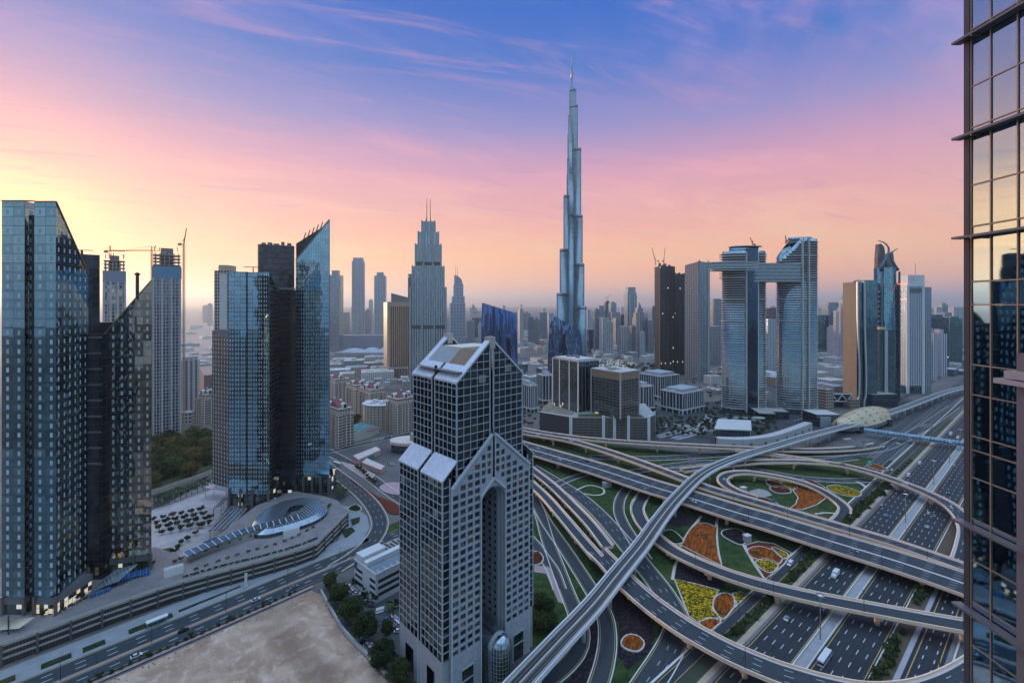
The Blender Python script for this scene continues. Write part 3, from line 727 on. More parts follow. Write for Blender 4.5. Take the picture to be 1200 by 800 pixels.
# ------------------------------------------------------------------ the far left tower
def left_tower():
    Y0 = 229.7
    T = thing("glass_tower", "blue glass tower at the left edge with a sloping top, dark recess and black core", "tower", (XW(50, 240), 250, ZP))
    a = fx(2, 29, Y0, 6); wall_part(T, "glass_wing", a, ZP + 9, 219.4, Lg1, 5.8, M_roof)
    b_ = [(XW(40, Y0), Y0), (XW(65.5, Y0), Y0), (XW(103.5, 256), 256), (XW(40, Y0), 250)]
    b = MB(); b.prism(b_, ZP + 9, [219, 219, 184, 184], [0, 1, 1, 0], 2, snap=None); b.build("glass_wing", [Lg1, Lg2, M_roof], T)
    wall_part(T, "dark_recess", fx(28.6, 40.4, 233, 6), ZP, 213, plain("recess_blue", (.035, .05, .07), .3), None, M_roof)
    wall_part(T, "black_core", facing(91, 117, 262, 14), ZP, 196, Lslot, None, M_roof)
    wall_part(T, "black_core", fx(103, 119, 259.6, 5), ZP, 150, Lslot, None, M_black)
    b = MB()
    for k in range(9): zz = 148 - k * 9.0; b.box(XW(103.5, 258.6), XW(117.5, 258.6), 258.4, 259.5, zz, zz + .7)
    b.build("core_ledge", M_concd, T)
    wall_part(T, "dark_roof_block", facing(113, 132, 272, 8), 120, 156.5, M_black, None, M_concd)
    g_ = [(XW(117.3, 263.5), 263.5), (XW(177.5, 270), 270), (XW(177, 286), 286), (XW(117.3, 263.5) - 3, 284)]
    b = MB(); b.prism(g_, ZP + 9, [147, 181.5, 181.5, 147], 0, 1, snap=24.9); b.build("glass_wing", [Lg3, M_roof], T)
    # crown rims
    b = MB(); tr = plain("crown_rim", (.25, .18, .10), .4, .5)
    b.bar((a[0][0], a[0][1], 219.6), (a[1][0], a[1][1], 219.6), .8, .5); b.bar((a[1][0], a[1][1] + .2, 219.6), (b_[0][0], b_[0][1] + .2, 219.4), .8, .6); b.bar((b_[0][0], b_[0][1], 219.2), (b_[1][0], b_[1][1], 219.2), .8, .5)
    b.bar((b_[1][0], b_[1][1], 219.2), (b_[2][0], b_[2][1], 184.2), .8, .6); b.build("roof_rim", tr, T)
    b = MB(); b.bar((g_[0][0], g_[0][1], 147.2), (g_[1][0], g_[1][1], 181.7), .7, .5); b.build("roof_rim", tr, T)
    # roof plant on the core, mast on the sail
    b = MB(); b.bar((XW(96, 270), 270, 196), (XW(96, 270), 270, 199.5), .8); b.bar((XW(92, 270), 270, 199.5), (XW(109, 270), 270, 199.2), .5, .4); b.build("roof_davit", M_dark, T)
    x_ = XW(161, 268); b = MB(); b.bar((x_, 268, 170), (x_, 268, 186), 1.2); b.bar((x_ - 1.2, 268, 185), (x_ + 1.2, 268, 185), 1.5, 1.0); b.build("roof_mast", M_dark, T)
    # base: dark lintel, lobby glass, columns
    for nm, pl in (("a", fx(3, 28, Y0 + .5, 20)), ("b", fx(41, 65, Y0 + .5, 20)), ("c", [(XW(65.5, Y0) - .4, Y0 + 1), (XW(103.5, 256) - .4, 256), (XW(103.5, 256) - 8, 258), (XW(65.5, Y0) - 8, Y0 + 2)]),
                   ("d", [(g_[0][0] + .3, g_[0][1] + .6), (g_[1][0] - .3, g_[1][1] + .6), (g_[2][0] - .3, 284), (g_[3][0], 282)])):
        wall_part(T, "lobby", pl, ZP, ZP + 5.2, facade("lobby_lit", 2.2, 2.6, .18, .18, (.2, .25, .25), (.05, .05, .05), .8, .1, .05, .6, lit=.42) if nm in "bc" else Lobby)
        wall_part(T, "lintel", grow(pl, .2), ZP + 5.2, ZP + 9, M_concd, None, M_concd)
    for x_, y_ in ((3, Y0), (28.5, Y0), (40.6, Y0), (65.5, Y0), (78, 238), (91, 247), (103, 255.6), (118, 263.2), (137, 265.4), (157, 267.6), (177, 269.6)):
        b = MB(); b.prism(rect(XW(x_, y_), y_ - .2, 1.1, 1.1), ZP, ZP + 9.4, 0, 0); b.build("column", plain("bronze_column", (.13, .12, .12), .5), T)
left_tower()

# ------------------------------------------------------------------ second tower of the pair
def blue_tower():
    Y0 = 363.0
    T = thing("glass_tower", "blue glass tower with a raised slanting sail wall and a black core in the middle", "tower", (XW(318, 380), 385, ZP))
    z = ZP + 6
    A = [(XW(268, Y0), Y0), (XW(288.4, Y0), Y0), (XW(288.4, Y0), Y0 + 26), (XW(268, Y0), Y0 + 26)]
    wall_part(T, "glass_wing", A, z, 193.4, Lg4, 4.1, M_roof)
    B_ = [(XW(290.2, Y0), Y0), (XW(315.5, Y0), Y0), (XW(327, 388), 388), (XW(290.2, Y0), 390)]
    b = MB(); b.prism(B_, z, [193, 193, 176, 193], [0, 2, 0, 0], 1, snap=None)
    b.build("glass_wing", [Lg4, M_roof, facade("blue_tower_ribs", 6, 3.5, .3, 1.1, (.18, .25, .3), (.05, .055, .065), 1, .06, .02, .4)], T)
    wall_part(T, "dark_recess", fx(288, 290.8, Y0 + 1.5, 20), z, 193, M_black, None, M_black)
    lw = [(XW(248.5, 374), 374), (XW(268, Y0) - .2, Y0 + .4), (XW(268, Y0) - .2, Y0 + 24), (XW(248.5, 374), 390)]
    b = MB(); b.prism(lw, z + 4, [146, 139, 139, 146], 0, 1, snap=4.0); b.build("glass_wing", [facade("blue_tower_bronze", 4, 3.5, .2, .5, (.34, .29, .23), (.07, .065, .06), 1, .07, .03, .5, panel=(.3, .6, .3, .85, PAN)), M_dark], T)
    wall_part(T, "black_core", facing(303.5, 345, 392, 14), z, 218.5, Lslot, None, M_concd)
    wall_part(T, "black_core", fx(326.5, 346.5, 380.5, 2), z, 179.5, Lslot, None, M_concd)
    b = MB(); b.prism(facing(302, 303.7, 389, 6), 190, 219, 0, 0); b.build("sunlit_edge", plain("sunlit_edge_gold", (.55, .38, .14), .35, .6), T)  # added gold strip: low sunlight on the core's left edge, put into colour
    b = MB(); b.box(XW(327, 380), XW(346, 380), 380, 381.2, 180, 181); b.build("railing", M_steel, T)
    rs = random.Random(3)
    for k in range(5): x_ = XW(309 + k * 7.5, 398); b = MB(); b.prism(rect(x_, 398, rs.uniform(1.5, 5), 3), 218.5, 220 + rs.uniform(.3, 2.2), 0, 0); b.build("roof_unit", M_concd, T)
    Yr = 388.0
    S_ = [(XW(346.5, Yr), Yr), (XW(386, Yr), Yr), (XW(385.5, Yr + 20), Yr + 20), (XW(346.5, Yr), Yr + 20)]
    b = MB(); b.prism(S_, z + 4, [205, 239.5, 239.5, 205], 0, 1, snap=28.7); b.build("sail_wall", [Lg5, M_concd], T)
    b = MB(); b.bar((S_[0][0], Yr - .1, 205.2), (S_[1][0], Yr - .1, 239.7), .9, .7); b.bar((S_[1][0], Yr - .1, 60), (S_[1][0], Yr - .1, 239.7), .6, .6); b.build("sail_rim", plain("sail_rim", (.2, .24, .28), .4, .4), T)
    b = MB(); yb = Yr + 21
    b.prism([(XW(347, yb), yb), (XW(384, yb), yb), (XW(384, yb), yb + 3), (XW(347, yb), yb + 3)], 180, [222, 240, 240, 222], 0, 0); b.build("rear_wedge", M_dark, T)
    for k in range(5):
        t = .35 + k * .13; x_ = lerp(XW(347, yb), XW(384, yb), t); zz = lerp(222, 240, t)
        b = MB(); b.bar((x_, yb - 10, zz - 8), (x_ + 3.4, yb - 10, zz + 2), .6); b.build("truss", M_dark, T)
    b = MB(); b.bar((XW(295, 366), 368, 193), (XW(295, 366), 368, 197.6), .6); b.bar((XW(284, 366), 368, 197.8), (XW(307, 366), 368, 197.2), .6, .5); b.build("roof_davit", M_dark, T)
    for nm, pl in (("a", fx(269, 315, Y0 + 1, 20)), ("b", fx(328, 385, Yr + 1, 18))):
        wall_part(T, "lobby", pl, ZP - 4, z if nm == "a" else z + 4, Lobby)
    for x_, y_ in ((269, Y0), (282, Y0), (296, Y0), (314.5, Y0), (324, 381), (346.8, Yr), (356, Yr), (366, Yr), (376, Yr), (385.4, Yr)):
        b = MB(); b.prism(rect(XW(x_, y_), y_ - .5, 1.5, 1.5), 0, z + 4.2, 0, 0); b.build("column", plain("bronze_column", (.13, .12, .12), .5), T)
blue_tower()

# cream striped tower behind it, block towers under construction
def cream_tower():
    Y0 = 478.0; p = fx(251, 268.5, Y0, 22)
    T = thing("apartment_tower", "cream and beige balcony tower half hidden behind the blue glass tower", "tower", cen(p))
    wall_part(T, "wall", p, 0, 203, facade("cream_balcony", 3.2, 3.5, .8, 1.0, (.12, .12, .13), (.52, .43, .34), .6, .2, .02, .5), 3.2, M_roof)
    q = fx(256, 266, Y0 + 2, 16); wall_part(T, "penthouse", q, 203, 209, M_beige, None, M_roof)
    b = MB(); b.box(XW(258, Y0), XW(266.5, Y0), Y0 - 1.2, Y0, 0, 199); b.build("pale_strip", plain("pale_strip", (.62, .60, .57), .6), T)
cream_tower()
def concrete_shell(label, xl, xr, ytop, Y, dp, netc, ycap):
    """tower under construction: bare slabs, columns, safety screen, core"""
    p = facing(xl, xr, Y, dp); zt = ZW(ytop, Y); zc = ZW(ycap, Y)
    T = thing("unfinished_tower", label, "tower", cen(p))
    wall_part(T, "facade", p, 0, zc - 8, facade("shell_facade%d" % xl, 3.0, 4.2, .9, .9, (.16, .21, .24), (.36, .36, .40), .9, .12, .03, .8), 3.0, M_concd)
    b = MB()
    zz = zc - 8
    while zz < zt - 2: b.prism(p, zz, zz + .5, 0, 0, True); zz += 4.0
    b.build("floor_slab", M_conc, T)
    W_ = math.dist(p[0], p[1]); ux = V(p[1]) - V(p[0]); uy = V(p[3]) - V(p[0]); an = math.atan2(ux.y, ux.x)
    for i in range(6):
        for j in (0, 1):
            b = MB(); q = V(p[0]) + ux * ((i + .5) / 6) + uy * (.06 + .86 * j); b.prism(rect(q.x, q.y, .9, .9), zc - 8, zt - 2.6, 0, 0); b.build("column", M_conc, T)
    wall_part(T, "core", rect(*cen(p)[:2], W_ * .45, dp * .5, an), zc - 8, zt + 4, M_concd, None, M_conc)
    wall_part(T, "safety_screen", grow(p, 1.0), zc - 9, zc + (zt - zc) * .25, netc)
    for k, u in enumerate((.02, .33, .66, .98)):
        b = MB(); q = V(p[0]) + ux * u - uy.normalized() * .45; b.prism(rect(q.x, q.y, 2.0, .8, an), 0, zc - 8, 0, 0); b.build("pilaster", plain("pilaster", (.44, .44, .48), .7), T)
    rs = random.Random(xl)
    for k in range(4): q = V(p[0]) + ux * rs.random() + uy * .2; b = MB(); b.bar((q.x, q.y, zt), (q.x + rs.uniform(-3, 3), q.y, zt + rs.uniform(3, 7)), .5); b.build("formwork", M_dark, T)
    return T
concrete_shell("shorter unfinished concrete tower with a grey blue safety screen and bare top floors", 121, 147, 303, 520, 24, plain("net_grey", (.22, .26, .34), .8), 322)
concrete_shell("taller unfinished tower with a blue safety screen and tower crane at its right side", 179, 212, 294, 560, 26, plain("net_blue", (.10, .25, .38), .7), 318)
crane("tower_crane", "tall yellow tower crane standing right beside the unfinished tower", (XW(215.5, 552), 552, 0), ZW(286, 552), 20, 80, 80)
crane("tower_crane", "yellow tower crane with a long jib reaching left from the taller unfinished tower", (XW(178, 556), 556, 0), ZW(294, 556), 56, 180)
crane("tower_crane", "small yellow tower crane on top of the shorter unfinished tower", (XW(129, 530), 530, ZW(303, 530)), 9, 14, 20)

# ------------------------------------------------------------------ grey office block with pale ribs and the far wall beside it
def grey_block():
    p = cb(190, 215, 234, 640, 60)
    T = thing("office_block", "grey office block with ribbed centre and low annex beyond the green park", "building", cen(p)); zt = ZW(423, 640)
    wall_part(T, "wall", p, 0, zt, facade("grey_ribbon", 2.6, 3.6, .2, 1.7, (.10, .11, .13), (.36, .35, .37), .5, .2, .02, .4), 2.6, M_roof)
    for k in range(4): b = MB(); q = V(p[0]).lerp(V(p[1]), .02 + .3 * k); b.prism(rect(q.x, q.y - .6, 3.2, 2.2, R(60)), 0, zt + (3 if k in (1, 2) else -1), 0, 0); b.build("rib", plain("pale_rib", (.46, .46, .50), .7), T)
    wall_part(T, "roof_house", rect(p[0][0], p[0][1] + 13, 16, 10, R(60)), zt, zt + 5, M_conc, None, M_roof)
    wall_part(T, "annex", rect(p[0][0] - 8, p[0][1] - 4, 42, 12, R(14)), 0, 17, facade("annex", 4, 5, 1.6, 2.2, (.08, .09, .11), (.5, .47, .45), .5), 4, M_roofw)
    q = rect(XW(246, 800), 800, 130, 26, R(-52)); T = thing("long_hall", "long brown windowless hall roof behind the grey office block", "building", cen(q))
    wall_part(T, "wall", q, 0, 52, plain("brown_wall", (.22, .15, .14), .9), None, plain("brown_roof", (.30, .22, .2), .9))
grey_block()
# ================================================================== the tallest tower
def tallest():
    D0 = 1180.0; cx, cy = XW(671.5, D0), D0 + 40
    T = thing("supertall_tower", "tallest tower of the skyline, slender stepped blue glass tower ending in a needle", "skyscraper", (cx, cy, 0))
    m = facade("tall_fins", 3.0, 13.0, .75, .5, (.14, .215, .255), (.15, .19, .215), 1.0, .16, .004, .25, frame_rough=.4, frame_metal=.6)
    mb = plain("dark_band", (.035, .05, .065), .6, .0)
    zy = lambda y: ZW(y, D0)
    wings = [(198, [(41.5, 343), (32.5, 290), (21.5, 225), (11, 180), (9.5, 161), (7.5, 127)]), (322, [(46, 359), (39.5, 308), (34.5, 250), (30, 170), (20, 117), (15, 97)]),
             (80, [(44, 372), (36, 325), (27, 270), (20, 200), (12, 140)])]
    for a, tiers in wings:
        a = R(a); c, s_ = math.cos(a), math.sin(a)
        for k, (r, yt) in enumerate(tiers):
            w = 9.2 - k * .5; zt = zy(yt); n = 8
            pts = [(0, -w), (r - w, -w)] + [(r - w + w * math.sin(math.pi * i / n), -w * math.cos(math.pi * i / n)) for i in range(1, n)] + [(r - w, w), (0, w)]
            poly = [(cx + c * p - s_ * q, cy + s_ * p + c * q) for p, q in pts]
            b = MB(); b.prism(poly, 0, zt, 0, 1, False, None, True); b.build("wing_tier", [m, mb], T)
            b = MB(); b.prism(grow(poly, .06), zt - 7, zt - 4, 0); b.build("mechanical_band", mb, T)
    core = [(15, 260, 0), (13.5, 200, 1), (11, 150, 0), (8.5, 127, 0), (6.2, 101, 0), (4.2, 92, 0), (2.6, 83, 0)]
    for r, yt, _ in core:
        b = MB(); b.prism(ellipse(cx + 1.5, cy, r, r, 14), 0 if r > 14 else zy(yt) - 140, zy(yt), 0, 1, False, None, True); b.build("core_tier", [m, mb], T)
    for yb in (202, 252, 315):
        b = MB(); r_ = 11.2 if yb < 210 else 13.8; b.prism(ellipse(cx + 1.5, cy, r_, r_, 16), zy(yb), zy(yb - 3), 0, 0); b.build("mechanical_band", mb, T)
    b = MB(); b.tube([(cx + 2, cy, zy(85)), (cx + 2, cy, zy(72)), (cx + 2, cy, zy(55))], [2.6, 2.1, 1.5], 8); b.build("spire", plain("spire_steel", (.2, .26, .32), .4, .6), T)
tallest()

# ================================================================== stepped twin-antenna tower
def stepped_tower():
    Y0 = 864.0; cx, cy = XW(502, Y0 + 18), Y0 + 20
    T = thing("stepped_tower", "stepped grey green tower with two tall antennas, behind the gabled arch tower", "skyscraper", (cx, cy, 0))
    m = facade("stepped_facade", 4.4, 3.6, 1.6, .9, (.22, .30, .34), (.36, .41, .43), 1.0, .1, .02, .6, band=(121, 7, (.06, .07, .08)))
    m2 = facade("stepped_crown", 5.5, 30, 1.8, .4, (.27, .36, .41), (.28, .34, .37), 1.0, .12, .02, .4)
    a = R(8)
    tiers = [(481, 523.5, 337, 42), (484, 521.5, 312, 36), (487, 517.5, 286, 30), (490.3, 514.5, 271, 24), (494.2, 510, 258, 18)]
    for k, (xl, xr, yt, dp) in enumerate(tiers):
        w = XW(xr, Y0) - XW(xl, Y0); zt = ZW(yt, Y0); q = rect(cx, cy, w * .97, dp, a)
        wall_part(T, "tier", q, 0 if k == 0 else ZW(tiers[k - 1][2], Y0) - 40, zt, m if k < 3 else m2, 4.4 if k < 3 else None, M_roof)
        for i in (-1, -.34, .34, 1):                                # ribs that climb a little over each tier
            for sd in (-1, 1):
                q2 = (cx + math.cos(a) * i * w * .485 - math.sin(a) * sd * dp / 2, cy + math.sin(a) * i * w * .485 + math.cos(a) * sd * dp / 2)
                if sd > 0 and abs(i) < 1: continue
                b = MB(); b.prism(rect(q2[0], q2[1], 3.0 - k * .2, 2.6, a), 0 if k == 0 else ZW(tiers[k - 1][2], Y0) - 6, zt + (5 if abs(i) < 1 else 1.5), 0, 0); b.build("rib", plain("green_grey_rib", (.30, .36, .38), .5, .2), T)
    for x_ in (500.2, 504.2): b = MB(); X = XW(x_, Y0 + 20); b.tube([(X, cy, ZW(262, Y0)), (X, cy, ZW(244, Y0)), (X, cy, ZW(229.5, Y0))], [.9, .7, .35], 6); b.build("antenna", plain("antenna_dark", (.18, .12, .12), .6), T)
stepped_tower()

def domed_tower():
    Y0 = 1260.0; cx, cy = XW(534.5, Y0), Y0 + 22
    T = thing("domed_tower", "pale blue stepped tower with a quarter dome and two thin masts", "skyscraper", (cx, cy, 0))
    m = facade("domed_facade", 4.0, 4.0, 1.5, 1.5, (.25, .33, .40), (.42, .47, .52), .9, .15, .02, .5)
    for xl, xr, yt in ((524, 545.5, 395), (526, 543.5, 355), (528.3, 543, 347), (530.3, 541.5, 333)):
        w = XW(xr, Y0) - XW(xl, Y0); wall_part(T, "tier", rect(XW((xl + xr) / 2, Y0), cy, w, w * .8, R(12)), 0, ZW(yt, Y0), m, 4, M_roof)
    b = MB(); xl, xr = XW(531.5, Y0), XW(541.3, Y0); zt0, zt1 = ZW(333, Y0), ZW(322, Y0); n = 8
    prof = [(xl, zt0)] + [(lerp(xl, xr, i / n), zt0 + (zt1 - zt0) * math.sqrt(max(0, 1 - (i / n) ** 2))) for i in range(n + 1)]
    for (x0, z0), (x1, z1) in zip(prof[1:-1], prof[2:]): b.face([(x0, cy - 8, z0), (x0, cy + 8, z0), (x1, cy + 8, z1), (x1, cy - 8, z1)][::-1])
    for yy, rv in ((cy - 8, 0), (cy + 8, 1)):
        pts = [(p[0], yy, p[1]) for p in prof[1:]] + [(xl, yy, zt0)]; b.face(pts[::-1] if not rv else pts)
    b.face([(xl, cy + 8, zt0), (xl, cy - 8, zt0), (xl, cy - 8, zt1), (xl, cy + 8, zt1)][::-1]); b.build("quarter_dome", m, T)
    for x_ in (532.8, 535): b = MB(); X = XW(x_, Y0); b.tube([(X, cy, zt0), (X, cy, ZW(311, Y0))], [.7, .35], 5); b.build("antenna", M_dark, T)
domed_tower()

# ================================================================== two sail shaped blue glass blocks
def sail_block(label, xl, xr, Y0, yl, yr, seed, gc, leanl, leanr):
    T = thing("glass_block", label, "building", (XW((xl + xr) / 2, Y0), Y0 + 14, 0))
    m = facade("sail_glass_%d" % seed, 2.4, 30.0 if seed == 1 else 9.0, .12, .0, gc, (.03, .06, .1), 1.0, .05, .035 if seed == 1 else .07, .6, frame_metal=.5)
    zl, zr = ZW(yl, Y0), ZW(yr, Y0); n = 12; fr = []; bk = []
    x0, x1 = XW(xl, Y0), XW(xr, Y0)
    for i in range(n + 1):
        t = i / n; bow = math.sin(math.pi * t) * 7
        fr.append((lerp(x0, x1, t), Y0 + 7 - bow, lerp(zl, zr, t))); bk.append((lerp(x0 + 3, x1 - 2, t), Y0 + 22 + bow * .6, lerp(zl, zr, t)))
    b = MB(); s_ = 0.0; L = 7
    for i in range(n):
        for j in range(L):
            def q(p, k):
                v = k / L; w = (v * v * v); return (p[0] + (leanl * (1 - t_(p)) + leanr * t_(p)) * w, p[1], p[2] * v)
            def t_(p): return (p[0] - x0) / (x1 - x0)
            sl = math.dist(fr[i][:2], fr[i + 1][:2])
            b.face([q(fr[i], j), q(fr[i + 1], j), q(fr[i + 1], j + 1), q(fr[i], j + 1)], 0, [(s_, fr[i][2] * j / L), (s_ + sl, fr[i + 1][2] * j / L), (s_ + sl, fr[i + 1][2] * (j + 1) / L), (s_, fr[i][2] * (j + 1) / L)], True)
            b.face([q(bk[i + 1], j), q(bk[i], j), q(bk[i], j + 1), q(bk[i + 1], j + 1)], 0, None, True)
        s_ += sl
    def q1(p): return (p[0] + leanl * (1 - (p[0] - x0) / (x1 - x0)) + leanr * (p[0] - x0) / (x1 - x0), p[1], p[2])
    b.build("glass_skin", m, T)
    b = MB()
    for i in range(n): b.face([q1(fr[i]), q1(fr[i + 1]), q1(bk[i + 1]), q1(bk[i])])
    b.build("roof", M_dark, T)
    b = MB()
    for k in (0, n):
        P0, P1 = fr[k], bk[k]; ln = leanl if k == 0 else leanr
        for j in range(L):
            v0, v1 = (j / L), ((j + 1) / L); f_ = lambda p, v: (p[0] + ln * v ** 3, p[1], p[2] * v)
            pts = [f_(P0, v0), f_(P1, v0), f_(P1, v1), f_(P0, v1)]; b.face(pts if k else pts[::-1], 0, [(0, P0[2] * v0), (14, P0[2] * v0), (14, P0[2] * v1), (0, P0[2] * v1)])
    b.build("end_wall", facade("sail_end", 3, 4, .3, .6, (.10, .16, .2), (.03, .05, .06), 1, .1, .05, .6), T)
sail_block("deep blue curved glass block with a slanting top, behind the gable of the arch tower", 563.5, 607, 850, 355, 367, 1, (.14, .28, .62), 1.5, -3)
sail_block("dark blue rippled glass block with a pointed top, at the foot of the tallest tower", 642, 684, 900, 369, 387, 2, (.22, .36, .60), 8, -6)

# ================================================================== mid-distance blocks
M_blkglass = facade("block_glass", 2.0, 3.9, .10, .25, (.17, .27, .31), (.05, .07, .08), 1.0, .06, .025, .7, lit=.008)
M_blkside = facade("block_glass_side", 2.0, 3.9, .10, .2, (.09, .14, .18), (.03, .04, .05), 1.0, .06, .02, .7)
def fin_block():
    Y0 = 587; p = cb(648, 677.5, 701.5, Y0, 33); zt = ZW(424.5, Y0)
    T = thing("glass_block", "teal glass office block with white vertical fins and a white roof on the car park", "building", (p[0][0], p[0][1] + 15, 28))
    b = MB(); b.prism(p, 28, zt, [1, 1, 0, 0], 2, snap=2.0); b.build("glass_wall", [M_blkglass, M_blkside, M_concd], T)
    for u in (0, .33, .72, 1):
        q = V(p[0]).lerp(V(p[3]), u); b = MB(); b.prism(rect(q.x, q.y, 1.3, 1.3, R(33)), 28, zt + 1.5, 0, 0); b.build("white_fin", M_white, T)
    for u in (.18, .34, .52, .7, .86, 1):
        q = V(p[0]).lerp(V(p[1]), u); b = MB(); b.prism(rect(q.x, q.y, .7, 1.2, R(33)), 28, zt, 0, 0); b.build("slim_fin", plain("slim_fin", (.16, .22, .27), .4, .5), T)
    q = grow(p, 1.5); b = MB(); b.prism(q, zt, zt + 1.4, 0, 0, True); b.build("roof_edge", plain("edge_grey", (.28, .29, .3), .7), T)
    wall_part(T, "roof", grow(p, -4), zt + 1.5, zt + 3.2, M_roofw, None, M_roofw); clutter(T, grow(p, -8), zt + 3.3, 4, 4, M_concd)
fin_block()
def brown_block():
    Y0 = 552; p = cb(693, 727, 748.5, Y0, 38); zt = ZW(437, Y0)
    T = thing("office_block", "brown framed glass office block with a flat pale roof beside the teal glass block", "building", (p[0][0], p[0][1] + 15, 28))
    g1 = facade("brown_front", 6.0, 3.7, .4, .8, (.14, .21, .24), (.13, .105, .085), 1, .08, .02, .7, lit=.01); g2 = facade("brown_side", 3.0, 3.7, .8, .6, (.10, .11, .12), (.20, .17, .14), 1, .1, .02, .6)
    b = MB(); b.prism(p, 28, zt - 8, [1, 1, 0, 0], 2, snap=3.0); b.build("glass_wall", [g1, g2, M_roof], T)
    wall_part(T, "brown_band", grow(p, .5), zt - 9, zt, plain("brown_band", (.27, .19, .12), .6), None, M_roof)
    wall_part(T, "roof", grow(p, 1.2), zt, zt + 1.2, M_roofw, None, plain("roof_tan", (.48, .43, .41), .9))
    for k in (0, 1, 3): b = MB(); b.prism(rect(p[k][0], p[k][1], 1.6, 1.6, R(38)), 28, zt + 1.3, 0, 0); b.build("corner_post", plain("post_grey", (.42, .40, .39), .6), T)
    clutter(T, p, zt + 1.2, 9, 3)
brown_block()
def car_park():
    A = V(P(632.5, 508, 0)[:2]); Bq = V(P(668, 515, 0)[:2]); C = V(P(760, 515.5, 0)[:2]); E = V(P(768, 511, 0)[:2]); z = 28
    T = thing("parking_building", "long low grey car park with planted green roof beside the curved flyover", "building", (Bq.x, Bq.y + 20, 0))
    pb = [tuple(A), tuple(Bq), (Bq.x + 18, Bq.y + 62), (A.x + 18, A.y + 66)]
    wall_part(T, "dark_wing", pb, 0, 28, facade("carpark_dark", 2.0, 3.0, .5, .5, (.03, .035, .045), (.055, .06, .075), 0, .5, 0, .3), None, plain("planted_roof", (.22, .20, .16), .9, 0, .5, .12))
    pg = [tuple(Bq + V((1.0, .4))), tuple(C), tuple(E), (E.x + 6, E.y + 66), (Bq.x + 19, Bq.y + 70)]
    wall_part(T, "parking_wing", pg, 0, 27.4, facade("carpark_slats", 7.5, 3.2, .5, 1.5, (.03, .032, .035), (.16, .14, .12), 0, .6, 0, .5), None, plain("terrace", (.34, .34, .34), .9))
    for u in (0.0, .42, .56, .74, 1.0):
        q = V(pg[0]).lerp(V(pg[1]), u) - V((0, .8)); b = MB(); b.prism(rect(q.x, q.y, 3.4, 2.0), 0, 30, 0, 0); b.build("white_pillar", M_white, T)
    q = V(E) + V((.8, 6)); b = MB(); b.prism(rect(q.x, q.y, 2.0, 3.0), 0, 30, 0, 0); b.build("white_pillar", M_white, T)
    b = MB(); b.bar((A.x, A.y - .3, 28.6), (Bq.x, Bq.y - .3, 28.6), 1.0, 1.2); b.bar((Bq.x - .4, Bq.y - .4, 0), (Bq.x - .4, Bq.y - .4, 29), 1.4, 1.4); b.build("white_rim", M_white, T)
    for k, (u0, u1) in enumerate(((.08, .46), (.56, .95))):
        a, c = V(pg[0]).lerp(V(pg[1]), u0), V(pg[0]).lerp(V(pg[1]), u1)
        b = MB(); b.prism([(a.x + 2, a.y + 3), (c.x, c.y + 3), (c.x - 2, c.y + (16 if k == 0 else 26)), (a.x + 4, a.y + (16 if k == 0 else 26))], 27.4, 28.1, 0, 0); b.build("roof_lawn", plain("roof_lawn", (.045, .085, .028), .95, 0, .5, .2), T)
car_park()

M_pier = plain("pier_grey_white", (.46, .47, .49), .7)
def square_block(label, xl, xc, xr, Y0, a, yt, seed, dark=(.10, .12, .15)):
    """white framed office palazzo: dark glass between white piers over an arcade, white cornice with roof beams"""
    p = cb(xl, xc, xr, Y0, a); zt = ZW(yt, Y0)
    T = thing("office_block", label, "building", (p[0][0], p[0][1] + 12, 0))
    wall_part(T, "glass_wall", grow(p, -1.2), 0, zt - 2, facade("square_glass", 3.6, 3.9, .3, .5, dark, (.05, .06, .07), 1, .08, .03, .6), None, M_roof)
    for e in (0, 3):
        a_, c_ = V(p[e]), V(p[(e + 1) % 4]); L = (c_ - a_).length; n = max(4, int(L / 5.2)); an = math.atan2(c_.y - a_.y, c_.x - a_.x)
        for i in range(n + 1):
            q = a_.lerp(c_, i / n); lone = (i % 3 != 2)
            b = MB(); b.prism(rect(q.x, q.y, 1.1 if lone else 2.0, 1.2, an), 7.4, zt - 1.2, 0, 0); b.build("pier", M_pier, T)
        for i in range(0, n + 1, 2):
            q = a_.lerp(c_, i / n); b = MB(); b.prism(rect(q.x, q.y, 1.6, 1.6, an), 0, 6, 0, 0); b.build("arcade_pier", M_white, T)
    wall_part(T, "arcade_beam", grow(p, 2.2), 6, 7.4, M_white, None, M_roofw)
    wall_part(T, "cornice", grow(p, 1.0), zt - 1.2, zt, plain("cornice_white", (.42, .42, .44), .7), None, M_roof)
    wall_part(T, "roof_house", grow(p, -9), zt, zt + 4.5, plain("roof_house", (.34, .37, .41), .6), None, plain("roof_blue", (.30, .35, .40), .6)); clutter(T, p, zt, seed, 7, M_roofw)
square_block("white ribbed office block with a blue grey roof, nearest of its group to the ramp", 774, 800, 824.5, 689, 35, 461, 1)
square_block("grey office block with white arcade beside the brown framed block", 738, 754, 766, 700, 30, 453, 2)
square_block("white framed office block with broad roof terrace behind the ribbed grey ones", 749, 774, 796, 790, 32, 441, 3)
square_block("white and dark office block left of the teal fin block", 629, 636, 650, 760, 20, 440, 4)
square_block("white and dark office block half hidden by the arch tower roof", 608, 622, 630, 700, 35, 452, 5)

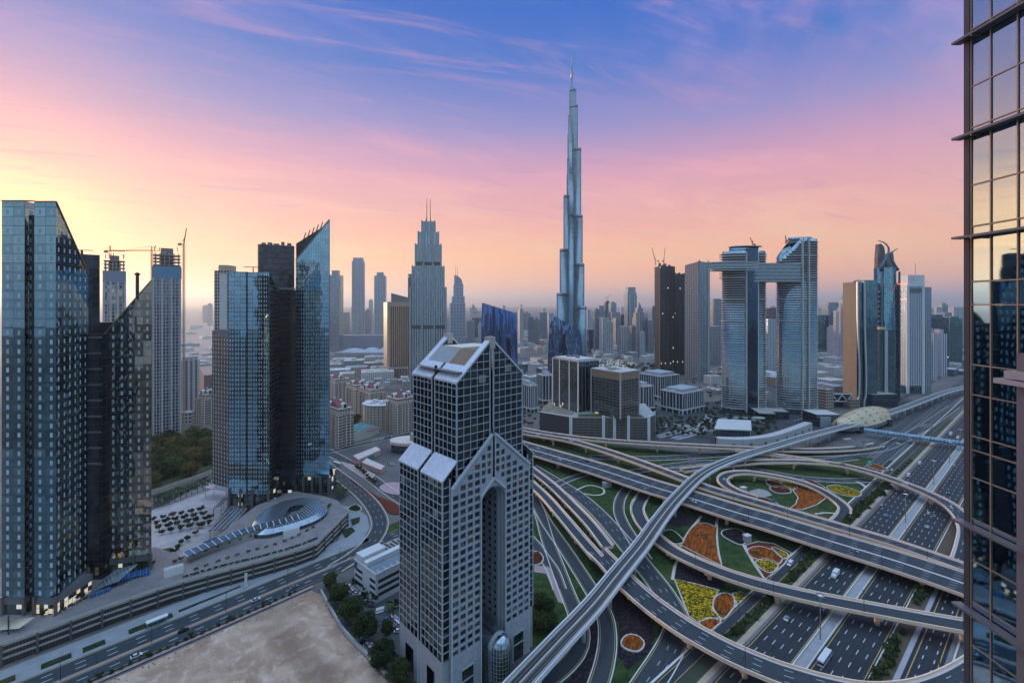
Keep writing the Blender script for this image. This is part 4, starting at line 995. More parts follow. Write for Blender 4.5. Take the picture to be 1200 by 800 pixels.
# ================================================================== generic tower with parts
FAC = dict(
    blue=facade("tower_blue", 4, 4, .5, 1.0, (.26, .36, .44), (.28, .34, .40), 1.0, .1, .025, .5),
    pale=facade("tower_pale", 5, 3.8, 2.0, 1.6, (.20, .27, .34), (.46, .49, .53), .9, .15, .02, .5),
    res=facade("tower_balcony", 6, 3.6, 2.2, 1.5, (.14, .18, .22), (.46, .46, .46), .8, .2, .02, .5),
    tan=facade("tower_tan", 5, 3.8, 2.2, 1.3, (.16, .19, .22), (.46, .40, .34), .8, .2, .02, .5),
    dark=facade("tower_dark", 4, 4, .4, .7, (.13, .18, .23), (.07, .09, .11), 1.0, .1, .03, .6, lit=.01),
    teal=facade("tower_teal", 3.5, 4, .3, .5, (.17, .32, .36), (.07, .13, .15), 1.0, .07, .02, .5),
    grey=facade("tower_grey", 4.5, 3.8, 1.4, 1.4, (.18, .22, .26), (.30, .32, .35), .9, .15, .02, .5),
    white=facade("tower_white", 4.4, 4.2, 2.2, 1.5, (.12, .17, .24), (.48, .50, .56), .8, .2, .02, .3))
def tower(label, xl, xr, yt, Y, dp, fac, rot=0.0, crown=(), name="tower", group=None, ribs=0, rib_mat=None, mast=None, z0=0.0, roofm=None):
    x0, x1 = XW(xl, Y), XW(xr, Y); w = x1 - x0; cx = (x0 + x1) / 2
    if rot: w = w / (math.cos(R(abs(rot))) + .6 * math.sin(R(abs(rot))))
    p = rect(cx, Y + dp / 2, w, dp, R(rot)); zt = ZW(yt, Y)
    T = thing(name, label, "tower" if zt > 60 else "building", (cx, Y + dp / 2, z0), group); m = FAC[fac] if isinstance(fac, str) else fac
    wall_part(T, "facade", p, z0, zt, m, None, roofm or M_roof)
    for k in range(ribs):
        u = (k + .5) / ribs; q = V(p[0]).lerp(V(p[1]), u); b = MB(); b.prism(rect(q.x, q.y - .4, w / ribs * .28, 1.6, R(rot)), z0, zt + 1, 0, 0); b.build("rib", rib_mat or M_conc, T)
    zc = zt
    for sx, dz in crown:
        q = rect(cx, Y + dp / 2, w * sx, dp * sx, R(rot)); wall_part(T, "crown", q, zc, zc + dz, m, None, M_roof); zc += dz
    if mast: b = MB(); b.tube([(cx, Y + dp / 2, zc), (cx, Y + dp / 2, zc + mast)], [1.0, .4], 5); b.build("mast", M_dark, T)
    return T, p, zt
def stepped_top(*a): pass
tower("slender grey blue tower with ribbed crown, left of the grey brown slab", 410, 425.5, 306, 1500, 40, "pale", 14, [(.82, 12)], ribs=3, rib_mat=plain("blue_grey_rib", (.36, .40, .46), .6))
tower("pale blue tower with a small raised top, beside the brown slab tower", 437, 451, 323, 1500, 36, "pale", 10, [(.6, 12)])
tower("pale tower just right of the slanting blue sail wall", 384.5, 397.5, 322, 1350, 34, "blue", 0, [(.55, 14)])
tower("thin dark blue tower peeping out left of the stepped tower", 478, 485, 321, 1400, 30, "dark", 0)
def brown_slab():
    Y0 = 1040; p = cb(449.5, 454.5, 481.5, Y0, 24); zt = ZW(354, Y0)
    T = thing("slab_tower", "brown stone slab tower with dark vertical window strips left of the stepped tower", "tower", (p[0][0] + 20, Y0 + 20, 0))
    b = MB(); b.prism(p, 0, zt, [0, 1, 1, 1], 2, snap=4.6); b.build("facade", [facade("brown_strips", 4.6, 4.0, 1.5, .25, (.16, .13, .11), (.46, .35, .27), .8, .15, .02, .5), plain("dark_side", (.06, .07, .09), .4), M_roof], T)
    for u in (.03, .97): q = V(p[0]).lerp(V(p[1]), u); b = MB(); b.prism(rect(q.x, q.y - .3, 5.5, 2.6, R(8)), 0, zt + 1, 0, 0); b.build("stone_pier", plain("brown_stone", (.40, .30, .235), .8), T)
    b = MB(); a, c = V(p[0]), V(p[1]); b.bar((a.x, a.y - .8, zt - 5), (c.x, c.y - .8, zt - 5), 2.5, 11); b.build("stone_band", plain("brown_stone", (.40, .30, .235), .8), T)
    b = MB(); q = rect(p[0][0] + 22, Y0 + 34, 44, 16, R(8)); b.prism(q, zt - 2, [ZW(343, Y0), ZW(349, Y0), ZW(349, Y0), ZW(343, Y0)], 0, 0); b.build("rear_block", M_concd, T)
    b = MB(); b.prism(rect(p[0][0] + 26, Y0 - 8, 44, 12, R(8)), 0, 24, 0, 1); b.build("podium", [facade("brown_podium", 6, 5, 1.4, 1.4, (.06, .07, .09), (.36, .29, .23), .8, .2, .02, .5), M_roof], T)
brown_slab()
# under construction, dark, with cranes
dk = facade("scaffold_dark", 3.2, 4.0, 1.0, .6, (.07, .07, .08), (.055, .052, .05), .8, .25, .05, .9, lit=.012)
dk2 = facade("scaffold_dark_side", 3.0, 4.0, 1.4, .9, (.05, .05, .06), (.16, .115, .09), .5, .3, .05, .9)
for lab, xl, xr, yt, Y, nm in (("dark unfinished tower with two red cranes on its jagged top", 767, 791, 312, 1060, 1), ("darker unfinished tower tucked between its crane topped twin and the pale ribbed tower", 786, 804, 322, 1085, 2)):
    p = cb(xl, xl + (5.5 if nm == 1 else 1), xr, Y, 6); zt = ZW(yt, Y)
    T = thing("unfinished_tower", lab, "tower", (p[0][0] + 20, Y + 20, 0)); b = MB(); b.prism(p, 0, zt, [0, 1, 1, 1], 2); b.build("facade", [dk, dk2, M_concd], T)
    b = MB(); q = V(p[0]).lerp(V(p[1]), .02); b.prism(rect(q.x, q.y - .6, 2, 1.4), 0, zt - 4, 0, 0); b.build("hoist_rail", plain("ochre_rail", (.36, .22, .10), .7), T)
    rs = random.Random(nm)
    for k in range(7): q = V(p[0]).lerp(V(p[1]), (k + .5) / 7); b = MB(); b.prism(rect(q.x, q.y + rs.uniform(3, 18), 4.5, 4), zt, zt + rs.uniform(2, 9), 0, 0); b.build("formwork", plain("form_brown", (.16, .11, .08), .8), T)
cr = plain("crane_red", (.22, .10, .07), .6)
crane("tower_crane", "thin red crane leaning left on the dark unfinished tower", (XW(768, 1070), 1070, ZW(310, 1060)), 9, 34, 120, 72, col=cr)
crane("tower_crane", "thin red crane leaning right on the dark unfinished tower", (XW(778, 1070), 1070, ZW(310, 1060)), 9, 34, 60, 68, col=cr)
# pale ribbed tower
def ribbed_tower():
    Y0 = 987; p = cb(802.5, 819.5, 832, Y0, 28); zt = ZW(306, Y0)
    T = thing("ribbed_tower", "pale grey ribbed apartment tower right of the dark unfinished ones", "tower", (p[0][0], p[0][1] + 15, 0))
    b = MB(); b.prism(p, 0, [zt, zt - 2, zt - 2, zt - 6], [1, 1, 0, 0], 2, snap=5); b.build("facade", [facade("ribbed_tan", 5, 3.4, 1.6, 1.2, (.16, .17, .19), (.40, .38, .36), .8, .2, .02, .5), facade("ribbed_teal", 5, 3.4, 1.2, 1.0, (.16, .25, .29), (.32, .36, .38), .9, .15, .02, .5), M_roof], T)
    for e, us in ((0, (0, .85)), (3, (1,))):
        for u in us:
            a, c = V(p[e]), V(p[(e + 1) % 4]); q = a.lerp(c, u); b = MB(); b.prism(rect(q.x, q.y - .4, 3, 2.4, R(28)), 0, zt + 2, 0, 0); b.build("pale_fin", plain("fin_grey", (.50, .50, .50), .6), T)
ribbed_tower()

# ================================================================== twin curved towers joined by a high bridge
def twin_towers():
    T = thing("bridge_towers", "two curved glass balcony towers joined near the top by a long sky bridge", "skyscraper", (XW(902, 690), 700, 0))
    gl = facade("curve_glass", 3.4, 3.7, .3, 0, (.19, .29, .35), (.04, .055, .07), 1.0, .05, .008, .3)
    slab = plain("balcony_slab", (.50, .49, .47), .6)
    Y0 = 690.0
    specs = [(877.5, 24.5, 293.5, 845, 897), (941, 22.5, 279, 911, 958)]
    for k, (pc, hp, yt, _, _) in enumerate(specs):
        cx = XW(pc, Y0); rx = (XW(pc + hp, Y0) - XW(pc - hp, Y0)) / 2; ry = 15.0; cy = Y0 + ry; zt = ZW(yt, Y0); rot = R(-6 if k == 0 else -4)
        poly = ellipse(cx, cy, rx, ry, 44, rot)
        if k == 0: wall_part(T, "glass_shaft", poly, 0, zt, gl, None, M_roof, (), True)
        else:                                                      # the right tower's top slopes down on its left side
            zs = [zt - max(0, -(p[0] - cx) / rx - .1) * 34 for p in poly]; b = MB(); b.prism(poly, 0, zs, 0, 1, False, None, True); b.build("glass_shaft", [gl, M_darkglass], T)
        zz = 8.0; n = 0
        while zz < zt - 3:
            b = MB(); g_ = 1.35 if (n % 9) else 1.7
            q = ellipse(cx, cy, rx + g_, ry + g_, 44, rot)
            if zz > zt - 42: q = [(p[0] - (3.5 if (p[0] - cx) < -rx * .55 and k == 0 else 0), p[1]) for p in q]
            if k == 1: q = [p if zz < zt - max(0, -(p[0] - cx) / rx - .1) * 34 else (cx + (p[0] - cx) * .2 + rx * .3, p[1]) for p in q]
            b.prism(q, zz, zz + (.85 if n % 9 else 1.5), 0, 0, True); b.build("balcony_slab", slab, T); zz += 3.7; n += 1
        if k == 0:
            b = MB(); b.prism([(XW(875.5, Y0), Y0 - 2.8), (XW(887, Y0), Y0 - 2.2), (XW(887, Y0), Y0 + 16), (XW(875.5, Y0), Y0 + 16)], 0, zt + 3, 0, 0); b.build("dark_spine", facade("spine_glass", 3, 3.7, .12, .1, (.07, .13, .2), (.02, .03, .04), 1, .05, .02, .4), T)
            for x_ in (874.6, 888): b = MB(); b.prism(rect(XW(x_, Y0), Y0 + 1, 1.5, 6), 0, zt - 2, 0, 0); b.build("pale_fin", slab, T)
            wall_part(T, "roof_drum", ellipse(cx, cy, rx * .68, ry * .7, 28, rot), zt - 1, zt + 7, gl, None, M_concd, (), True); wall_part(T, "roof_disc", ellipse(cx + 2, cy, rx * .78, ry * .8, 28, rot), zt + 7, zt + 8.2, slab, None, M_roof)
        else:
            for x_ in (939.5, 947): b = MB(); b.prism(rect(XW(x_, Y0), Y0 - .6, 1.6, 6), 0, zt + 1, 0, 0); b.build("pale_fin", slab, T)
            wall_part(T, "roof_drum", ellipse(cx + 5, cy, rx * .6, ry * .6, 24, rot), zt - 1, zt + 3, gl, None, M_concd, (), True)
    # bridge: three decks thick between the towers, thin prow to the left
    za, zb_ = ZW(329.5, Y0), ZW(309, Y0); xl, xr = XW(849, Y0), XW(942, Y0)
    wall_part(T, "sky_bridge", [(XW(884, Y0), Y0 - 3), (XW(938, Y0), Y0 - 1), (XW(938, Y0), Y0 + 24), (XW(884, Y0), Y0 + 24)], za, zb_, gl, None, M_roof)
    for i in range(6): zz = lerp(za, zb_, i / 5); b = MB(); b.prism([(XW(882, Y0), Y0 - 4.4), (XW(939, Y0), Y0 - 2.4), (XW(939, Y0), Y0 + 26), (XW(882, Y0), Y0 + 26)], zz - .5, zz + .6, 0, 0, True); b.build("bridge_slab", slab, T)
    pr = [(XW(832, Y0), Y0 + 9), (XW(846, Y0), Y0 - 3), (XW(886, Y0), Y0 - 5), (XW(886, Y0), Y0 + 26), (XW(842, Y0), Y0 + 22)]
    wall_part(T, "prow", grow(pr, -1.5), ZW(315, Y0), ZW(308, Y0), gl, None, M_roof)
    for y0 in (317, 314.5, 311, 307.5): b = MB(); b.prism(pr, ZW(y0, Y0), ZW(y0, Y0) + 1.1, 0, 0, True); b.build("prow_slab", slab, T)
    rs = random.Random(5)
    for k in range(16): x_ = XW(rs.uniform(836, 936), Y0); b = MB(); b.prism(rect(x_, Y0 + rs.uniform(2, 20), rs.uniform(1.5, 4), 3), zb_ - (0 if x_ > XW(886, Y0) else 0), zb_ + rs.uniform(1.5, 3.2), 0, 0); b.build("roof_unit", M_concd, T)
    b = MB(); b.prism(rect(XW(903, 672), 676, 46, 24, R(-8)), 0, 11, 0, 1); b.prism(rect(XW(897, 660), 660, 22, 14, R(-8)), 10, 11.2, 1, 1, True); b.build("entrance_podium", [M_darkglass, M_roof], T)
    b = MB(); b.prism(ellipse(XW(889, 640), 640, 9, 6, 20), 7, 8.2, 0, 0, True); b.tube([(XW(889, 640), 640, 0), (XW(889, 640), 640, 7)], 1.5, 8); b.build("entrance_disc", M_roof, T)
twin_towers()
crane("tower_crane", "thin crane on the roof of the lower twin tower", (XW(882, 700), 700, ZW(290, 690)), 6, 13, 100, 65, col=cr)
crane("tower_crane", "thin crane on the roof of the taller twin tower", (XW(921, 705), 705, ZW(284, 690)), 5, 8, 90, 80, col=cr)

# ================================================================== towers on the right
def fin_tower():
    Y0 = 740; T = thing("kinked_tower", "teal glass tower with a tan end wall and bent silver fins behind the station", "tower", (XW(1012, Y0), Y0 + 15, 0))
    zt = ZW(331, Y0)
    wall_part(T, "tan_wall", [(XW(996.5, Y0 + 12), Y0 + 12), (XW(1004, Y0), Y0), (XW(1005, Y0), Y0 + 26), (XW(997, Y0 + 12), Y0 + 30)], 0, zt + 1, facade("tan_tiles", 1.6, 3.2, .2, .5, (.20, .155, .125), (.14, .11, .09), 0, .7, 0, .2), None, M_roof)
    b = MB(); g2 = FAC["teal"]
    for xl, xr, dy in ((1005.5, 1011.5, 1.5), (1014, 1030.5, 0.5)):
        wall_part(T, "glass_wall", [(XW(xl, Y0), Y0 + dy), (XW(xr, Y0), Y0 + dy + (0 if xl < 1010 else 4)), (XW(xr, Y0), Y0 + 26), (XW(xl, Y0), Y0 + 26)], 0, zt + (0 if xl < 1010 else 4), g2, 3.5, M_roof)
    for x_, k in ((1004.6, 0), (1012.6, 1)):                       # fins that bend outward low down
        b = MB(); px_ = lambda y: XW(x_ + (2.2 if k == 0 else 2.0) * math.exp(-((y - 440) / 42.0) ** 2) - (1.5 if y > 470 else 0), Y0)
        ys = [478 - i * 7.4 for i in range(21)]
        for y0, y1 in zip(ys[:-1], ys[1:]): b.bar((px_(y0), Y0 - .6, ZW(y0, Y0)), (px_(y1), Y0 - .6, ZW(y1, Y0)), 2.4, 2.0)
        b.build("silver_fin", plain("silver_fin", (.52, .53, .57), .4, .4, .08), T)
    b = MB(); b.prism(rect(XW(1001, Y0 - 12), Y0 - 6, 16, 16), 0, 15, 0, 0); b.build("tan_base", facade("tan_base", 3, 5, .6, 2.5, (.06, .06, .07), (.30, .23, .18), 0, .6, 0, .2), T)
    b = MB(); b.bar((XW(1010, Y0), Y0 + 10, zt), (XW(1010, Y0), Y0 + 10, zt + 4), .6); b.bar((XW(1008, Y0), Y0 + 10, zt + 4), (XW(1014, Y0), Y0 + 10, zt + 6), .5); b.build("roof_davit", M_dark, T)
fin_tower()
def horned_tower():
    Y0 = 780; cx, cy = XW(1047, Y0), Y0 + 18; T = thing("horned_tower", "dark teal tower crowned by two crossing curved horns", "skyscraper", (cx, cy, 0)); zt = ZW(313, Y0)
    W_ = XW(1057.5, Y0) - XW(1036.5, Y0); gm = facade("horned_glass", 3, 4, .3, .5, (.075, .15, .175), (.03, .055, .07), 1, .07, .01, .4)
    wall_part(T, "glass_shaft", ellipse(cx, cy, W_ * .5, 16, 24), 0, zt, gm, None, M_concd, (), True)
    wall_part(T, "side_wing", rect(cx, cy + 5, W_ * 1.36, 20), 0, ZW(331, Y0), facade("horned_sides", 3, 4, .9, 1.2, (.12, .2, .24), (.08, .12, .15), 1, .1, .03, .6), None, M_concd)
    rib = plain("steel_blue", (.16, .22, .28), .4, .5)
    for sx in (-1, 1):
        for j, off in enumerate((.50, .66)): b = MB(); x_ = cx + sx * W_ * off; b.prism(rect(x_, cy - 12 + j * 6, 1.5, 3), 0, ZW(318 + j * 14, Y0), 0, 0); b.build("rib", rib, T)
        for k in range(16): b = MB(); zz = 60 + k * 8.5; b.prism(rect(cx + sx * W_ * .585, cy - 8, 3.0, 5), zz, zz + 4.2, 0, 0, True); b.build("bracket", plain("bracket", (.26, .31, .35), .5, .3), T)
    def horn(pts, r0, r1):
        b = MB(); n = len(pts); b.tube([(XW(x_, Y0), cy + dy, ZW(y_, Y0)) for x_, y_, dy in pts], [lerp(r0, r1, i / (n - 1)) for i in range(n)], 7); b.build("horn", rib, T)
    horn([(1037, 316, -8), (1039.5, 309, -9), (1043, 302, -10), (1046, 295, -10), (1046.6, 290, -9), (1044.5, 285.5, -8), (1041, 282.6, -7), (1036, 280.8, -6)], 2.6, .8)
    horn([(1058, 316, -8), (1053, 310, -10), (1049.5, 304, -11), (1047.2, 298, -11), (1049.5, 294.8, -10), (1053.5, 292.6, -9), (1057.5, 290.5, -8)], 2.6, .7)
    mesh = facade("crown_mesh", 3.2, 3.2, .8, .5, (.20, .17, .15), (.15, .18, .21), .6, .2, .03, .8)
    b = MB()
    for pts in ([(1037.4, 314), (1046, 314), (1046.2, 294), (1045, 287.5), (1041.5, 284), (1039, 284.5), (1037.8, 298)], [(1048, 314), (1057.4, 314), (1057, 303), (1055.8, 293.8), (1052, 295.2), (1048.6, 298.5)]):
        b = MB(); f0 = [(XW(x_, Y0), cy - 2, ZW(y_, Y0)) for x_, y_ in pts]; f1 = [(p[0], cy + 6, p[2]) for p in f0]; b.face(f0); b.face(f1[::-1])
        for i in range(len(f0)): j = (i + 1) % len(f0); b.face([f0[j], f0[i], f1[i], f1[j]])
        b.build("crown_lattice", mesh, T)
horned_tower()
T_, p_, z_ = tower("narrow dark glass block with a silver strip in front of the horned tower", 1031, 1049, 386, 760, 20, "teal", 0, (), "glass_block")
b = MB(); b.prism(rect(XW(1038.5, 758), 758.5, 5, 2), 0, z_ - 1, 0, 0); b.build("silver_strip", plain("silver_fin", (.52, .53, .57), .4, .4, .08), T_)
wall_part(T_, "roof_block", rect(XW(1035, 762), 768, 11, 10), z_, z_ + 4, plain("bright_tan", (.62, .44, .30), .6), None, M_roof)  # roof block in one even bright tan
tower("dark glass podium building with a white roof edge behind the metro track", 1018, 1054, 462, 740, 34, "dark", 8, (), "glass_block")
def white_tower():
    Y0 = 854; zt = ZW(335, Y0); T = thing("white_tower", "white gridded tower with a square roof box and a mast", "tower", (XW(1077, Y0), Y0 + 18, 0))
    b = MB(); b.prism(fx(1062.5, 1083.5, Y0, 34), 14, zt, 0, 1, snap=4.4); b.build("facade", [FAC["white"], M_roof], T)
    wall_part(T, "facade", fx(1083.5, 1091.5, Y0 + 3, 30), 0, zt - 2, facade("white_side", 3, 4.2, .8, 1.2, (.16, .24, .3), (.40, .44, .48), .9, .1, .02, .4), 3, M_roof)
    for x_ in (1063.5, 1081.5): b = MB(); b.prism(rect(XW(x_, Y0), Y0 - .5, 4.5, 2), 0, zt + 1, 0, 0); b.build("pier", M_white, T)
    b = MB(); b.prism(fx(1066, 1081, Y0 - .3, 2), ZW(343, Y0), ZW(337.5, Y0), 0, 0); b.build("louvre_band", M_concd, T)
    wall_part(T, "roof_box", fx(1064, 1083.5, Y0 + 6, 20), zt, ZW(322, Y0), M_white, None, M_roofw)
    b = MB(); X = XW(1074, Y0); b.tube([(X, Y0 + 3, ZW(327, Y0)), (X, Y0 + 3, ZW(309, Y0))], [1.3, .8], 6); b.build("mast", M_white, T)
    wall_part(T, "glass_base", fx(1064, 1082, Y0 + 2, 30), 0, 14, FAC["teal"])
    for x_, y_ in ((1057.5, 333), (1061, 333), (1061.2, 351)): pass
white_tower()
for x_, y_, lab in ((1057.5, 332.5, "left of the upper pair of red warning lights on the horned tower"), (1060.8, 332.5, "right of the upper pair of red warning lights on the horned tower"), (1060.8, 351, "lower red warning light on the horned tower")):
    b = MB(); X = XW(x_, 776); b.lathe((X, 776, ZW(y_, 776)), [(0, -1), (1, 0), (0, 1)], 8); b.bar((X, 776, ZW(y_, 776)), (X, 786, ZW(y_, 776)), .5); tag(b.build("warning_light", glow("red_lamp", (1, .08, .05), 4)), lab, "light", "red warning lights")
# ================================================================== roads, flyovers, metro
def spline(pts, step=4.0):
    pts = [V(p) for p in pts]; out = []
    ext = [pts[0] * 2 - pts[1]] + pts + [pts[-1] * 2 - pts[-2]]
    for i in range(1, len(ext) - 2):
        p0, p1, p2, p3 = ext[i - 1:i + 3]; n = max(2, int((p2 - p1).length / step))
        for k in range(n):
            t = k / n; out.append(.5 * ((2 * p1) + (p2 - p0) * t + (2 * p0 - 5 * p1 + 4 * p2 - p3) * t * t + (3 * p1 - p0 - 3 * p2 + p3) * t ** 3))
    out.append(pts[-1]); return out
def px(path): return [P(*q) if len(q) == 3 else P(q[0], q[1], 0) for q in path]
def rights(pts):
    r = []
    for i in range(len(pts)):
        d_ = pts[min(i + 1, len(pts) - 1)] - pts[max(i - 1, 0)]; d_.z = 0; d_.normalize(); r.append(V((d_.y, -d_.x, 0)))
    return r
def sweep(mb, pts, prof, mi=0, closed=True, caps=True, rt=None):
    """profile [(offset right, dz)] swept along pts; uv = (offset, distance)"""
    rt = rt or rights(pts); s_ = 0.0; n = len(prof); rows = []
    for i, p in enumerate(pts):
        if i: s_ += (p - pts[i - 1]).length
        rows.append(([p + rt[i] * o + V((0, 0, dz)) for o, dz in prof], s_))
    for (a, sa), (b_, sb_) in zip(rows[:-1], rows[1:]):
        for k in range(n if closed else n - 1):
            l = (k + 1) % n; m_ = mi[k] if isinstance(mi, (list, tuple)) else mi
            mb.face([a[k], a[l], b_[l], b_[k]], m_, [(prof[k][0], sa), (prof[l][0], sa), (prof[l][0], sb_), (prof[k][0], sb_)])
    if closed and caps: mb.face(rows[0][0][::-1], mi if not isinstance(mi, (list, tuple)) else mi[0]); mb.face(rows[-1][0], mi if not isinstance(mi, (list, tuple)) else mi[0])
ASPH = (.032, .041, .052)
RZ = [0.03]
def road(label, path, w, lane, kerb=.5, step=4.0, name="road", mat=None, world=False, edge=(.55, .37, .10), z=None):
    pts = path if world else px(path)
    zz = z if z is not None else RZ[0]; RZ[0] += .006
    pts = spline([V((p.x, p.y, p.z + zz)) for p in pts], step); b = MB(); h = w / 2
    sweep(b, pts, [(-h, 0), (h, 0)], 0, False)
    o = b.build(name, mat or roadmat("asphalt_%d_%d" % (w * 10, lane * 10), h, lane, edge, 0.7, ASPH)); tag(o, label, "road", kind="structure")
    if kerb:
        for sx in (-1, 1):
            b = MB(); a, c = (h, h + kerb) if sx > 0 else (-h - kerb, -h); sweep(b, pts, [(a, .14), (c, .14), (c, -.1), (a, -.1)], 0); tag(b.build("kerb", M_kerb), "pale kerb " + ("along one side" if sx > 0 else "along the other side") + " of " + label, "kerb", kind="structure")
    return o
M_kerb = plain("kerb_stone", (.58, .57, .58), .8, 0, .15, .3)
M_par = M_peach
M_lav = plain("lavender_concrete", (.52, .44, .44), .8, 0, .15, .2)
def flyover(label, path, w, lane, piers=(), edge=(.55, .37, .10), par=1.05, thick=1.7, step=4.0, name="flyover", strip=None, group=None, sides=(1, 1), median=None):
    pts = spline(px(path), step); h = w / 2; mid = pts[len(pts) // 2]
    T = thing(name, label, "flyover", (mid.x, mid.y, 0), group)
    b = MB(); sweep(b, pts, [(-h, 0), (h, 0), (h, -.4), (h - 1.2, -thick), (-h + 1.2, -thick), (-h, -.4)][::-1], [1, 1, 1, 1, 0, 1]); 
    b.build("deck", [roadmat("asphalt_%d_%d" % (w * 10, lane * 10), h, lane, edge, 1.1, ASPH), M_par], T)
    for sx in (-1, 1):
        if not sides[0 if sx < 0 else 1]: continue
        b = MB(); a, c = (h - .45, h + .06) if sx > 0 else (-h - .06, -h + .45); sweep(b, pts, [(a, par), (c, par), (c, -.75), (a, -.75)][::-1]); o = b.build("parapet", M_par, T)
        b = MB(); a, c = ((h - 1.7, h - .45) if sx > 0 else (-h + .45, -h + 1.7)); sweep(b, pts, [(a, .16), (c, .16), (c, -.2), (a, -.2)][::-1]); b.build("verge", M_lav, o)
    if median:
        b = MB(); sweep(b, pts, [(-median, .18), (median, .18), (median, -.2), (-median, -.2)][::-1]); b.build("median", M_lav, T)
    acc = [0.0]
    for i in range(1, len(pts)): acc.append(acc[-1] + (pts[i] - pts[i - 1]).length)
    rt = rights(pts)
    for f_ in piers:
        i = min(range(len(acc)), key=lambda k: abs(acc[k] - f_ * acc[-1])); p = pts[i]; r_ = rt[i]; zt = p.z - thick
        if zt < 2: continue
        b = MB(); rd = 1.25; cols = (0,) if w < 20 else (-w * .24, w * .24)
        b.tube([(p.x + r_.x * cols[0], p.y + r_.y * cols[0], -.2), (p.x + r_.x * cols[0], p.y + r_.y * cols[0], zt - 1.1)], rd, 10); o = b.build("pier", M_par, T)
        if len(cols) > 1: b = MB(); b.tube([(p.x + r_.x * cols[1], p.y + r_.y * cols[1], -.2), (p.x + r_.x * cols[1], p.y + r_.y * cols[1], zt - 1.1)], rd, 10); b.build("pier", M_par, T)
        b = MB(); q = r_ * (w * .36); t_ = V((-r_.y, r_.x, 0)) * 1.2
        poly = [p - q - t_, p + q - t_, p + q + t_, p - q + t_]; b.prism([(v.x, v.y) for v in poly], zt - 1.3, zt + .05, 0, 0, True); b.build("pier_cap", M_par, o)
    return T, pts

# ------------------------------------------------------------------ the wide highway
HO, HD, HN = V((179, 275, 0)), V((.7733, .634, 0)), V((.634, -.7733, 0))
def hw(s, t, z=0.0): q = HO + HD * s + HN * t; return V((q.x, q.y, z))
S0, S1 = -260, 5000
def hstrip(name, label, t0, t1, z, mat, cat=None, s0=S0, s1=S1, hgt=None, kind="structure"):
    b = MB()
    if hgt is None:
        n = 24
        for i in range(n):
            a, c = s0 + (s1 - s0) * (i / n) ** 2, s0 + (s1 - s0) * ((i + 1) / n) ** 2; m_, hh = (t0 + t1) / 2, (t1 - t0) / 2
            b.face([hw(a, t1, z), hw(c, t1, z), hw(c, t0, z), hw(a, t0, z)], 0, [(hh, a), (hh, c), (-hh, c), (-hh, a)])
    else: sweep(b, [hw(s0, 0, 0), hw((s0 + s1) / 2, 0, 0), hw(s1, 0, 0)], [(t0, hgt), (t1, hgt), (t1, z - .1), (t0, z - .1)][::-1])
    return tag(b.build(name, mat), label, cat or name, kind=kind)
A_hw = roadmat("highway", 9.4, 3.76, (.62, .40, .10), .9, (.020, .026, .035), (.52, .54, .56), (12, 4.2), .18)
hstrip("road", "left carriageway of the wide dark highway, five lanes", 0, 18.8, .10, A_hw)
hstrip("road", "right carriageway of the wide dark highway, five lanes", 24.3, 43.1, .10, A_hw)
hstrip("median", "pale paved strip between the two highway carriageways", 19.3, 23.8, .25, plain("median_paving", (.30, .29, .31), .9, 0, .3, .2))
for t_, l_ in ((18.8, "left"), (23.8, "right")): hstrip("barrier", "low concrete barrier on the %s side of the highway median" % l_, t_, t_ + .5, 0, M_kerb, hgt=1.0)
hstrip("pavement", "dark pinkish shoulder left of the highway", -1.6, -.0, .10, plain("shoulder_pink", (.17, .145, .17), .9))
hstrip("verge", "sandy verge strip between hedge and highway", -4.3, -1.6, .09, plain("verge_sand", (.40, .31, .23), .95, 0, .25, .2))
hstrip("soil", "dark planted soil under the hedges left of the highway", -9.6, -4.3, .08, plain("hedge_soil", (.045, .055, .035), .95, 0, .4, .3), s1=600)
hstrip("road", "narrow service road between flower beds and hedge", -16.4, -9.6, .105, roadmat("service", 3.4, 0, (.58, .38, .10), 1.0, (.026, .033, .043)), s1=900)
hstrip("pavement", "pale pavement edge beside the narrow service road", -17.4, -16.4, .16, M_kerb, s1=900)
hstrip("soil", "dry brown planted verge right of the highway", 43.6, 50.2, .07, plain("dry_soil", (.10, .075, .05), .95, 0, .4, .2), s1=900)
hstrip("kerb", "pale kerb along the right edge of the highway", 43.1, 43.6, 0, M_kerb, hgt=.4)
hstrip("pavement", "pale lilac walkway between planted verge and exit road", 50.2, 52.2, .14, plain("lilac_paving", (.36, .33, .38), .85, 0, .15, .2), s1=900)
hstrip("road", "two lane exit road right of the planted verge", 52.2, 63.5, .10, roadmat("exit_road", 5.65, 4.0, (.62, .40, .10), 1.6, (.020, .026, .035), (.55, .57, .6), (9, 3.2), .2), s1=900)
hstrip("pavement", "grey shoulder right of the exit road", 63.5, 65.6, .12, plain("shoulder_grey", (.19, .19, .21), .9), s1=900)
hstrip("barrier", "concrete barrier right of the exit road", 65.6, 66.2, 0, M_kerb, hgt=1.0, s1=900)

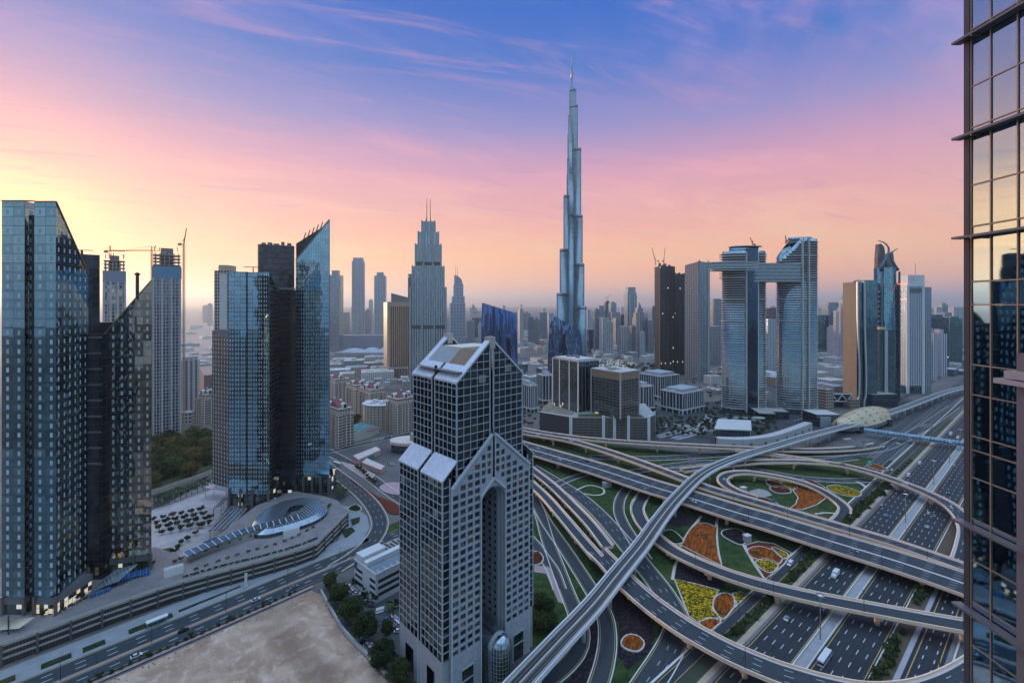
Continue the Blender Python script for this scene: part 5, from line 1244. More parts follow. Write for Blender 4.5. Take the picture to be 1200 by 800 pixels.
# ------------------------------------------------------------------ ground level roads of the interchange
road("broad ground road curving under the metro track", [(622, 546), (655, 566), (677, 580), (702, 602), (732, 636), (755, 664), (775, 690), (790, 716), (794, 735), (787, 755), (776, 775), (760, 800), (735, 840)], 12.5, 3.6)
road("curved slip road left of the flyover pier", [(742, 564), (729, 580), (725, 595), (729, 610), (742, 632), (757, 655)], 8.0, 0)
road("left ground road beside the arch tower", [(624, 580), (633, 602), (641, 630), (652, 660), (664, 692), (676, 722), (681, 745), (675, 765), (658, 784), (636, 800), (600, 820)], 8.5, 0)
road("second ground road curving below the metro track", [(625, 583), (640, 611), (660, 640), (681, 672), (697, 698), (709, 722), (712, 750), (708, 778), (700, 805), (690, 840)], 8.5, 0)
road("side road joining from behind the arch tower", [(590, 600), (622, 632), (634, 648), (648, 668), (656, 690)], 7.5, 0)
road("slip road passing under the wide flyover", [(640, 574), (665, 562), (690, 554), (720, 548)], 8, 0)
road("long ground road under the upper flyovers", [(690, 535), (760, 537), (822, 534), (880, 531), (940, 541), (1000, 536)], 13, 3.6)
road("second long ground road under the upper flyovers", [(740, 553), (781, 546), (835, 541), (880, 549), (935, 559), (985, 563), (1020, 562)], 10, 3.6)
road("third ground road in the shade of the loop ramp", [(770, 549), (805, 550), (850, 545)], 8, 0)
road("curved road leading from the gold station roof to the highway", [(870, 535), (925, 533), (985, 531), (1030, 526), (1060, 513), (1090, 496), (1118, 476)], 13, 3.6)
# collector roads right up the highway, left side
hstrip("road", "collector road left of the highway near the gold station", -33, -21, .10, roadmat("collector", 6, 3.6, (.6, .58, .55), .8, (.036, .044, .055)), s0=250, s1=1500)
hstrip("road", "outer collector road near the gold station", -50, -37, .10, roadmat("collector", 6, 3.6, (.6, .58, .55), .8, (.036, .044, .055)), s0=300, s1=1500)
hstrip("road", "service road on the far side of the metro track", -92, -80, .10, roadmat("collector", 6, 3.6, (.6, .58, .55), .8, (.036, .044, .055)), s0=300, s1=1500)

# ------------------------------------------------------------------ flyovers
F_main = flyover("wide flyover with two carriageways crossing the whole interchange", [(560, 508, 8), (620, 525.5, 8), (700, 549, 8), (760, 568.5, 8), (800, 580.5, 8), (867, 601.5, 8), (900, 611, 8), (974, 634, 8), (1050, 657, 8), (1128, 683, 8), (1215, 716, 8)], 31, 3.7, (.2, .29, .43, .545, .655, .78, .9), median=.9)
F_b = flyover("long flyover branch that joins the far side of the wide flyover", [(560, 494, 9), (615, 507, 9), (662, 515, 9), (700, 525, 9), (735, 536.5, 9), (770, 549, 9), (800, 560.5, 9), (830, 572, 9), (867, 583, 8.6), (900, 592.5, 8.4), (950, 607.5, 8.4), (1000, 622, 8.4), (1050, 637, 8.4), (1128, 664, 8.4), (1215, 696, 8.4)], 12.5, 3.7, (.13, .24, .33, .42))
F_a = flyover("flyover branch that keeps straight along the planted car park", [(560, 490, 9), (615, 503.3, 9), (665, 511.3, 9), (710, 516, 9), (770, 520, 9), (830, 523, 8.5), (897, 526, 6), (950, 527.5, 4), (1000, 525.5, 2.5), (1030, 521, 1)], 12.5, 3.7, (.1, .22, .36, .47, .56, .64))
F_loop = flyover("peach walled loop ramp around the flower garden", [(885, 583, 8.4), (866, 576.5, 8.4), (851, 568.5, 8.4), (846.5, 561.5, 8.2), (854, 555.5, 8), (873, 553.5, 7.6), (902, 557, 6.6), (935, 564, 4.6), (960, 573.5, 2.6), (979, 585, 1.2), (989.5, 595, .5), (987.5, 604, .35), (978, 614, .3), (962, 632, .3)], 9.6, 0, (.12, .24, .36, .44))
F_r6 = flyover("curved flyover sweeping over the highway towards the right tower", [(800, 551, 1.5), (850, 545, 3), (880, 541.5, 5.5), (910, 540.5, 7), (945, 541, 8), (980, 544, 8), (1012, 551, 8), (1045, 561.5, 8), (1080, 575, 8), (1110, 590, 8), (1127, 606, 8), (1134, 622, 7.4), (1132, 640, 6), (1126, 660, 4), (1112, 690, 2)], 11, 3.6, (.3, .42, .52, .60, .69, .78))
F_r6a = flyover("short link flyover beside the metro piers", [(862, 527, 6.5), (900, 532, 7.2), (938, 537, 7.8), (972, 542.5, 8)], 8, 0, (.4,))
F_r5 = flyover("narrow flyover rising out of the garden and crossing the highway", [(762, 568, .3), (753, 582, .3), (746.8, 595, .6), (751, 609, 1.4), (762, 623, 2.8), (778, 637.5, 4.5), (800, 651, 6.2), (840, 668.5, 7), (880, 682, 7.4), (920, 692.5, 7.6), (960, 701.5, 7.6), (1040, 717, 7.6), (1128, 733, 7.6), (1220, 748, 7.6)], 11.5, 0, (.34, .42, .52, .63, .78, .9))
F_iia = flyover("left arm of the forked flyover beside the arch tower", [(604, 549, 7), (622, 566, 7), (640, 583, 7.2), (659, 605, 7.5), (680, 630, 7.8), (700, 653, 8)], 9, 0, (.3, .55, .8))
F_iib = flyover("right arm of the forked flyover beside the arch tower", [(606, 534, 7), (622, 549, 7), (645, 567, 7.2), (665, 586, 7.5), (690, 612, 7.8), (712, 640, 8)], 9.2, 0, (.35, .6, .85))
F_r4 = flyover("big curved flyover in front, running from the fork to the bottom edge", [(699, 645, 8), (714, 660, 8), (732, 680, 8), (760, 705, 8), (797, 732, 8), (830, 751, 8), (860, 766.5, 8), (900, 783.5, 8), (930, 794, 8), (975, 807, 8), (1030, 817, 8), (1085, 813.5, 8), (1128, 798, 8), (1170, 772, 8)], 14, 3.6, (.05, .16, .34, .47))
# ------------------------------------------------------------------ metro viaduct
def metro():
    path = [(575, 838, 13), (616, 794, 13), (656, 751, 13), (696, 708, 13), (724, 673, 13), (751, 640, 13), (773, 609, 13), (794, 583, 13), (822, 556, 13), (850, 541.5, 13), (880, 531, 13), (915, 520.5, 13), (950, 510, 13), (988, 500, 12.5), (1010, 493.5, 12), (1034, 486, 12), (1060, 477.5, 12), (1085, 468, 12), (1108, 459.5, 12), (1131, 453.5, 12), (1165, 446, 12), (1215, 439, 12)]
    pts = spline(px(path), 5.0); mid = pts[len(pts) // 3]; T = thing("metro_viaduct", "long curving metro viaduct with pale side walls and twin tracks", "viaduct", (mid.x, mid.y, 0)); h = 5.1
    b = MB(); sweep(b, pts, [(-h, 0), (h, 0), (h, -.5), (2.2, -2.1), (-2.2, -2.1), (-h, -.5)][::-1]); b.build("deck", plain("track_bed", (.10, .097, .10), .9, 0, .25, .3), T)
    wall = plain("viaduct_wall", (.66, .66, .70), .6, 0, .12, .2)
    for sx in (-1, 1):
        b = MB(); a, c = (h - .3, h + .25) if sx > 0 else (-h - .25, -h + .3); sweep(b, pts, [(a, 1.25), (c, 1.25), (c, -.9), (a, -.9)][::-1]); o = b.build("side_wall", wall, T)
        b = MB(); a, c = (3.6, 4.1) if sx > 0 else (-4.1, -3.6); sweep(b, pts, [(a, .75), (c, .75), (c, 0), (a, 0)][::-1]); b.build("cable_trough", plain("cable_trough", (.42, .41, .42), .7), o)
    b = MB(); sweep(b, pts, [(-.35, .8), (.35, .8), (.35, 0), (-.35, 0)][::-1]); b.build("walkway", plain("cable_trough", (.42, .41, .42), .7), T)
    rail = plain("rail_steel", (.03, .028, .028), .4, .6)
    for c in (-2.9, -1.45, 1.45, 2.9): b = MB(); sweep(b, pts, [(c - .14, .2), (c + .14, .2), (c + .14, 0), (c - .14, 0)][::-1]); b.build("rail", rail, T)
    pm = plain("metro_pier", (.50, .51, .55), .7, 0, .1)
    spots = [(631, 808), (693.5, 752), (724, 713), (751, 678), (778, 622), (792.5, 604), (834, 567), (853, 552), (873, 549), (896, 536), (915, 533), (929, 531), (948, 522), (961, 520), (976, 517)]
    rt = rights(pts)
    for sx_, sy_ in spots:
        w_ = P(sx_, sy_); i = min(range(len(pts)), key=lambda k: (pts[k].x - w_.x) ** 2 + (pts[k].y - w_.y) ** 2); p = pts[i]
        b = MB(); b.tube([(p.x, p.y, -.2), (p.x, p.y, p.z - 4.4)], 1.05, 12); b.tube([(p.x, p.y, p.z - 4.4), (p.x, p.y, p.z - 2.05)], [1.05, 2.1], 12); b.build("pier", pm, T)
    s_ = 0; acc = [0]
    for i in range(1, len(pts)): acc.append(acc[-1] + (pts[i] - pts[i - 1]).length)
    i0 = min(range(len(pts)), key=lambda k: (pts[k] - P(1040, 485, 12)).length); nx = acc[i0]
    for i in range(i0, len(pts)):
        if acc[i] >= nx:
            p = pts[i]; b = MB(); b.tube([(p.x, p.y, -.2), (p.x, p.y, p.z - 2.05)], [1.2, 1.5], 10); b.build("pier", pm, T); nx += 34
    return pts
METRO = metro()
def station():
    ax = [P(980, 493, 16), P(1012, 486, 16), P(1040, 480, 16)]
    a, c = ax[0], ax[2]; c = V((c.x, c.y, 16)); a = V((a.x, a.y, 16)); d_ = (c - a).normalized(); r_ = V((d_.y, -d_.x, 0)); L = (c - a).length
    T = thing("metro_station", "shell shaped metro station with a perforated golden roof", "station", ((a.x + c.x) / 2, (a.y + c.y) / 2, 0))
    n, m_ = 20, 12; b = MB(); grid = []
    for i in range(n + 1):
        t = i / n; w = 17 * (math.sin(math.pi * (t ** .8)) ** .55) + 1.2; hgt = 7 + 10.5 * math.sin(math.pi * min(1, t ** 1.25 * .98)) ** .8 * 1.0; row = []
        for j in range(m_ + 1):
            u = -1 + 2 * j / m_; q = a + d_ * (L * t) + r_ * (w * u); row.append((q.x, q.y, 8.5 + (hgt) * (1 - abs(u) ** 2.1)))
        grid.append(row)
    for i in range(n):
        for j in range(m_): b.face([grid[i][j], grid[i][j + 1], grid[i + 1][j + 1], grid[i + 1][j]][::-1], 0, [(i * 3, j * 3), (i * 3, j * 3 + 3), (i * 3 + 3, j * 3 + 3), (i * 3 + 3, j * 3)], True)
    gold = facade("gold_roof", 4.5, 4.5, .0, .0, (.58, .46, .30), (.5, .4, .3), .35, .45, .0, .25, panel=(.38, .62, .32, .68, (.14, .12, .11)))
    b.build("gold_roof", gold, T)
    b = MB()
    for i in range(n):
        for j in (0, m_):
            p, q = grid[i][j], grid[i + 1][j]; pts = [(p[0], p[1], 4), (q[0], q[1], 4), q, p]; b.face(pts if j == m_ else pts[::-1])
    b.build("side_shell", plain("shell_grey", (.22, .24, .27), .4, .5), T)
    for k in (.22, .5, .78):
        q = a + d_ * (L * k) + r_ * 13; b = MB(); b.prism(rect(q.x, q.y, 9, 7, math.atan2(d_.y, d_.x)), 0, 9.5, 0, 1); b.build("entrance_block", [FAC["dark"], M_roof], T)
    # footbridge tube
    s, e = P(1013, 503.5, 8), P(1200, 529, 8); T2 = thing("footbridge", "glazed blue grey footbridge tube crossing above the highway", "bridge", ((s.x + e.x) / 2, (s.y + e.y) / 2, 0))
    mg = facade("tube_glass", 3.0, 3.0, .35, .5, (.30, .40, .48), (.34, .40, .46), .9, .12, .02, .4)
    dd = (e - s).normalized(); rr = V((dd.y, -dd.x, 0)); b = MB(); prof = [(-2.6, -2), (2.6, -2), (2.8, 0), (2.0, 1.9), (0, 2.5), (-2.0, 1.9), (-2.8, 0)]
    pts = [s.lerp(e, i / 20) for i in range(21)]
    sweep(b, pts, prof[::-1]); b.build("tube", mg, T2)
    b = MB(); sweep(b, pts, [(-2.9, -2.0), (2.9, -2.0), (2.9, -2.9), (-2.9, -2.9)][::-1]); b.build("floor_beam", plain("blue_beam", (.26, .31, .36), .5), T2)
    for t in (.16, .36, .565, .69): p = s.lerp(e, t); b = MB(); b.tube([(p.x, p.y, 0), (p.x, p.y, 5.2)], 1.0, 10); b.build("pier", M_conc, T2)
    q = P(1123, 516, 7); b = MB(); b.prism(rect(q.x, q.y - 4.2, 17, .4, math.atan2(dd.y, dd.x)), 4.6, 7.2, 0, 0, True); b.build("blue_sign", plain("sign_blue", (.03, .22, .62), .5), T2)
station()
# long curved ramp wall and white pavilion left of the station
def ramp_wall():
    pts = spline(px([(842, 527), (872, 528), (905, 524), (930, 516), (952, 507)]), 5); T = thing("curved_wall", "long pale curved wall building with small square openings beside the metro track", "building", pts[2])
    b = MB(); sweep(b, pts, [(-9, 13), (0, 13), (0, 0), (-9, 0)][::-1]); b.build("wall", plain("pale_wall", (.44, .43, .44), .8), T)
    rt = rights(pts)
    for k in range(3, len(pts) - 2, 4): p = pts[k]; r_ = rt[k]; q = p + r_ * .15; b = MB(); b.prism(rect(q.x, q.y, 3.6, .6, math.atan2(-r_.x, r_.y)), 4.5, 8, 0, 0, True); b.build("opening", plain("opening_brown", (.20, .12, .07), .8), T)
    p = [tuple(P(838, 520)[:2]), tuple(P(879, 520)[:2]), tuple(P(879, 508)[:2]), tuple(P(843, 508)[:2])]
    T = thing("glass_pavilion", "dark glass pavilion with a white sloping roof beside the curved wall", "building", cen(p))
    b = MB(); b.prism(p, 0, [17.5, 16, 16, 17.5], 0); b.build("glass_wall", FAC["dark"], T)
    q = grow(p, 2.0); b = MB(); b.prism(q, [17.6, 16.1, 16.1, 17.6], [18.7, 17.2, 17.2, 18.7], 0, 0, True); b.build("roof", M_roofw, T)
    b = MB(); b.prism(grow(p, .6), 8, 9, 0, 0, True); b.build("white_band", M_roofw, T)
    p = fx(957, 985, 620, 30); T = thing("station_block", "grey blue flat roofed block behind the metro track next to the gold roof", "building", cen(p)); wall_part(T, "wall", p, 0, 17, FAC["dark"], None, M_roofw)
    q = fx(962, 974, 618, 4); wall_part(T, "pale_panel", q, 0, 14, plain("blue_panel", (.30, .36, .42), .6), None, M_roof)
    # glass sky bridge with trusses and pink hotel blocks behind
    T = thing("truss_bridge", "white trussed glass bridge between the pink block and the kinked tower", "bridge", (XW(988, 735), 735, 0)); Y0 = 735
    b = MB(); b.prism(fx(975, 998, Y0, 5), ZW(470, Y0), ZW(461, Y0), 0, 0, True); b.build("glass_box", M_blkside, T)
    for k in range(4): b = MB(); x0, x1 = 975.5 + k * 5.6, 975.5 + (k + 1) * 5.6; b.bar((XW(x0, Y0), Y0 - .4, ZW(470 if k % 2 else 462, Y0)), (XW(x1, Y0), Y0 - .4, ZW(462 if k % 2 else 470, Y0)), 1.1); b.build("truss", M_white, T)
    for y_ in (461.4, 470): b = MB(); b.bar((XW(975, Y0), Y0 - .4, ZW(y_, Y0)), (XW(998, Y0), Y0 - .4, ZW(y_, Y0)), 1.2); b.build("chord", M_white, T)
    wall_part(T, "dark_base", fx(974, 997, Y0 + 6, 30), 0, ZW(471, Y0), FAC["dark"], None, M_roof)
    p = cb(950, 968, 977, 715, 20); T = thing("parking_building", "pink banded parking building left of the trussed bridge", "building", cen(p)); wall_part(T, "wall", p, 0, 33, facade("pink_bands", 5, 4.6, .5, 2.4, (.05, .05, .06), (.46, .34, .28), 0, .7, 0, .3), None, M_roof)
    clutter(T, p, 33, 2, 5, plain("pink_roof", (.42, .31, .27), .8))
ramp_wall()

# ------------------------------------------------------------------ front road beside the sand lot
ND, NN = V((.695, .718, 0)), V((.718, -.695, 0)); NO = V((-167, 222, 0))
def nr(s, t, z=0.0): q = NO + ND * s + NN * t; return V((q.x, q.y, z))
def nstrip(name, label, s0, s1, t0, t1, z, mat, h=None, kind="structure", uvc=True):
    b = MB()
    if h is None:
        m_, hh = (t0 + t1) / 2, (t1 - t0) / 2; b.face([nr(s0, t1, z), nr(s1, t1, z), nr(s1, t0, z), nr(s0, t0, z)], 0, [(hh, s0), (hh, s1), (-hh, s1), (-hh, s0)])
    else: sweep(b, [nr(s0, 0, 0), nr(s1, 0, 0)], [(t0, h), (t1, h), (t1, z - .1), (t0, z - .1)][::-1])
    return tag(b.build(name, mat), label, name, kind=kind)
A_n1 = roadmat("front_road_near", 4.2, 4.2, (.45, .36, .15), .5, (.030, .043, .056), (.55, .58, .6), (11, 3.6), .2)
A_n2 = roadmat("front_road_far", 5.8, 3.87, (.55, .38, .10), .5, (.030, .043, .056), (.55, .58, .6), (11, 3.6), .2)
nstrip("road", "nearer carriageway of the front road along the sand lot", -140, 140, -8.6, -.2, .30, A_n1)
nstrip("median", "pinkish paved median of the front road", -140, 140, -10.2, -8.6, .42, plain("pink_paving", (.34, .25, .26), .9, 0, .2, .3))
nstrip("road", "farther carriageway of the front road along the podium", -140, 140, -21.8, -10.2, .30, A_n2)
nstrip("pavement", "pale pavement in front of the long podium", -140, 118, -37, -21.8, .36, plain("blue_paving", (.25, .275, .31), .9, 0, .25, .2, scale2=.9))
nstrip("pavement", "pinkish pavement strip beside the hedge of the sand lot", -140, 68, 1.4, 3.4, .34, plain("pink_paving", (.34, .25, .26), .9, 0, .2, .3))
road("curving road from the front road round to the avenue behind the arch tower", [(392, 667), (418, 650), (436, 634), (445, 616), (441, 600), (428, 583), (408, 566), (390, 552), (368, 536), (340, 520)], 12, 4, z=.36)
road("avenue with a flower median left of the arch tower", [(380, 527), (404, 540), (432, 558), (462, 580), (500, 604)], 11, 3.6, z=.12)
road("street in front of the cream apartment blocks", [(340, 545), (384, 530), (420, 521), (460, 512), (500, 505)], 10, 0, z=.14)
# ================================================================== lawns and flower beds
def speckle(name, c1, c2, scale, thr=(.4, .62), var=.3, c3=None, stretch=None):
    if name in MATS: return MATS[name]
    m, gg = mat_new(name); p = gg.n("ShaderNodeNewGeometry").outputs["Position"]
    q = p
    if stretch:
        x_, y_, z_ = gg.sep(p)[0:3]; a = R(stretch[0]); q = gg.comb(gg.m("MULTIPLY", gg.m("ADD", gg.m("MULTIPLY", x_, math.cos(a)), gg.m("MULTIPLY", y_, math.sin(a))), stretch[1]), gg.m("SUBTRACT", gg.m("MULTIPLY", y_, math.cos(a)), gg.m("MULTIPLY", x_, math.sin(a))), 0.0)
    n1 = gg.noise(q, scale, 4, .65); n2 = gg.noise(p, scale * .12, 3, .6); n3 = gg.noise(p, scale * 3.1, 2, .6)
    col = gg.mix(gg.smooth(n1, *thr), c1, c2)
    if c3: col = gg.mix(gg.m("MULTIPLY", gg.smooth(n2, .52, .7), .8), col, c3)
    k = gg.m("ADD", 1 - var, gg.m("ADD", gg.m("MULTIPLY", n2, var), gg.m("MULTIPLY", n3, var)))
    b = gg.n("ShaderNodeBump"); b.inputs["Strength"].default_value = .6; b.inputs["Distance"].default_value = .4; gg.put(b.inputs["Height"], n1)
    MATS[name] = finish(m, gg, bsdf(gg, gg.vm("MULTIPLY", col, gg.comb(k, k, k)), .95, 0, b.outputs[0], .1)); return MATS[name]
M_lawn = speckle("lawn", (.015, .038, .012), (.048, .078, .024), .22, (.36, .64), .6, (.085, .080, .035))
M_or = speckle("orange_flowers", (.42, .10, .014), (.15, .05, .018), .7, (.40, .60), .55, (.05, .045, .02), (62, .18))
M_ye = speckle("yellow_flowers", (.58, .36, .015), (.06, .06, .015), .8, (.42, .56), .45)
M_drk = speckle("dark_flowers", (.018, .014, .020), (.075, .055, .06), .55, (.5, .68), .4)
M_rust = speckle("rust_flowers", (.15, .035, .018), (.07, .03, .02), .9, (.42, .62), .4)
def pp(path, z): return [P(q[0], q[1], 0) + V((0, 0, z)) for q in path]
def earcut_face(b, pts, mi=0):
    from mathutils.geometry import tessellate_polygon
    a = sum(pts[i].x * pts[(i + 1) % len(pts)].y - pts[(i + 1) % len(pts)].x * pts[i].y for i in range(len(pts)))
    if a < 0: pts = pts[::-1]
    for t in tessellate_polygon([pts]):
        q = [pts[i] for i in t]
        if (q[1] - q[0]).cross(q[2] - q[0]).z < 0: q = q[::-1]
        b.face(q, mi, [(p.x, p.y) for p in q])
    return pts
def sheet(name, label, path, z, mat, cat=None, kind="structure", world=False):
    b = MB(); earcut_face(b, path if world else pp(path, z), 0); return tag(b.build(name, mat), label, cat or name.replace("_", " "), kind=kind)
def closed_spline(path, step=1.5):
    pts = [V(p) for p in path]; n = len(pts); out = []
    for i in range(n):
        p0, p1, p2, p3 = pts[i - 1], pts[i], pts[(i + 1) % n], pts[(i + 2) % n]; m_ = max(2, int((p2 - p1).length / step))
        for k in range(m_): t = k / m_; out.append(.5 * ((2 * p1) + (p2 - p0) * t + (2 * p0 - 5 * p1 + 4 * p2 - p3) * t * t + (3 * p1 - p0 - 3 * p2 + p3) * t ** 3))
    return out
BZ = [0]
def leaf(b, c, s, rs, up=.4):
    n = V((rs.gauss(0, 1), rs.gauss(0, 1), rs.gauss(0, 1) + up)).normalized(); t = n.orthogonal().normalized(); q = n.cross(t); a = rs.random() * 6.28
    u = (t * math.cos(a) + q * math.sin(a)) * s; v = n.cross(u).normalized() * s * rs.uniform(.45, .8); b.face([c - u, c - v * .8, c + u * .9, c + v])
def bed(label, path, mat, h=.35, round_=True, kerb=True, name="flower_bed", cat="flower bed"):
    """raised planting with an uneven top, and a pale kerb round it"""
    BZ[0] += 1; pts = pp(path, .02); pts = closed_spline(pts) if round_ else pts
    a = sum(pts[i].x * pts[(i + 1) % len(pts)].y - pts[(i + 1) % len(pts)].x * pts[i].y for i in range(len(pts)))
    if a < 0: pts = pts[::-1]
    c = sum(pts, V()) / len(pts); T = thing(name, label, cat, (c.x, c.y, 0)); b = MB()
    hh = h + .013 * (BZ[0] % 7)
    top = [V((p.x, p.y, hh)) for p in pts]; earcut_face(b, top)
    for i in range(len(pts)): j = (i + 1) % len(pts); b.face([pts[i], pts[j], top[j], top[i]])
    if kerb and h > .3:
        x0, x1, y0, y1 = min(p.x for p in pts), max(p.x for p in pts), min(p.y for p in pts), max(p.y for p in pts); rs = random.Random(BZ[0])
        for _ in range(min(3200, int((x1 - x0) * (y1 - y0) * 2.2))):
            x_, y_ = rs.uniform(x0, x1), rs.uniform(y0, y1); ins = False
            for i in range(len(pts)):
                a, c_ = pts[i], pts[i - 1]
                if (a.y > y_) != (c_.y > y_) and x_ < (c_.x - a.x) * (y_ - a.y) / (c_.y - a.y) + a.x: ins = not ins
            if ins: leaf(b, V((x_, y_, hh + rs.uniform(.05, .3))), rs.uniform(.25, .55), rs, .9)
    b.build("planting", mat, T)
    if kerb:
        b = MB(); q = pts + [pts[0]]; sweep(b, q, [(0, hh + .08), (.75, hh + .08), (.75, -.02), (0, -.02)][::-1], 0, True, False, None); b.build("kerb", plain("bed_kerb", (.50, .45, .42), .85), T)
    return T
lw = pp([(560, 520), (640, 512), (720, 521), (800, 530), (900, 538), (1000, 534), (1050, 540), (1066, 524)], -.04)
lw += [hw(260, -17.4, -.04), hw(100, -17.4, -.04), hw(-200, -17.4, -.04)] + pp([(640, 900), (560, 860)], -.04)
sheet("lawn", "dark green lawn between the ramps of the interchange", lw, 0, M_lawn, world=True)
# garden left of the highway, between the narrow flyover and the wide one
bed("large orange flower bed on the near side of the wide flyover", [(817.5, 613), (829, 613.5), (840, 618), (839, 630), (841, 650), (845, 662), (822, 651), (799, 639), (808, 622)], M_or, round_=False)
bed("dark mulched leaf shaped bed under the wide flyover", [(848, 622), (862, 620), (873, 626), (874, 634), (868, 638), (856, 633), (847, 627)], M_drk)
bed("pointed rust red bed that frames the leaf shaped ones", [(874, 639), (888, 635), (906, 637), (927, 648), (918, 661), (902, 674), (897, 678), (884, 658)], M_rust, .2, False)
bed("leaf shaped orange flower bed inside the rust red bed", [(877, 645), (886, 641), (897, 642), (909, 647), (916, 655), (911, 661), (903, 657), (890, 656), (880, 652)], M_or, .42)
bed("round yellow flower bed below the orange leaf shaped one", [(886, 660), (892, 656), (902, 656), (911, 661), (908, 668), (902, 671), (893, 667)], M_ye, .46)
bed("small yellow flower bed at the tip of the rust red bed", [(905, 642), (911, 643), (923, 650), (919, 655), (912, 650)], M_ye, .46)
bed("large yellow flower bed beside the broad curving ground road", [(791, 679), (812.5, 684), (842, 692), (836, 701), (834, 714), (843, 724), (828, 725), (818.5, 729), (808, 722)], M_ye, .4, False)
bed("round orange flower bed next to the large yellow one", [(838, 702), (846, 696), (857, 698), (860, 709), (855, 717), (847, 725), (839, 717), (836, 709)], M_or, .42)
bed("small yellow flower bed between the round orange bed and the service road", [(859, 696), (868, 694), (876, 696.5), (864, 708)], M_ye, .4, False)
bed("half round orange flower bed at the kerb of the service road", [(820, 731), (826, 727), (834, 725), (844, 728), (838, 734), (831, 739)], M_or, .42)
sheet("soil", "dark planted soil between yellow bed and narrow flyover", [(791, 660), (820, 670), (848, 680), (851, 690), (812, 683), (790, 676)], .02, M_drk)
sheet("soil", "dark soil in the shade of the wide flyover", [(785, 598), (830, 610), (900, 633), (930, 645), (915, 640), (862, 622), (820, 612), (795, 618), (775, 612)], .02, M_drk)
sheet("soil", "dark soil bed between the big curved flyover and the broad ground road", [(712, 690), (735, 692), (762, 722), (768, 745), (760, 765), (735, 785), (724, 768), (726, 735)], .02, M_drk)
sheet("soil", "dark rubble strewn soil between two ground roads by the metro piers", [(690, 735), (700, 728), (703, 750), (698, 780), (688, 798), (660, 810), (640, 812), (665, 797), (686, 770)], .02, M_drk)
sheet("soil", "dark soil wedge in front of the metro track", [(666, 640), (680, 662), (690, 690), (700, 705), (688, 700), (672, 670)], .02, M_drk)
bed("oval rust orange bed on dark soil below the big curved flyover", [(729, 752), (735, 745), (745, 745), (753, 751), (753, 758), (746, 763), (736, 761), (730, 757)], M_or, .4)
bed("dark green striped hedge bed at the foot of the metro pier", [(776, 626), (786, 622), (797, 630), (800, 636), (792, 638), (782, 634)], speckle("hedge_rows", (.012, .03, .01), (.03, .055, .018), .6, (.4, .6), .4, None, (30, .12)), .9)
# garden inside the loop ramp
bed("big fan shaped orange flower bed inside the loop ramp", [(934, 566), (950, 575), (968, 583), (957, 591), (940, 597), (925, 597), (933, 591), (936, 583), (930, 575)], M_or, .35, False)
bed("yellow flower bed at the top of the loop garden", [(901, 562), (912, 562.5), (926, 565), (934, 570), (929, 573.5), (917, 568)], M_ye, .42)
bed("dark red leaf shaped bed left of the yellow one in the loop garden", [(898, 563), (906, 564), (920, 570), (926, 573), (914, 571.5), (902, 569)], M_rust, .38)
bed("small dark red leaf bed in the middle of the loop garden", [(903, 571), (913, 570), (924, 573), (926, 577), (914, 578), (905, 575)], M_rust, .38)
bed("dark orange bed at the near edge of the loop garden", [(885, 583), (896, 583.5), (908, 588), (911, 592), (900, 590)], M_rust, .35)
bed("long oval yellow flower bed outside the loop ramp", [(969.5, 571), (978, 568.5), (992, 571), (1003, 575), (1009, 579), (1003, 582), (988, 580), (975, 576)], M_ye, .42)
bed("narrow red bed along the outside of the loop ramp", [(941, 561), (952, 563.5), (966, 571), (962, 571), (950, 566)], M_rust, .35)
bed("orange bed in the small lawn beside the curved road", [(1016, 545.5), (1026, 544), (1036, 548), (1040, 551), (1030, 550.5)], M_or, .35)
sheet("gravel", "pale gravel path patch inside the loop ramp", [(878, 575), (890, 572), (900, 575), (905, 580), (893, 583), (882, 582)], .03, plain("gravel_pale", (.30, .27, .26), .95, 0, .25, .3))
for lab, path, w in (("pale path curving through the lawn outside the loop ramp", [(1004, 564), (1014, 570), (1018, 579), (1014, 590), (1004, 600)], 1.4), ("pale path crossing the small lawn in the loop garden", [(955, 602), (968, 600.5), (981, 601.5)], 1.0),
                     ("pale path along the orange flower bed", [(797, 640), (808, 622), (817, 611), (822, 604)], 1.0), ("pale path between orange bed and green lawn", [(841, 606), (839.5, 617), (840.5, 640), (845, 664)], 1.0),
                     ("pale path between the green lawn and the rust red bed", [(871, 638), (884, 660), (897, 679)], 1.0), ("pale curved path on the lawn under the wide flyover", [(675, 574), (690, 568.5), (706, 572), (707, 578), (697, 580), (684, 578)], .9),
                     ("pale path from the yellow bed to the narrow flyover", [(788, 679), (791, 663), (796, 652)], .9)):
    q = spline(pp(path, .03), 2); b = MB(); sweep(b, q, [(-w, .05), (w, .05)], 0, False); tag(b.build("path", plain("bed_kerb", (.50, .45, .42), .85)), lab, "path", kind="structure")
# small kiosks in the gardens
def kiosk(label, x_, y_, w, h, col, cat="kiosk", name="kiosk"):
    p = P(x_, y_); T = thing(name, label, cat, p); q = rect(p.x, p.y, w, w * .7, R(20))
    wall_part(T, "wall", q, 0, h, facade("kiosk_wall_" + col, 1.3, h, .12, .2, (.34, .35, .36), (.44, .44, .45), 0, .6, 0, .2)); wall_part(T, "roof", grow(q, .4), h, h + .35, M_roofw, None, M_roofw)
kiosk("small white utility cabin inside the loop garden", 871, 576, 5, 4.0, "a"); kiosk("small white utility cabin under the edge of the wide flyover", 875.5, 634.5, 4.6, 4.6, "b"); kiosk("grey utility cabin beside the piers of the wide flyover", 711, 570, 7, 4.2, "c")

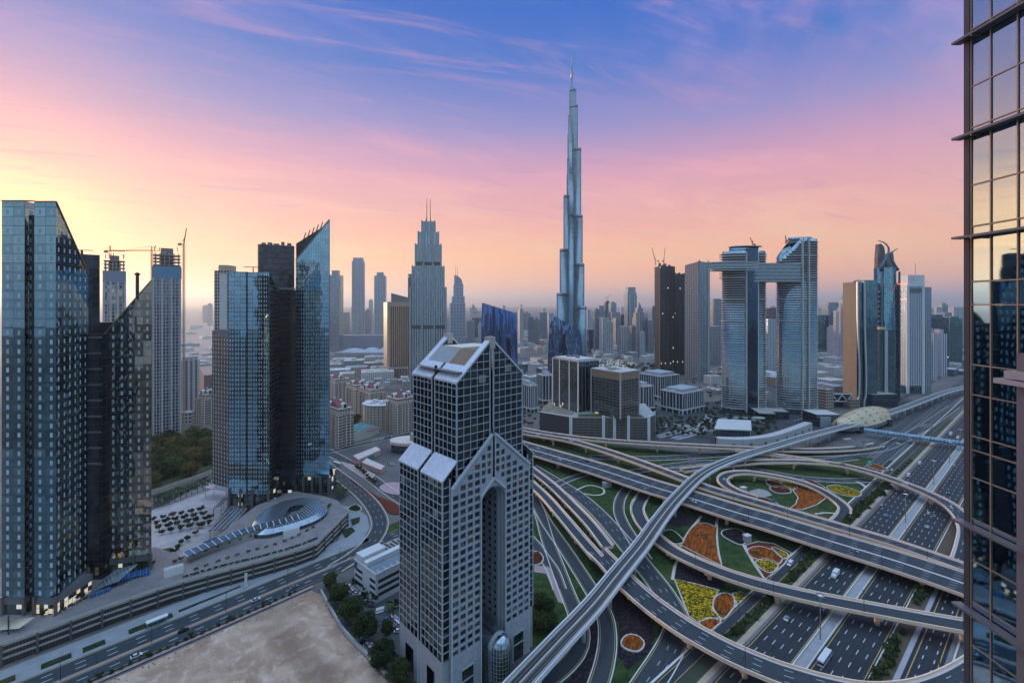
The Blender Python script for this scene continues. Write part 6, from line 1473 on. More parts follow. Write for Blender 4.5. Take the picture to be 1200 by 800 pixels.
# ================================================================== the long podium along the front road
def podium():
    fr = [P(-60, 775, 10), P(0, 755, 10), P(63, 733, 10), P(120, 712, 10), P(200, 685, 10), P(260, 668.5, 10), P(312, 655, 10), P(352, 643.5, 10), P(371, 636.5, 10), P(385, 622.5, 10), P(408, 599.5, 10)]
    bk = [P(395, 586, 10), P(380, 581, 10), P(345, 575, 10), P(300, 592, 10), P(262, 622, 10), P(214, 652, 10), P(182, 640, 10), P(140, 650, 10), P(60, 660, 10), P(-40, 670, 10), P(-80, 740, 10)]
    T = thing("parking_podium", "long three storey parking podium with open decks along the front road", "building", (fr[4].x, fr[4].y, 0))
    b = MB(); earcut_face(b, [V((p.x, p.y, 10)) for p in fr + bk]); b.build("roof_deck", plain("deck_paving", (.215, .20, .21), .85, 0, .4, .12, scale2=.7), T)
    b = MB(); s_ = 0
    for a, c in zip(fr[:-1], fr[1:]):
        L = (c - a).length; b.face([(a.x, a.y, 0), (c.x, c.y, 0), (c.x, c.y, 10), (a.x, a.y, 10)], 0, [(s_, 0), (s_ + L, 0), (s_ + L, 10), (s_, 10)]); s_ += L
    q = [fr[-1]] + bk + [fr[0]]
    for a, c in zip(q[:-1], q[1:]): b.face([(a.x, a.y, 0), (c.x, c.y, 0), (c.x, c.y, 10), (a.x, a.y, 10)])
    b.build("screen_wall", facade("lattice_screen", 1.1, 1.1, .22, .22, (.012, .014, .018), (.085, .085, .095), 0, .6, 0, .5), T)
    for zz, th in ((9.6, 1.3), (6.3, .8), (3.2, .8)):
        b = MB(); sweep(b, [V((p.x, p.y, zz)) for p in fr], [(-.2, th * .5), (.75, th * .5), (.75, -th * .5), (-.2, -th * .5)][::-1]); b.build("spandrel", plain("spandrel_beige", (.36, .32, .29), .8, 0, .25, .3), T)
    b = MB(); sweep(b, [V((p.x, p.y, 10.2)) for p in fr], [(-.1, .9), (.2, .9), (.2, 0), (-.1, 0)][::-1]); b.build("railing", facade("rail_posts", 1.6, 3, .5, .2, (.2, .2, .21), (.42, .41, .42), 0, .6, 0, .3), T)
    L = 0; nx = 4
    for a, c in zip(fr[:-1], fr[1:]):
        l = (c - a).length; dv = (c - a).normalized(); r_ = V((dv.y, -dv.x, 0))
        while nx < L + l:
            p = a + dv * (nx - L) + r_ * .55; b = MB(); b.prism(rect(p.x, p.y, .9, 1.1, math.atan2(dv.y, dv.x)), 0, 9.9, 0, 0); b.build("pillar", plain("pillar_dark", (.10, .10, .11), .6), T); nx += 11.5
        L += l
podium()
def planters(label, path, n, w=1.6, l=3.2, z=10.0, mat=None, seed=1):
    q = [P(*p_, z) for p_ in path]; pts = spline(q, 1.0); rs = random.Random(seed)
    for i in range(n):
        p = pts[int((i + .5) / n * len(pts))]; d_ = pts[min(len(pts) - 1, int((i + .5) / n * len(pts)) + 1)] - p; an = math.atan2(d_.y, d_.x)
        T = thing("planter", label, "planter", p, label); b = MB(); b.prism(rect(p.x, p.y, l, w, an), z, z + .5, 0, 0); b.build("box", plain("planter_box", (.30, .28, .27), .8), T)
        b = MB()
        for k in range(24):
            a = V((rs.uniform(-l / 2, l / 2), rs.uniform(-w / 2, w / 2))); c, s_ = math.cos(an), math.sin(an); x_, y_ = p.x + a.x * c - a.y * s_, p.y + a.x * s_ + a.y * c
            r_ = rs.uniform(.25, .5); t = rs.random() * 6.28; b.face([(x_ - r_ * math.cos(t), y_ - r_ * math.sin(t), z + .5), (x_ + r_ * math.cos(t), y_ + r_ * math.sin(t), z + .5), (x_ + r_ * .5 * math.cos(t), y_ + r_ * .5 * math.sin(t), z + .5 + rs.uniform(.4, 1.1)), (x_ - r_ * .6 * math.cos(t), y_ - r_ * .6 * math.sin(t), z + .5 + rs.uniform(.4, 1.0))])
        b.build("plants", mat or plain("planter_leaf", (.045, .06, .025), .9, 0, .4, 1.0), T)
planters("low planters in a line along the podium edge", [(215, 677), (260, 664), (312, 651), (352, 639), (372, 631)], 26, 1.1, 2.4)
planters("rust coloured planters beside the beige pavilion wall", [(225, 669), (280, 650), (330, 636), (370, 617)], 14, 1.2, 2.2, 10, plain("planter_rust", (.16, .05, .025), .9, 0, .4, 1.0), 3)
planters("green planters on the deck beside the far left tower", [(70, 718), (95, 705), (120, 693), (150, 682), (172, 672)], 9, 2.0, 4.0, 10, None, 5)
# pavilion with the long solar pergola, and the oval roof with the eye
M_solar = facade("solar_grid", 1.9, 1.9, .16, .16, (.20, .27, .35), (.50, .55, .60), .85, .15, .02, .3)
M_solar2 = facade("solar_bays", 4.2, 1.4, .5, .1, (.17, .23, .30), (.55, .58, .62), .8, .2, .02, .3)
def pavilion():
    top = [P(219, 657, 10), P(262, 641, 10), P(300, 629, 10), P(336, 618, 10), P(362, 607, 10), P(378, 598, 10)]
    T = thing("pavilion", "low beige pavilion with an oval blue metal roof pierced by an eye shaped opening", "building", (top[3].x, top[3].y, 10))
    b = MB(); pts = spline(top, 3); sweep(b, pts, [(-.2, 4.4), (.2, 4.4), (.2, 0), (-.2, 0)][::-1]); b.build("wall", plain("pavilion_beige", (.40, .36, .33), .8), T)
    rt = rights(pts)
    for k in range(1, len(pts) - 1, 2):
        p = pts[k] + rt[k] * .25; b = MB(); b.prism(rect(p.x, p.y, 1.0, .12, math.atan2(-rt[k].x, rt[k].y)), 11.3, 12.7, 0, 0, True); b.build("window", M_black, T)
    zo = 15.0
    outer = closed_spline([P(*q, zo) for q in ((294, 619), (300, 603), (310, 594), (322, 587), (340, 582), (360, 580), (375, 582), (384, 588), (383, 596), (371, 605), (352, 612), (330, 618), (310, 622))], 2.0)
    inner = closed_spline([P(*q, zo) for q in ((331, 607), (335, 600), (341, 592.5), (350, 590.5), (356, 591), (352, 595), (344, 601.5), (338, 605))], 2.0)
    n = 72
    def res(pl):
        L = [0]
        for i in range(len(pl)): L.append(L[-1] + (pl[(i + 1) % len(pl)] - pl[i]).length)
        out = []
        for k in range(n):
            t = L[-1] * k / n; i = max(j for j in range(len(pl)) if L[j] <= t); f_ = (t - L[i]) / max(1e-6, L[i + 1] - L[i]); out.append(pl[i].lerp(pl[(i + 1) % len(pl)], f_))
        return out
    c = sum(inner, V()) / len(inner)
    def ray(pl, th):
        dv = V((math.cos(th), math.sin(th))); best = 1.0
        for i in range(len(pl)):
            a, e = pl[i] - c, pl[(i + 1) % len(pl)] - c; den = dv.x * (e.y - a.y) - dv.y * (e.x - a.x)
            if abs(den) < 1e-9: continue
            t = (a.x * (e.y - a.y) - a.y * (e.x - a.x)) / den; u = (a.x * dv.y - a.y * dv.x) / den
            if 0 <= u <= 1 and t > 0: best = max(best, t)
        return c + V((dv.x * best, dv.y * best, 0))
    O = [ray(outer, 2 * math.pi * k / n) for k in range(n)]; I = [ray(inner, 2 * math.pi * k / n) for k in range(n)]
    b = MB()
    for k in range(n):
        l = (k + 1) % n; R_ = 5
        for r_ in range(R_):
            f0, f1 = r_ / R_, (r_ + 1) / R_; zz = lambda f: zo - 1.2 + 1.3 * math.sin(math.pi * min(1, .18 + f * .75)) - 1.6 * max(0, f - .8) / .2
            q = lambda A, B, f: V((lerp(A.x, B.x, f), lerp(A.y, B.y, f), zz(f)))
            pts4 = [q(I[k], O[k], f0), q(I[k], O[k], f1), q(I[l], O[l], f1), q(I[l], O[l], f0)]
            solar = (O[k].x > c.x - 6 and O[k].y < c.y + 8) or (O[k].x > c.x + 16)
            b.face(pts4, 1 if solar else 0, [(p.x * .72 + p.y * .69, p.y * .72 - p.x * .69) for p in pts4], not solar)
    b.build("oval_roof", [facade("metal_roof", 30, 1.1, 0, .07, (.40, .47, .56), (.26, .31, .38), .9, .28, .004, .1), M_solar], T)
    b = MB()
    for k in range(n):
        l = (k + 1) % n; b.face([V((I[k].x, I[k].y, zo - .8)), V((I[l].x, I[l].y, zo - .8)), V((I[l].x, I[l].y, 10)), V((I[k].x, I[k].y, 10))])
    b.build("glass_wall", M_darkglass, T); b = MB()
    for k in range(n): l = (k + 1) % n; b.face([V((O[l].x, O[l].y, zo - 2.75)), V((O[k].x, O[k].y, zo - 2.75)), V((O[k].x, O[k].y, 10)), V((O[l].x, O[l].y, 10))])
    b.build("glass_wall", M_darkglass, T)
    tp = spline([P(217, 650.5, 15), P(250, 636.5, 15), (P(290, 621.5, 15)), P(330, 611, 15), P(352, 605, 15)], 3); T2 = thing("solar_pergola", "long narrow solar panel pergola running along the beige pavilion", "pergola", tp[len(tp) // 2]); b = MB()
    sweep(b, tp, [(-3.4, .9), (3.2, 0), (3.2, -.25), (-3.4, .65)][::-1], 0); 
    rm = facade("solar_bays_cross", 1.7, 4.0, .08, .5, (.17, .23, .30), (.55, .58, .62), .8, .2, .02, .3); b.build("panels", rm, T2)
    rt2 = rights(tp)
    for k in range(1, len(tp), 5):
        for o_ in (-3, 2.8): p = tp[k] + rt2[k] * o_; b = MB(); b.bar((p.x, p.y, 10), (p.x, p.y, 15), .25); b.build("post", M_steel, T2)
    q = [P(332.5, 631.5, 10), P(351, 626.5, 10)]; dv = (q[1] - q[0]).normalized(); nn = V((-dv.y, dv.x, 0)) * 3
    T3 = thing("service_cabin", "pale windowless cabin on the podium below the oval roof", "cabin", q[0]); wall_part(T3, "wall", [q[0], q[1], q[1] + nn, q[0] + nn], 10, 15.2, M_white, None, plain("cabin_roof", (.45, .46, .50), .7))
    q = [P(192, 677.5, 10), P(215, 671, 10)]; dv = (q[1] - q[0]).normalized(); nn = V((-dv.y, dv.x, 0)) * 3
    T3 = thing("service_cabin", "pale windowless cabin on the podium right of the far left tower", "cabin", q[0]); wall_part(T3, "wall", [q[0], q[1], q[1] + nn, q[0] + nn], 10, 14.6, M_white, None, plain("cabin_roof", (.45, .46, .50), .7))
pavilion()
def canopy(label, quad, zs, mat, posts=True, base=10, name="solar_canopy"):
    p = [P(x_, y_, z_) for (x_, y_), z_ in zip(quad, zs)]; c = sum(p, V()) / 4; T = thing(name, label, "canopy", (c.x, c.y, base)); b = MB()
    u = (p[1] - p[0]).normalized(); v = (p[3] - p[0]); v = (v - u * v.dot(u)).normalized(); uv = [((q - p[0]).dot(u), (q - p[0]).dot(v)) for q in p]
    nrm = (p[1] - p[0]).cross(p[3] - p[0])
    order = p if nrm.z > 0 else p[::-1]; uu = uv if nrm.z > 0 else uv[::-1]; b.face(order, 0, uu); lo = [q - V((0, 0, .4)) for q in order]; b.face(lo[::-1])
    for i in range(4): j = (i + 1) % 4; b.face([lo[i], lo[j], order[j], order[i]])
    b.build("panels", mat, T)
    if posts:
        for q in p: e = q.lerp(c, .12); b = MB(); b.bar((e.x, e.y, base), (e.x, e.y, e.z - .3), .35); b.build("post", M_steel, T)
canopy("tilted glass canopy over the blue screen beside the far left tower", [(105.5, 692), (139.5, 680), (162, 660), (135, 667)], [13.5, 13.5, 15.5, 15.5], facade("canopy_glass", 1.6, 1.6, .1, .1, (.42, .50, .58), (.36, .42, .48), .9, .2, .02, .2))
canopy("dark solar canopy with white ribs in front of the blue tower", [(243, 621.5), (271, 619.5), (290, 595), (266, 595.5)], [9, 9, 9, 9], facade("solar_ribs", 3.1, 1.3, .35, .1, (.14, .19, .24), (.48, .52, .56), .8, .2, .02, .3), base=0)
canopy("flat glass entrance canopy at the left foot of the blue tower", [(239, 571), (266, 575), (267, 569), (250, 566.5)], [9, 9, 9, 9], facade("canopy_glass2", 1.6, 1.6, .2, .2, (.36, .42, .50), (.48, .54, .60), .9, .2, .02, .2), base=0)
canopy("small slatted canopy between the plaza and the blue tower", [(249, 596), (259, 592), (267, 583), (262, 583)], [8, 8, 8, 8], facade("solar_ribs", 3.1, 1.3, .35, .1, (.14, .19, .24), (.48, .52, .56), .8, .2, .02, .3), base=0)
def screen(label, a, c, h, col, base=10):
    p, q = P(*a, base), P(*c, base); T = thing("blue_screen", label, "screen", p); b = MB(); b.bar((p.x, p.y, base + h / 2), (q.x, q.y, base + h / 2), .25, h); b.build("panel", facade("blue_screen_%d" % int(col[2] * 100), 2.6, 6, .08, .1, col, (.5, .55, .6), .35, .15, .01, .15), T)
    for i in range(7): e = p.lerp(q, i / 6); b = MB(); b.bar((e.x, e.y - .2, base), (e.x, e.y - .2, base + h + .1), .14); b.build("post", M_steel, T)
screen("long bright blue glass screen below the tilted canopy", (127, 687), (176, 673), 4.4, (.03, .17, .50)); screen("short blue glass screen behind the solar pergola", (239, 641), (254, 635), 3.6, (.03, .20, .52)); screen("low blue screen left of the tilted canopy", (106, 701), (130, 692), 2.6, (.04, .16, .40))
screen("blue hoarding under the cream shade sail", (-2, 741), (22, 737), 4.0, (.05, .22, .40)); screen("pale blue screen under the end of the solar pergola", (232, 651), (254, 643), 3.6, (.22, .42, .60))
def sail():
    a, c, e, f_ = P(-14, 739, 13), P(10, 726, 17), P(41, 722.5, 13), P(22, 736, 12.5); T = thing("shade_sail", "cream tent sail on a mast at the foot of the far left tower", "tent", (c.x, c.y, 10)); b = MB(); n = 8
    for i in range(n):
        for j in range(n):
            def q(u, v): p = a.lerp(c, u).lerp(f_.lerp(e, u), v); p = V(p); p.z += 2.2 * math.sin(math.pi * u) * (1 - v) - 1.4 * math.sin(math.pi * u) * math.sin(math.pi * v); return p
            b.face([q(i / n, j / n), q(i / n, (j + 1) / n), q((i + 1) / n, (j + 1) / n), q((i + 1) / n, j / n)], 0, None, True)
    b.build("cloth", plain("sail_cream", (.62, .52, .42), .8, 0, .06), T); b = MB(); b.bar((c.x, c.y, 10), (c.x, c.y, 19), .4); b.build("mast", M_dark, T)
sail()
# plaza, park ground, garden strips
sheet("plaza", "pale pinkish paved plaza left of the blue tower", [(150, 610), (195, 590), (250, 560), (285, 556), (300, 575), (285, 600), (262, 622), (220, 652), (180, 655), (120, 660)], .05, facade("plaza_paving", 4, 4, .12, .12, (.42, .38, .39), (.32, .29, .30), 0, .85, 0, .22))
sheet("lawn", "small square lawn beside the podium stair", [(185, 644), (201, 641), (202, 653), (187, 657)], .10, M_lawn)
sheet("lawn", "park ground under the green trees", [(120, 590), (170, 575), (250, 548), (275, 535), (270, 512), (180, 500), (120, 505)], .03, speckle("park_ground", (.05, .06, .025), (.10, .09, .05), .3))
sheet("sand", "bare sandy building plot in the lower part of the scene", None, 0, None, world=True) if False else None
def sand_lot():
    m, gg = mat_new("sand_lot"); p = gg.n("ShaderNodeNewGeometry").outputs["Position"]
    n1 = gg.noise(p, .035, 6, .6, .8); n2 = gg.noise(p, .16, 6, .65, .6); n3 = gg.noise(p, 1.3, 5, .65); n4 = gg.noise(p, .012, 3, .5, 1.2)
    c = gg.mix(gg.smooth(n1, .38, .62), lin(158, 130, 112), lin(190, 164, 146)); c = gg.mix(gg.m("MULTIPLY", gg.smooth(n2, .48, .68), .55), c, lin(208, 192, 178)); c = gg.mix(gg.m("MULTIPLY", gg.smooth(n4, .5, .66), .5), c, lin(112, 90, 78))
    tr = gg.noise(gg.comb(gg.m("ADD", gg.m("MULTIPLY", gg.sep(p)[0], .5), gg.m("MULTIPLY", gg.sep(p)[1], .42)), gg.m("MULTIPLY", gg.m("SUBTRACT", gg.sep(p)[1], gg.sep(p)[0]), .02)), 1.6, 4, .6, 1.2); k = gg.m("ADD", .55, gg.m("ADD", gg.m("MULTIPLY", n3, .6), gg.m("MULTIPLY", tr, .32))); bp = gg.n("ShaderNodeBump"); bp.inputs["Strength"].default_value = .5; bp.inputs["Distance"].default_value = .6; gg.put(bp.inputs["Height"], n3)
    finish(m, gg, bsdf(gg, gg.vm("MULTIPLY", c, gg.comb(k, k, k)), .95, 0, bp.outputs[0], .1))
    pts = [nr(-150, 5.4, .0), nr(66, 5.4, .0)] + [P(377, 697), P(388, 720), P(404, 745), P(430, 772), P(458, 800), P(490, 840)] + [P(420, 900), P(200, 960)]
    b = MB(); earcut_face(b, [V((p_.x, p_.y, .02)) for p_ in pts]); tag(b.build("sand", m), "bare sandy building plot in front of the front road", "sand", kind="structure")
sand_lot()
def rubble():
    rs = random.Random(4); b = MB()
    for k in range(420):
        if k < 150: q = nr(rs.uniform(-100, 62), 6 + abs(rs.gauss(0, 2.5)), .02)
        elif k < 300: t = rs.random(); q = P(lerp(381, 462, t) - abs(rs.gauss(0, 4)), lerp(704, 800, t) + rs.uniform(0, 5))
        else: q = P(rs.uniform(200, 420), rs.uniform(745, 800))
        r_ = rs.uniform(.1, .5) if k < 300 else rs.uniform(.08, .25); b.lathe((q.x, q.y, -.05), [(r_, 0), (r_ * .8, r_ * .5), (0, r_ * .7)], 5, 0, rs.uniform(.7, 1.6), 1, False)
    tag(b.build("rubble", plain("rubble", (.17, .13, .10), .95, 0, .5, .5)), "small stones and dirt clods strewn over the sandy plot", "rubble", kind="stuff")
rubble()
def wall_line(label, path, h, th, mat, name="boundary_wall", cat="wall", z=0):
    pts = spline(px(path), 4); b = MB(); sweep(b, pts, [(-th, h), (th, h), (th, -.1), (-th, -.1)][::-1]); o = b.build(name, mat, None, pts[len(pts) // 2]); return tag(o, label, cat)
wall_line("pale low boundary wall between the sandy plot and the parked cars", [(376, 694), (388, 716), (404, 742), (430, 769), (458, 798), (488, 832)], 2.2, .35, plain("wall_pale", (.40, .40, .42), .85))
wall_line("cream panelled boundary wall along the edge of the tree park", [(178, 580), (205, 571), (230, 561.5), (252, 553.5)], 4.0, .3, facade("cream_panels", 3.4, 5, .3, .6, (.52, .46, .36), (.44, .39, .31), 0, .8, 0, .15))
sheet("plaza", "dark asphalt drives and forecourts below the twin curved towers", [(640, 500), (760, 480), (830, 470), (960, 470), (990, 500), (950, 508), (900, 524), (770, 517), (700, 512)], .02, plain("forecourt_dark", (.05, .056, .062), .85, 0, .4, .05))
for k_, pth in enumerate(([(770, 512), (800, 504), (835, 494), (870, 489), (900, 496)], [(775, 498), (808, 499), (840, 506)], [(790, 514), (815, 507), (826, 496), (832, 486)])): road(["pale driveway curving below the twin curved towers", "second pale driveway in front of the ribbed office blocks", "third pale driveway between the street trees"][k_], pth, 9, 0, .8, mat=plain("drive_grey", (.20, .21, .23), .85, 0, .2), z=.1)
sheet("car_park", "asphalt parking yard between the boundary wall and the arch tower", [(380, 690), (400, 683), (418, 676), (440, 697), (470, 712), (474, 790), (520, 850), (490, 840), (458, 800), (430, 770), (404, 743), (390, 718)], .06, plain("yard_asphalt", (.06, .065, .07), .85, 0, .3, .15))
sheet("plaza", "dark paved forecourt round the foot of the arch tower", [(455, 760), (520, 700), (600, 690), (640, 700), (650, 745), (615, 790), (560, 850), (500, 860)], .045, plain("forecourt", (.07, .07, .075), .85, 0, .3, .2))
sheet("plaza", "pinkish walkway and lawn edge right of the arch tower", [(626, 662), (644, 664), (652, 680), (662, 708), (654, 705), (646, 686), (640, 672), (626, 670)], .10, plain("pink_paving", (.34, .25, .26), .9, 0, .2, .3))
sheet("lawn", "lawn right of the arch tower beside the ground road", [(622, 672), (640, 673), (652, 704), (664, 728), (645, 765), (625, 775)], .05, M_lawn)
bed("round rust red bed right of the arch tower", [(626, 647), (632, 648), (636, 654), (633, 660), (625, 661)], M_rust, .4)
wide = [(395, 590), (418, 596), (430, 604), (433, 618), (424, 634), (404, 652), (388, 662), (380, 655), (392, 640), (404, 618), (396, 604)]
sheet("pavement", "pale paved walkway bending round the end of the podium", wide, .08, plain("blue_paving", (.25, .275, .31), .9, 0, .25, .2, scale2=.9))
bed("dark green planting triangle at the end of the podium, upper one", [(411, 609), (422, 606), (421, 612), (413, 616)], speckle("shrub_bed", (.018, .03, .012), (.045, .06, .025), .7), .6, False, False)
bed("dark green planting triangle at the end of the podium, lower one", [(400, 622), (412, 618), (416, 622), (405, 631)], speckle("shrub_bed", (.018, .03, .012), (.045, .06, .025), .7), .6, False, False)
bed("round green bed behind the end of the podium", [(408, 597), (416, 592), (423, 596), (418, 600)], speckle("shrub_bed", (.018, .03, .012), (.045, .06, .025), .7), .6)
bed("green lawn bed between the curving road and the white car park", [(446, 628), (456, 615), (480, 606), (500, 620), (470, 636)], M_lawn, .2, False, False)
for k, (s_, l_) in enumerate(((-62, 10), (-44, 10), (-30, 8), (-13, 18), (8, 30))):
    b = MB(); pts = [nr(s_, -24.5 - (k == 4) * 2, .4), nr(s_ + l_, -24.5 - (k == 4) * 3, .4), nr(s_ + l_, -28.5, .4), nr(s_, -28.5, .4)]; earcut_face(b, [V(p_) + V((0, 0, .35)) for p_ in pts])
    for i in range(4): j = (i + 1) % 4; b.face([pts[i], pts[j], pts[j] + V((0, 0, .35)), pts[i] + V((0, 0, .35))])
    tag(b.build("hedge_bed", speckle("shrub_bed", (.018, .03, .012), (.045, .06, .025), .7), None, pts[0]), ["leftmost dark hedge bed in front of the podium", "second dark hedge bed from the left in front of the podium", "small middle hedge bed in front of the podium", "hedge bed in front of the podium next to the bus shelter", "longest hedge bed in front of the podium, farthest along"][k], "hedge")
bed("narrow rust flower median in the avenue left of the arch tower, upper piece", [(409, 562.5), (412, 561.5), (420, 568), (418, 569.5)], M_rust, .4, False, False)
bed("longer rust flower median in the avenue left of the arch tower", [(419, 569), (422, 568), (446, 584), (443, 586)], M_rust, .4, False, False)
bed("rust flower island where the avenue meets the curving road", [(444, 583), (452, 585), (466, 592), (468, 602), (456, 601), (450, 594)], M_rust, .4, True, False)
bed("pink paved roundabout with a green middle left of the arch tower", [(446, 571), (455, 566), (468, 566), (480, 571), (474, 578), (458, 578)], plain("pink_round", (.40, .26, .29), .85), .2)
sheet("pavement", "pinkish sandy island beside the avenue", [(398, 540), (420, 546), (440, 556), (437, 561), (424, 559), (410, 550)], .2, plain("pink_sand", (.42, .32, .30), .9, 0, .2, .2))
def white_parking():
    p = cb(415.5, 440.5, 500, P(441, 707).y, 48); A, Bq, C, E = [V(q) for q in p]; zt = 15.5
    T = thing("parking_building", "white parking building with dark slot openings and rooftop parking", "building", (A.x, A.y, 0)); wm = plain("parking_white", (.56, .57, .60), .7, 0, .1, .3)
    wall_part(T, "wall", p, 0, zt, wm, None, plain("roof_deck_blue", (.17, .21, .26), .85, 0, .25, .2))
    for lv in (3.2, 6.9, 10.6):
        for u0, u1 in ((.02, .28), (.62, .97)):
            a, c = A.lerp(E, u0), A.lerp(E, u1); n_ = V((-(c - a).y, (c - a).x)).normalized(); n_ = n_ if n_.dot(V((-1, -1))) > 0 else -n_; a, c = a + n_ * .06, c + n_ * .06
            b = MB(); q = [(a.x, a.y, lv), (c.x, c.y, lv), (c.x, c.y, lv + 1.7), (a.x, a.y, lv + 1.7)]; b.face(q[::-1]); b.build("slot_opening", M_black, T)
        a, c = A.lerp(Bq, .04), A.lerp(Bq, .99); n_ = V(((c - a).y, -(c - a).x)).normalized() * .06; b = MB(); b.face([(a.x + n_.x, a.y + n_.y, lv), (c.x + n_.x, c.y + n_.y, lv), (c.x + n_.x, c.y + n_.y, lv + 1.9), (a.x + n_.x, a.y + n_.y, lv + 1.9)]); b.build("slot_opening", M_black, T)
    for a, c in ((A, Bq), (A, E), (E, C)): b = MB(); b.bar((a.x, a.y, zt + .55), (c.x, c.y, zt + .55), .5, 1.1); b.build("parapet", wm, T)
    f_ = lambda u, v: tuple(A.lerp(E, u).lerp(Bq.lerp(C, u), v))
    b = MB(); b.prism([f_(.66, .02), f_(.66, .45), f_(.98, .45), f_(.98, .02)], zt, zt + 4.4, 0, 0); b.build("stair_block", wm, T)
    b = MB(); b.prism([f_(.47, .02), f_(.47, .9), f_(.63, .9), f_(.63, .02)], zt, zt + 2.6, 0, 0); b.build("ramp_cover", wm, T)
    for k in range(3):
        u = .74 + .0 * k; v = .52 + k * .15; b = MB(); b.prism([f_(.66, v), f_(.66, v + .09), f_(.95, v + .09), f_(.95, v)], zt + .2, zt + 2.2, 0, 1); o = b.build("cooling_unit", [plain("unit_blue", (.22, .25, .30), .5), plain("unit_top", (.46, .46, .48), .6)], T)
        for j in range(5): c_ = f_(.69 + j * .058, v + .045); b = MB(); b.prism(ellipse(c_[0], c_[1], 1.0, 1.0, 10), zt + 2.2, zt + 2.45, 0, 0); b.build("fan", plain("fan_brown", (.10, .075, .06), .6), o)
    for k in range(7): a, c = V(f_(.06, .1 + k * .12)), V(f_(.2, .1 + k * .12)); b = MB(); b.bar((a.x, a.y, zt + .03), (c.x, c.y, zt + .03), .3, .03); b.build("bay_line", M_white, T)
    a, c = E.lerp(A, .0), E.lerp(A, .14); n_ = V((-(c - a).y, (c - a).x)).normalized(); n_ = n_ if n_.dot(V((-1, -1))) > 0 else -n_; a, c = a + n_ * .12, c + n_ * .12
    b = MB(); b.face([(a.x, a.y, 11), (a.x, a.y, 16), (c.x, c.y, 16), (c.x, c.y, 11)], 0, [(0, 0), (0, 5), (6, 5), (6, 0)]); b.build("billboard", facade("poster_blue", 2, 2.5, .0, .0, (.04, .12, .34), (.1, .1, .1), 0, .5, 0, 1.2), T)
white_parking()
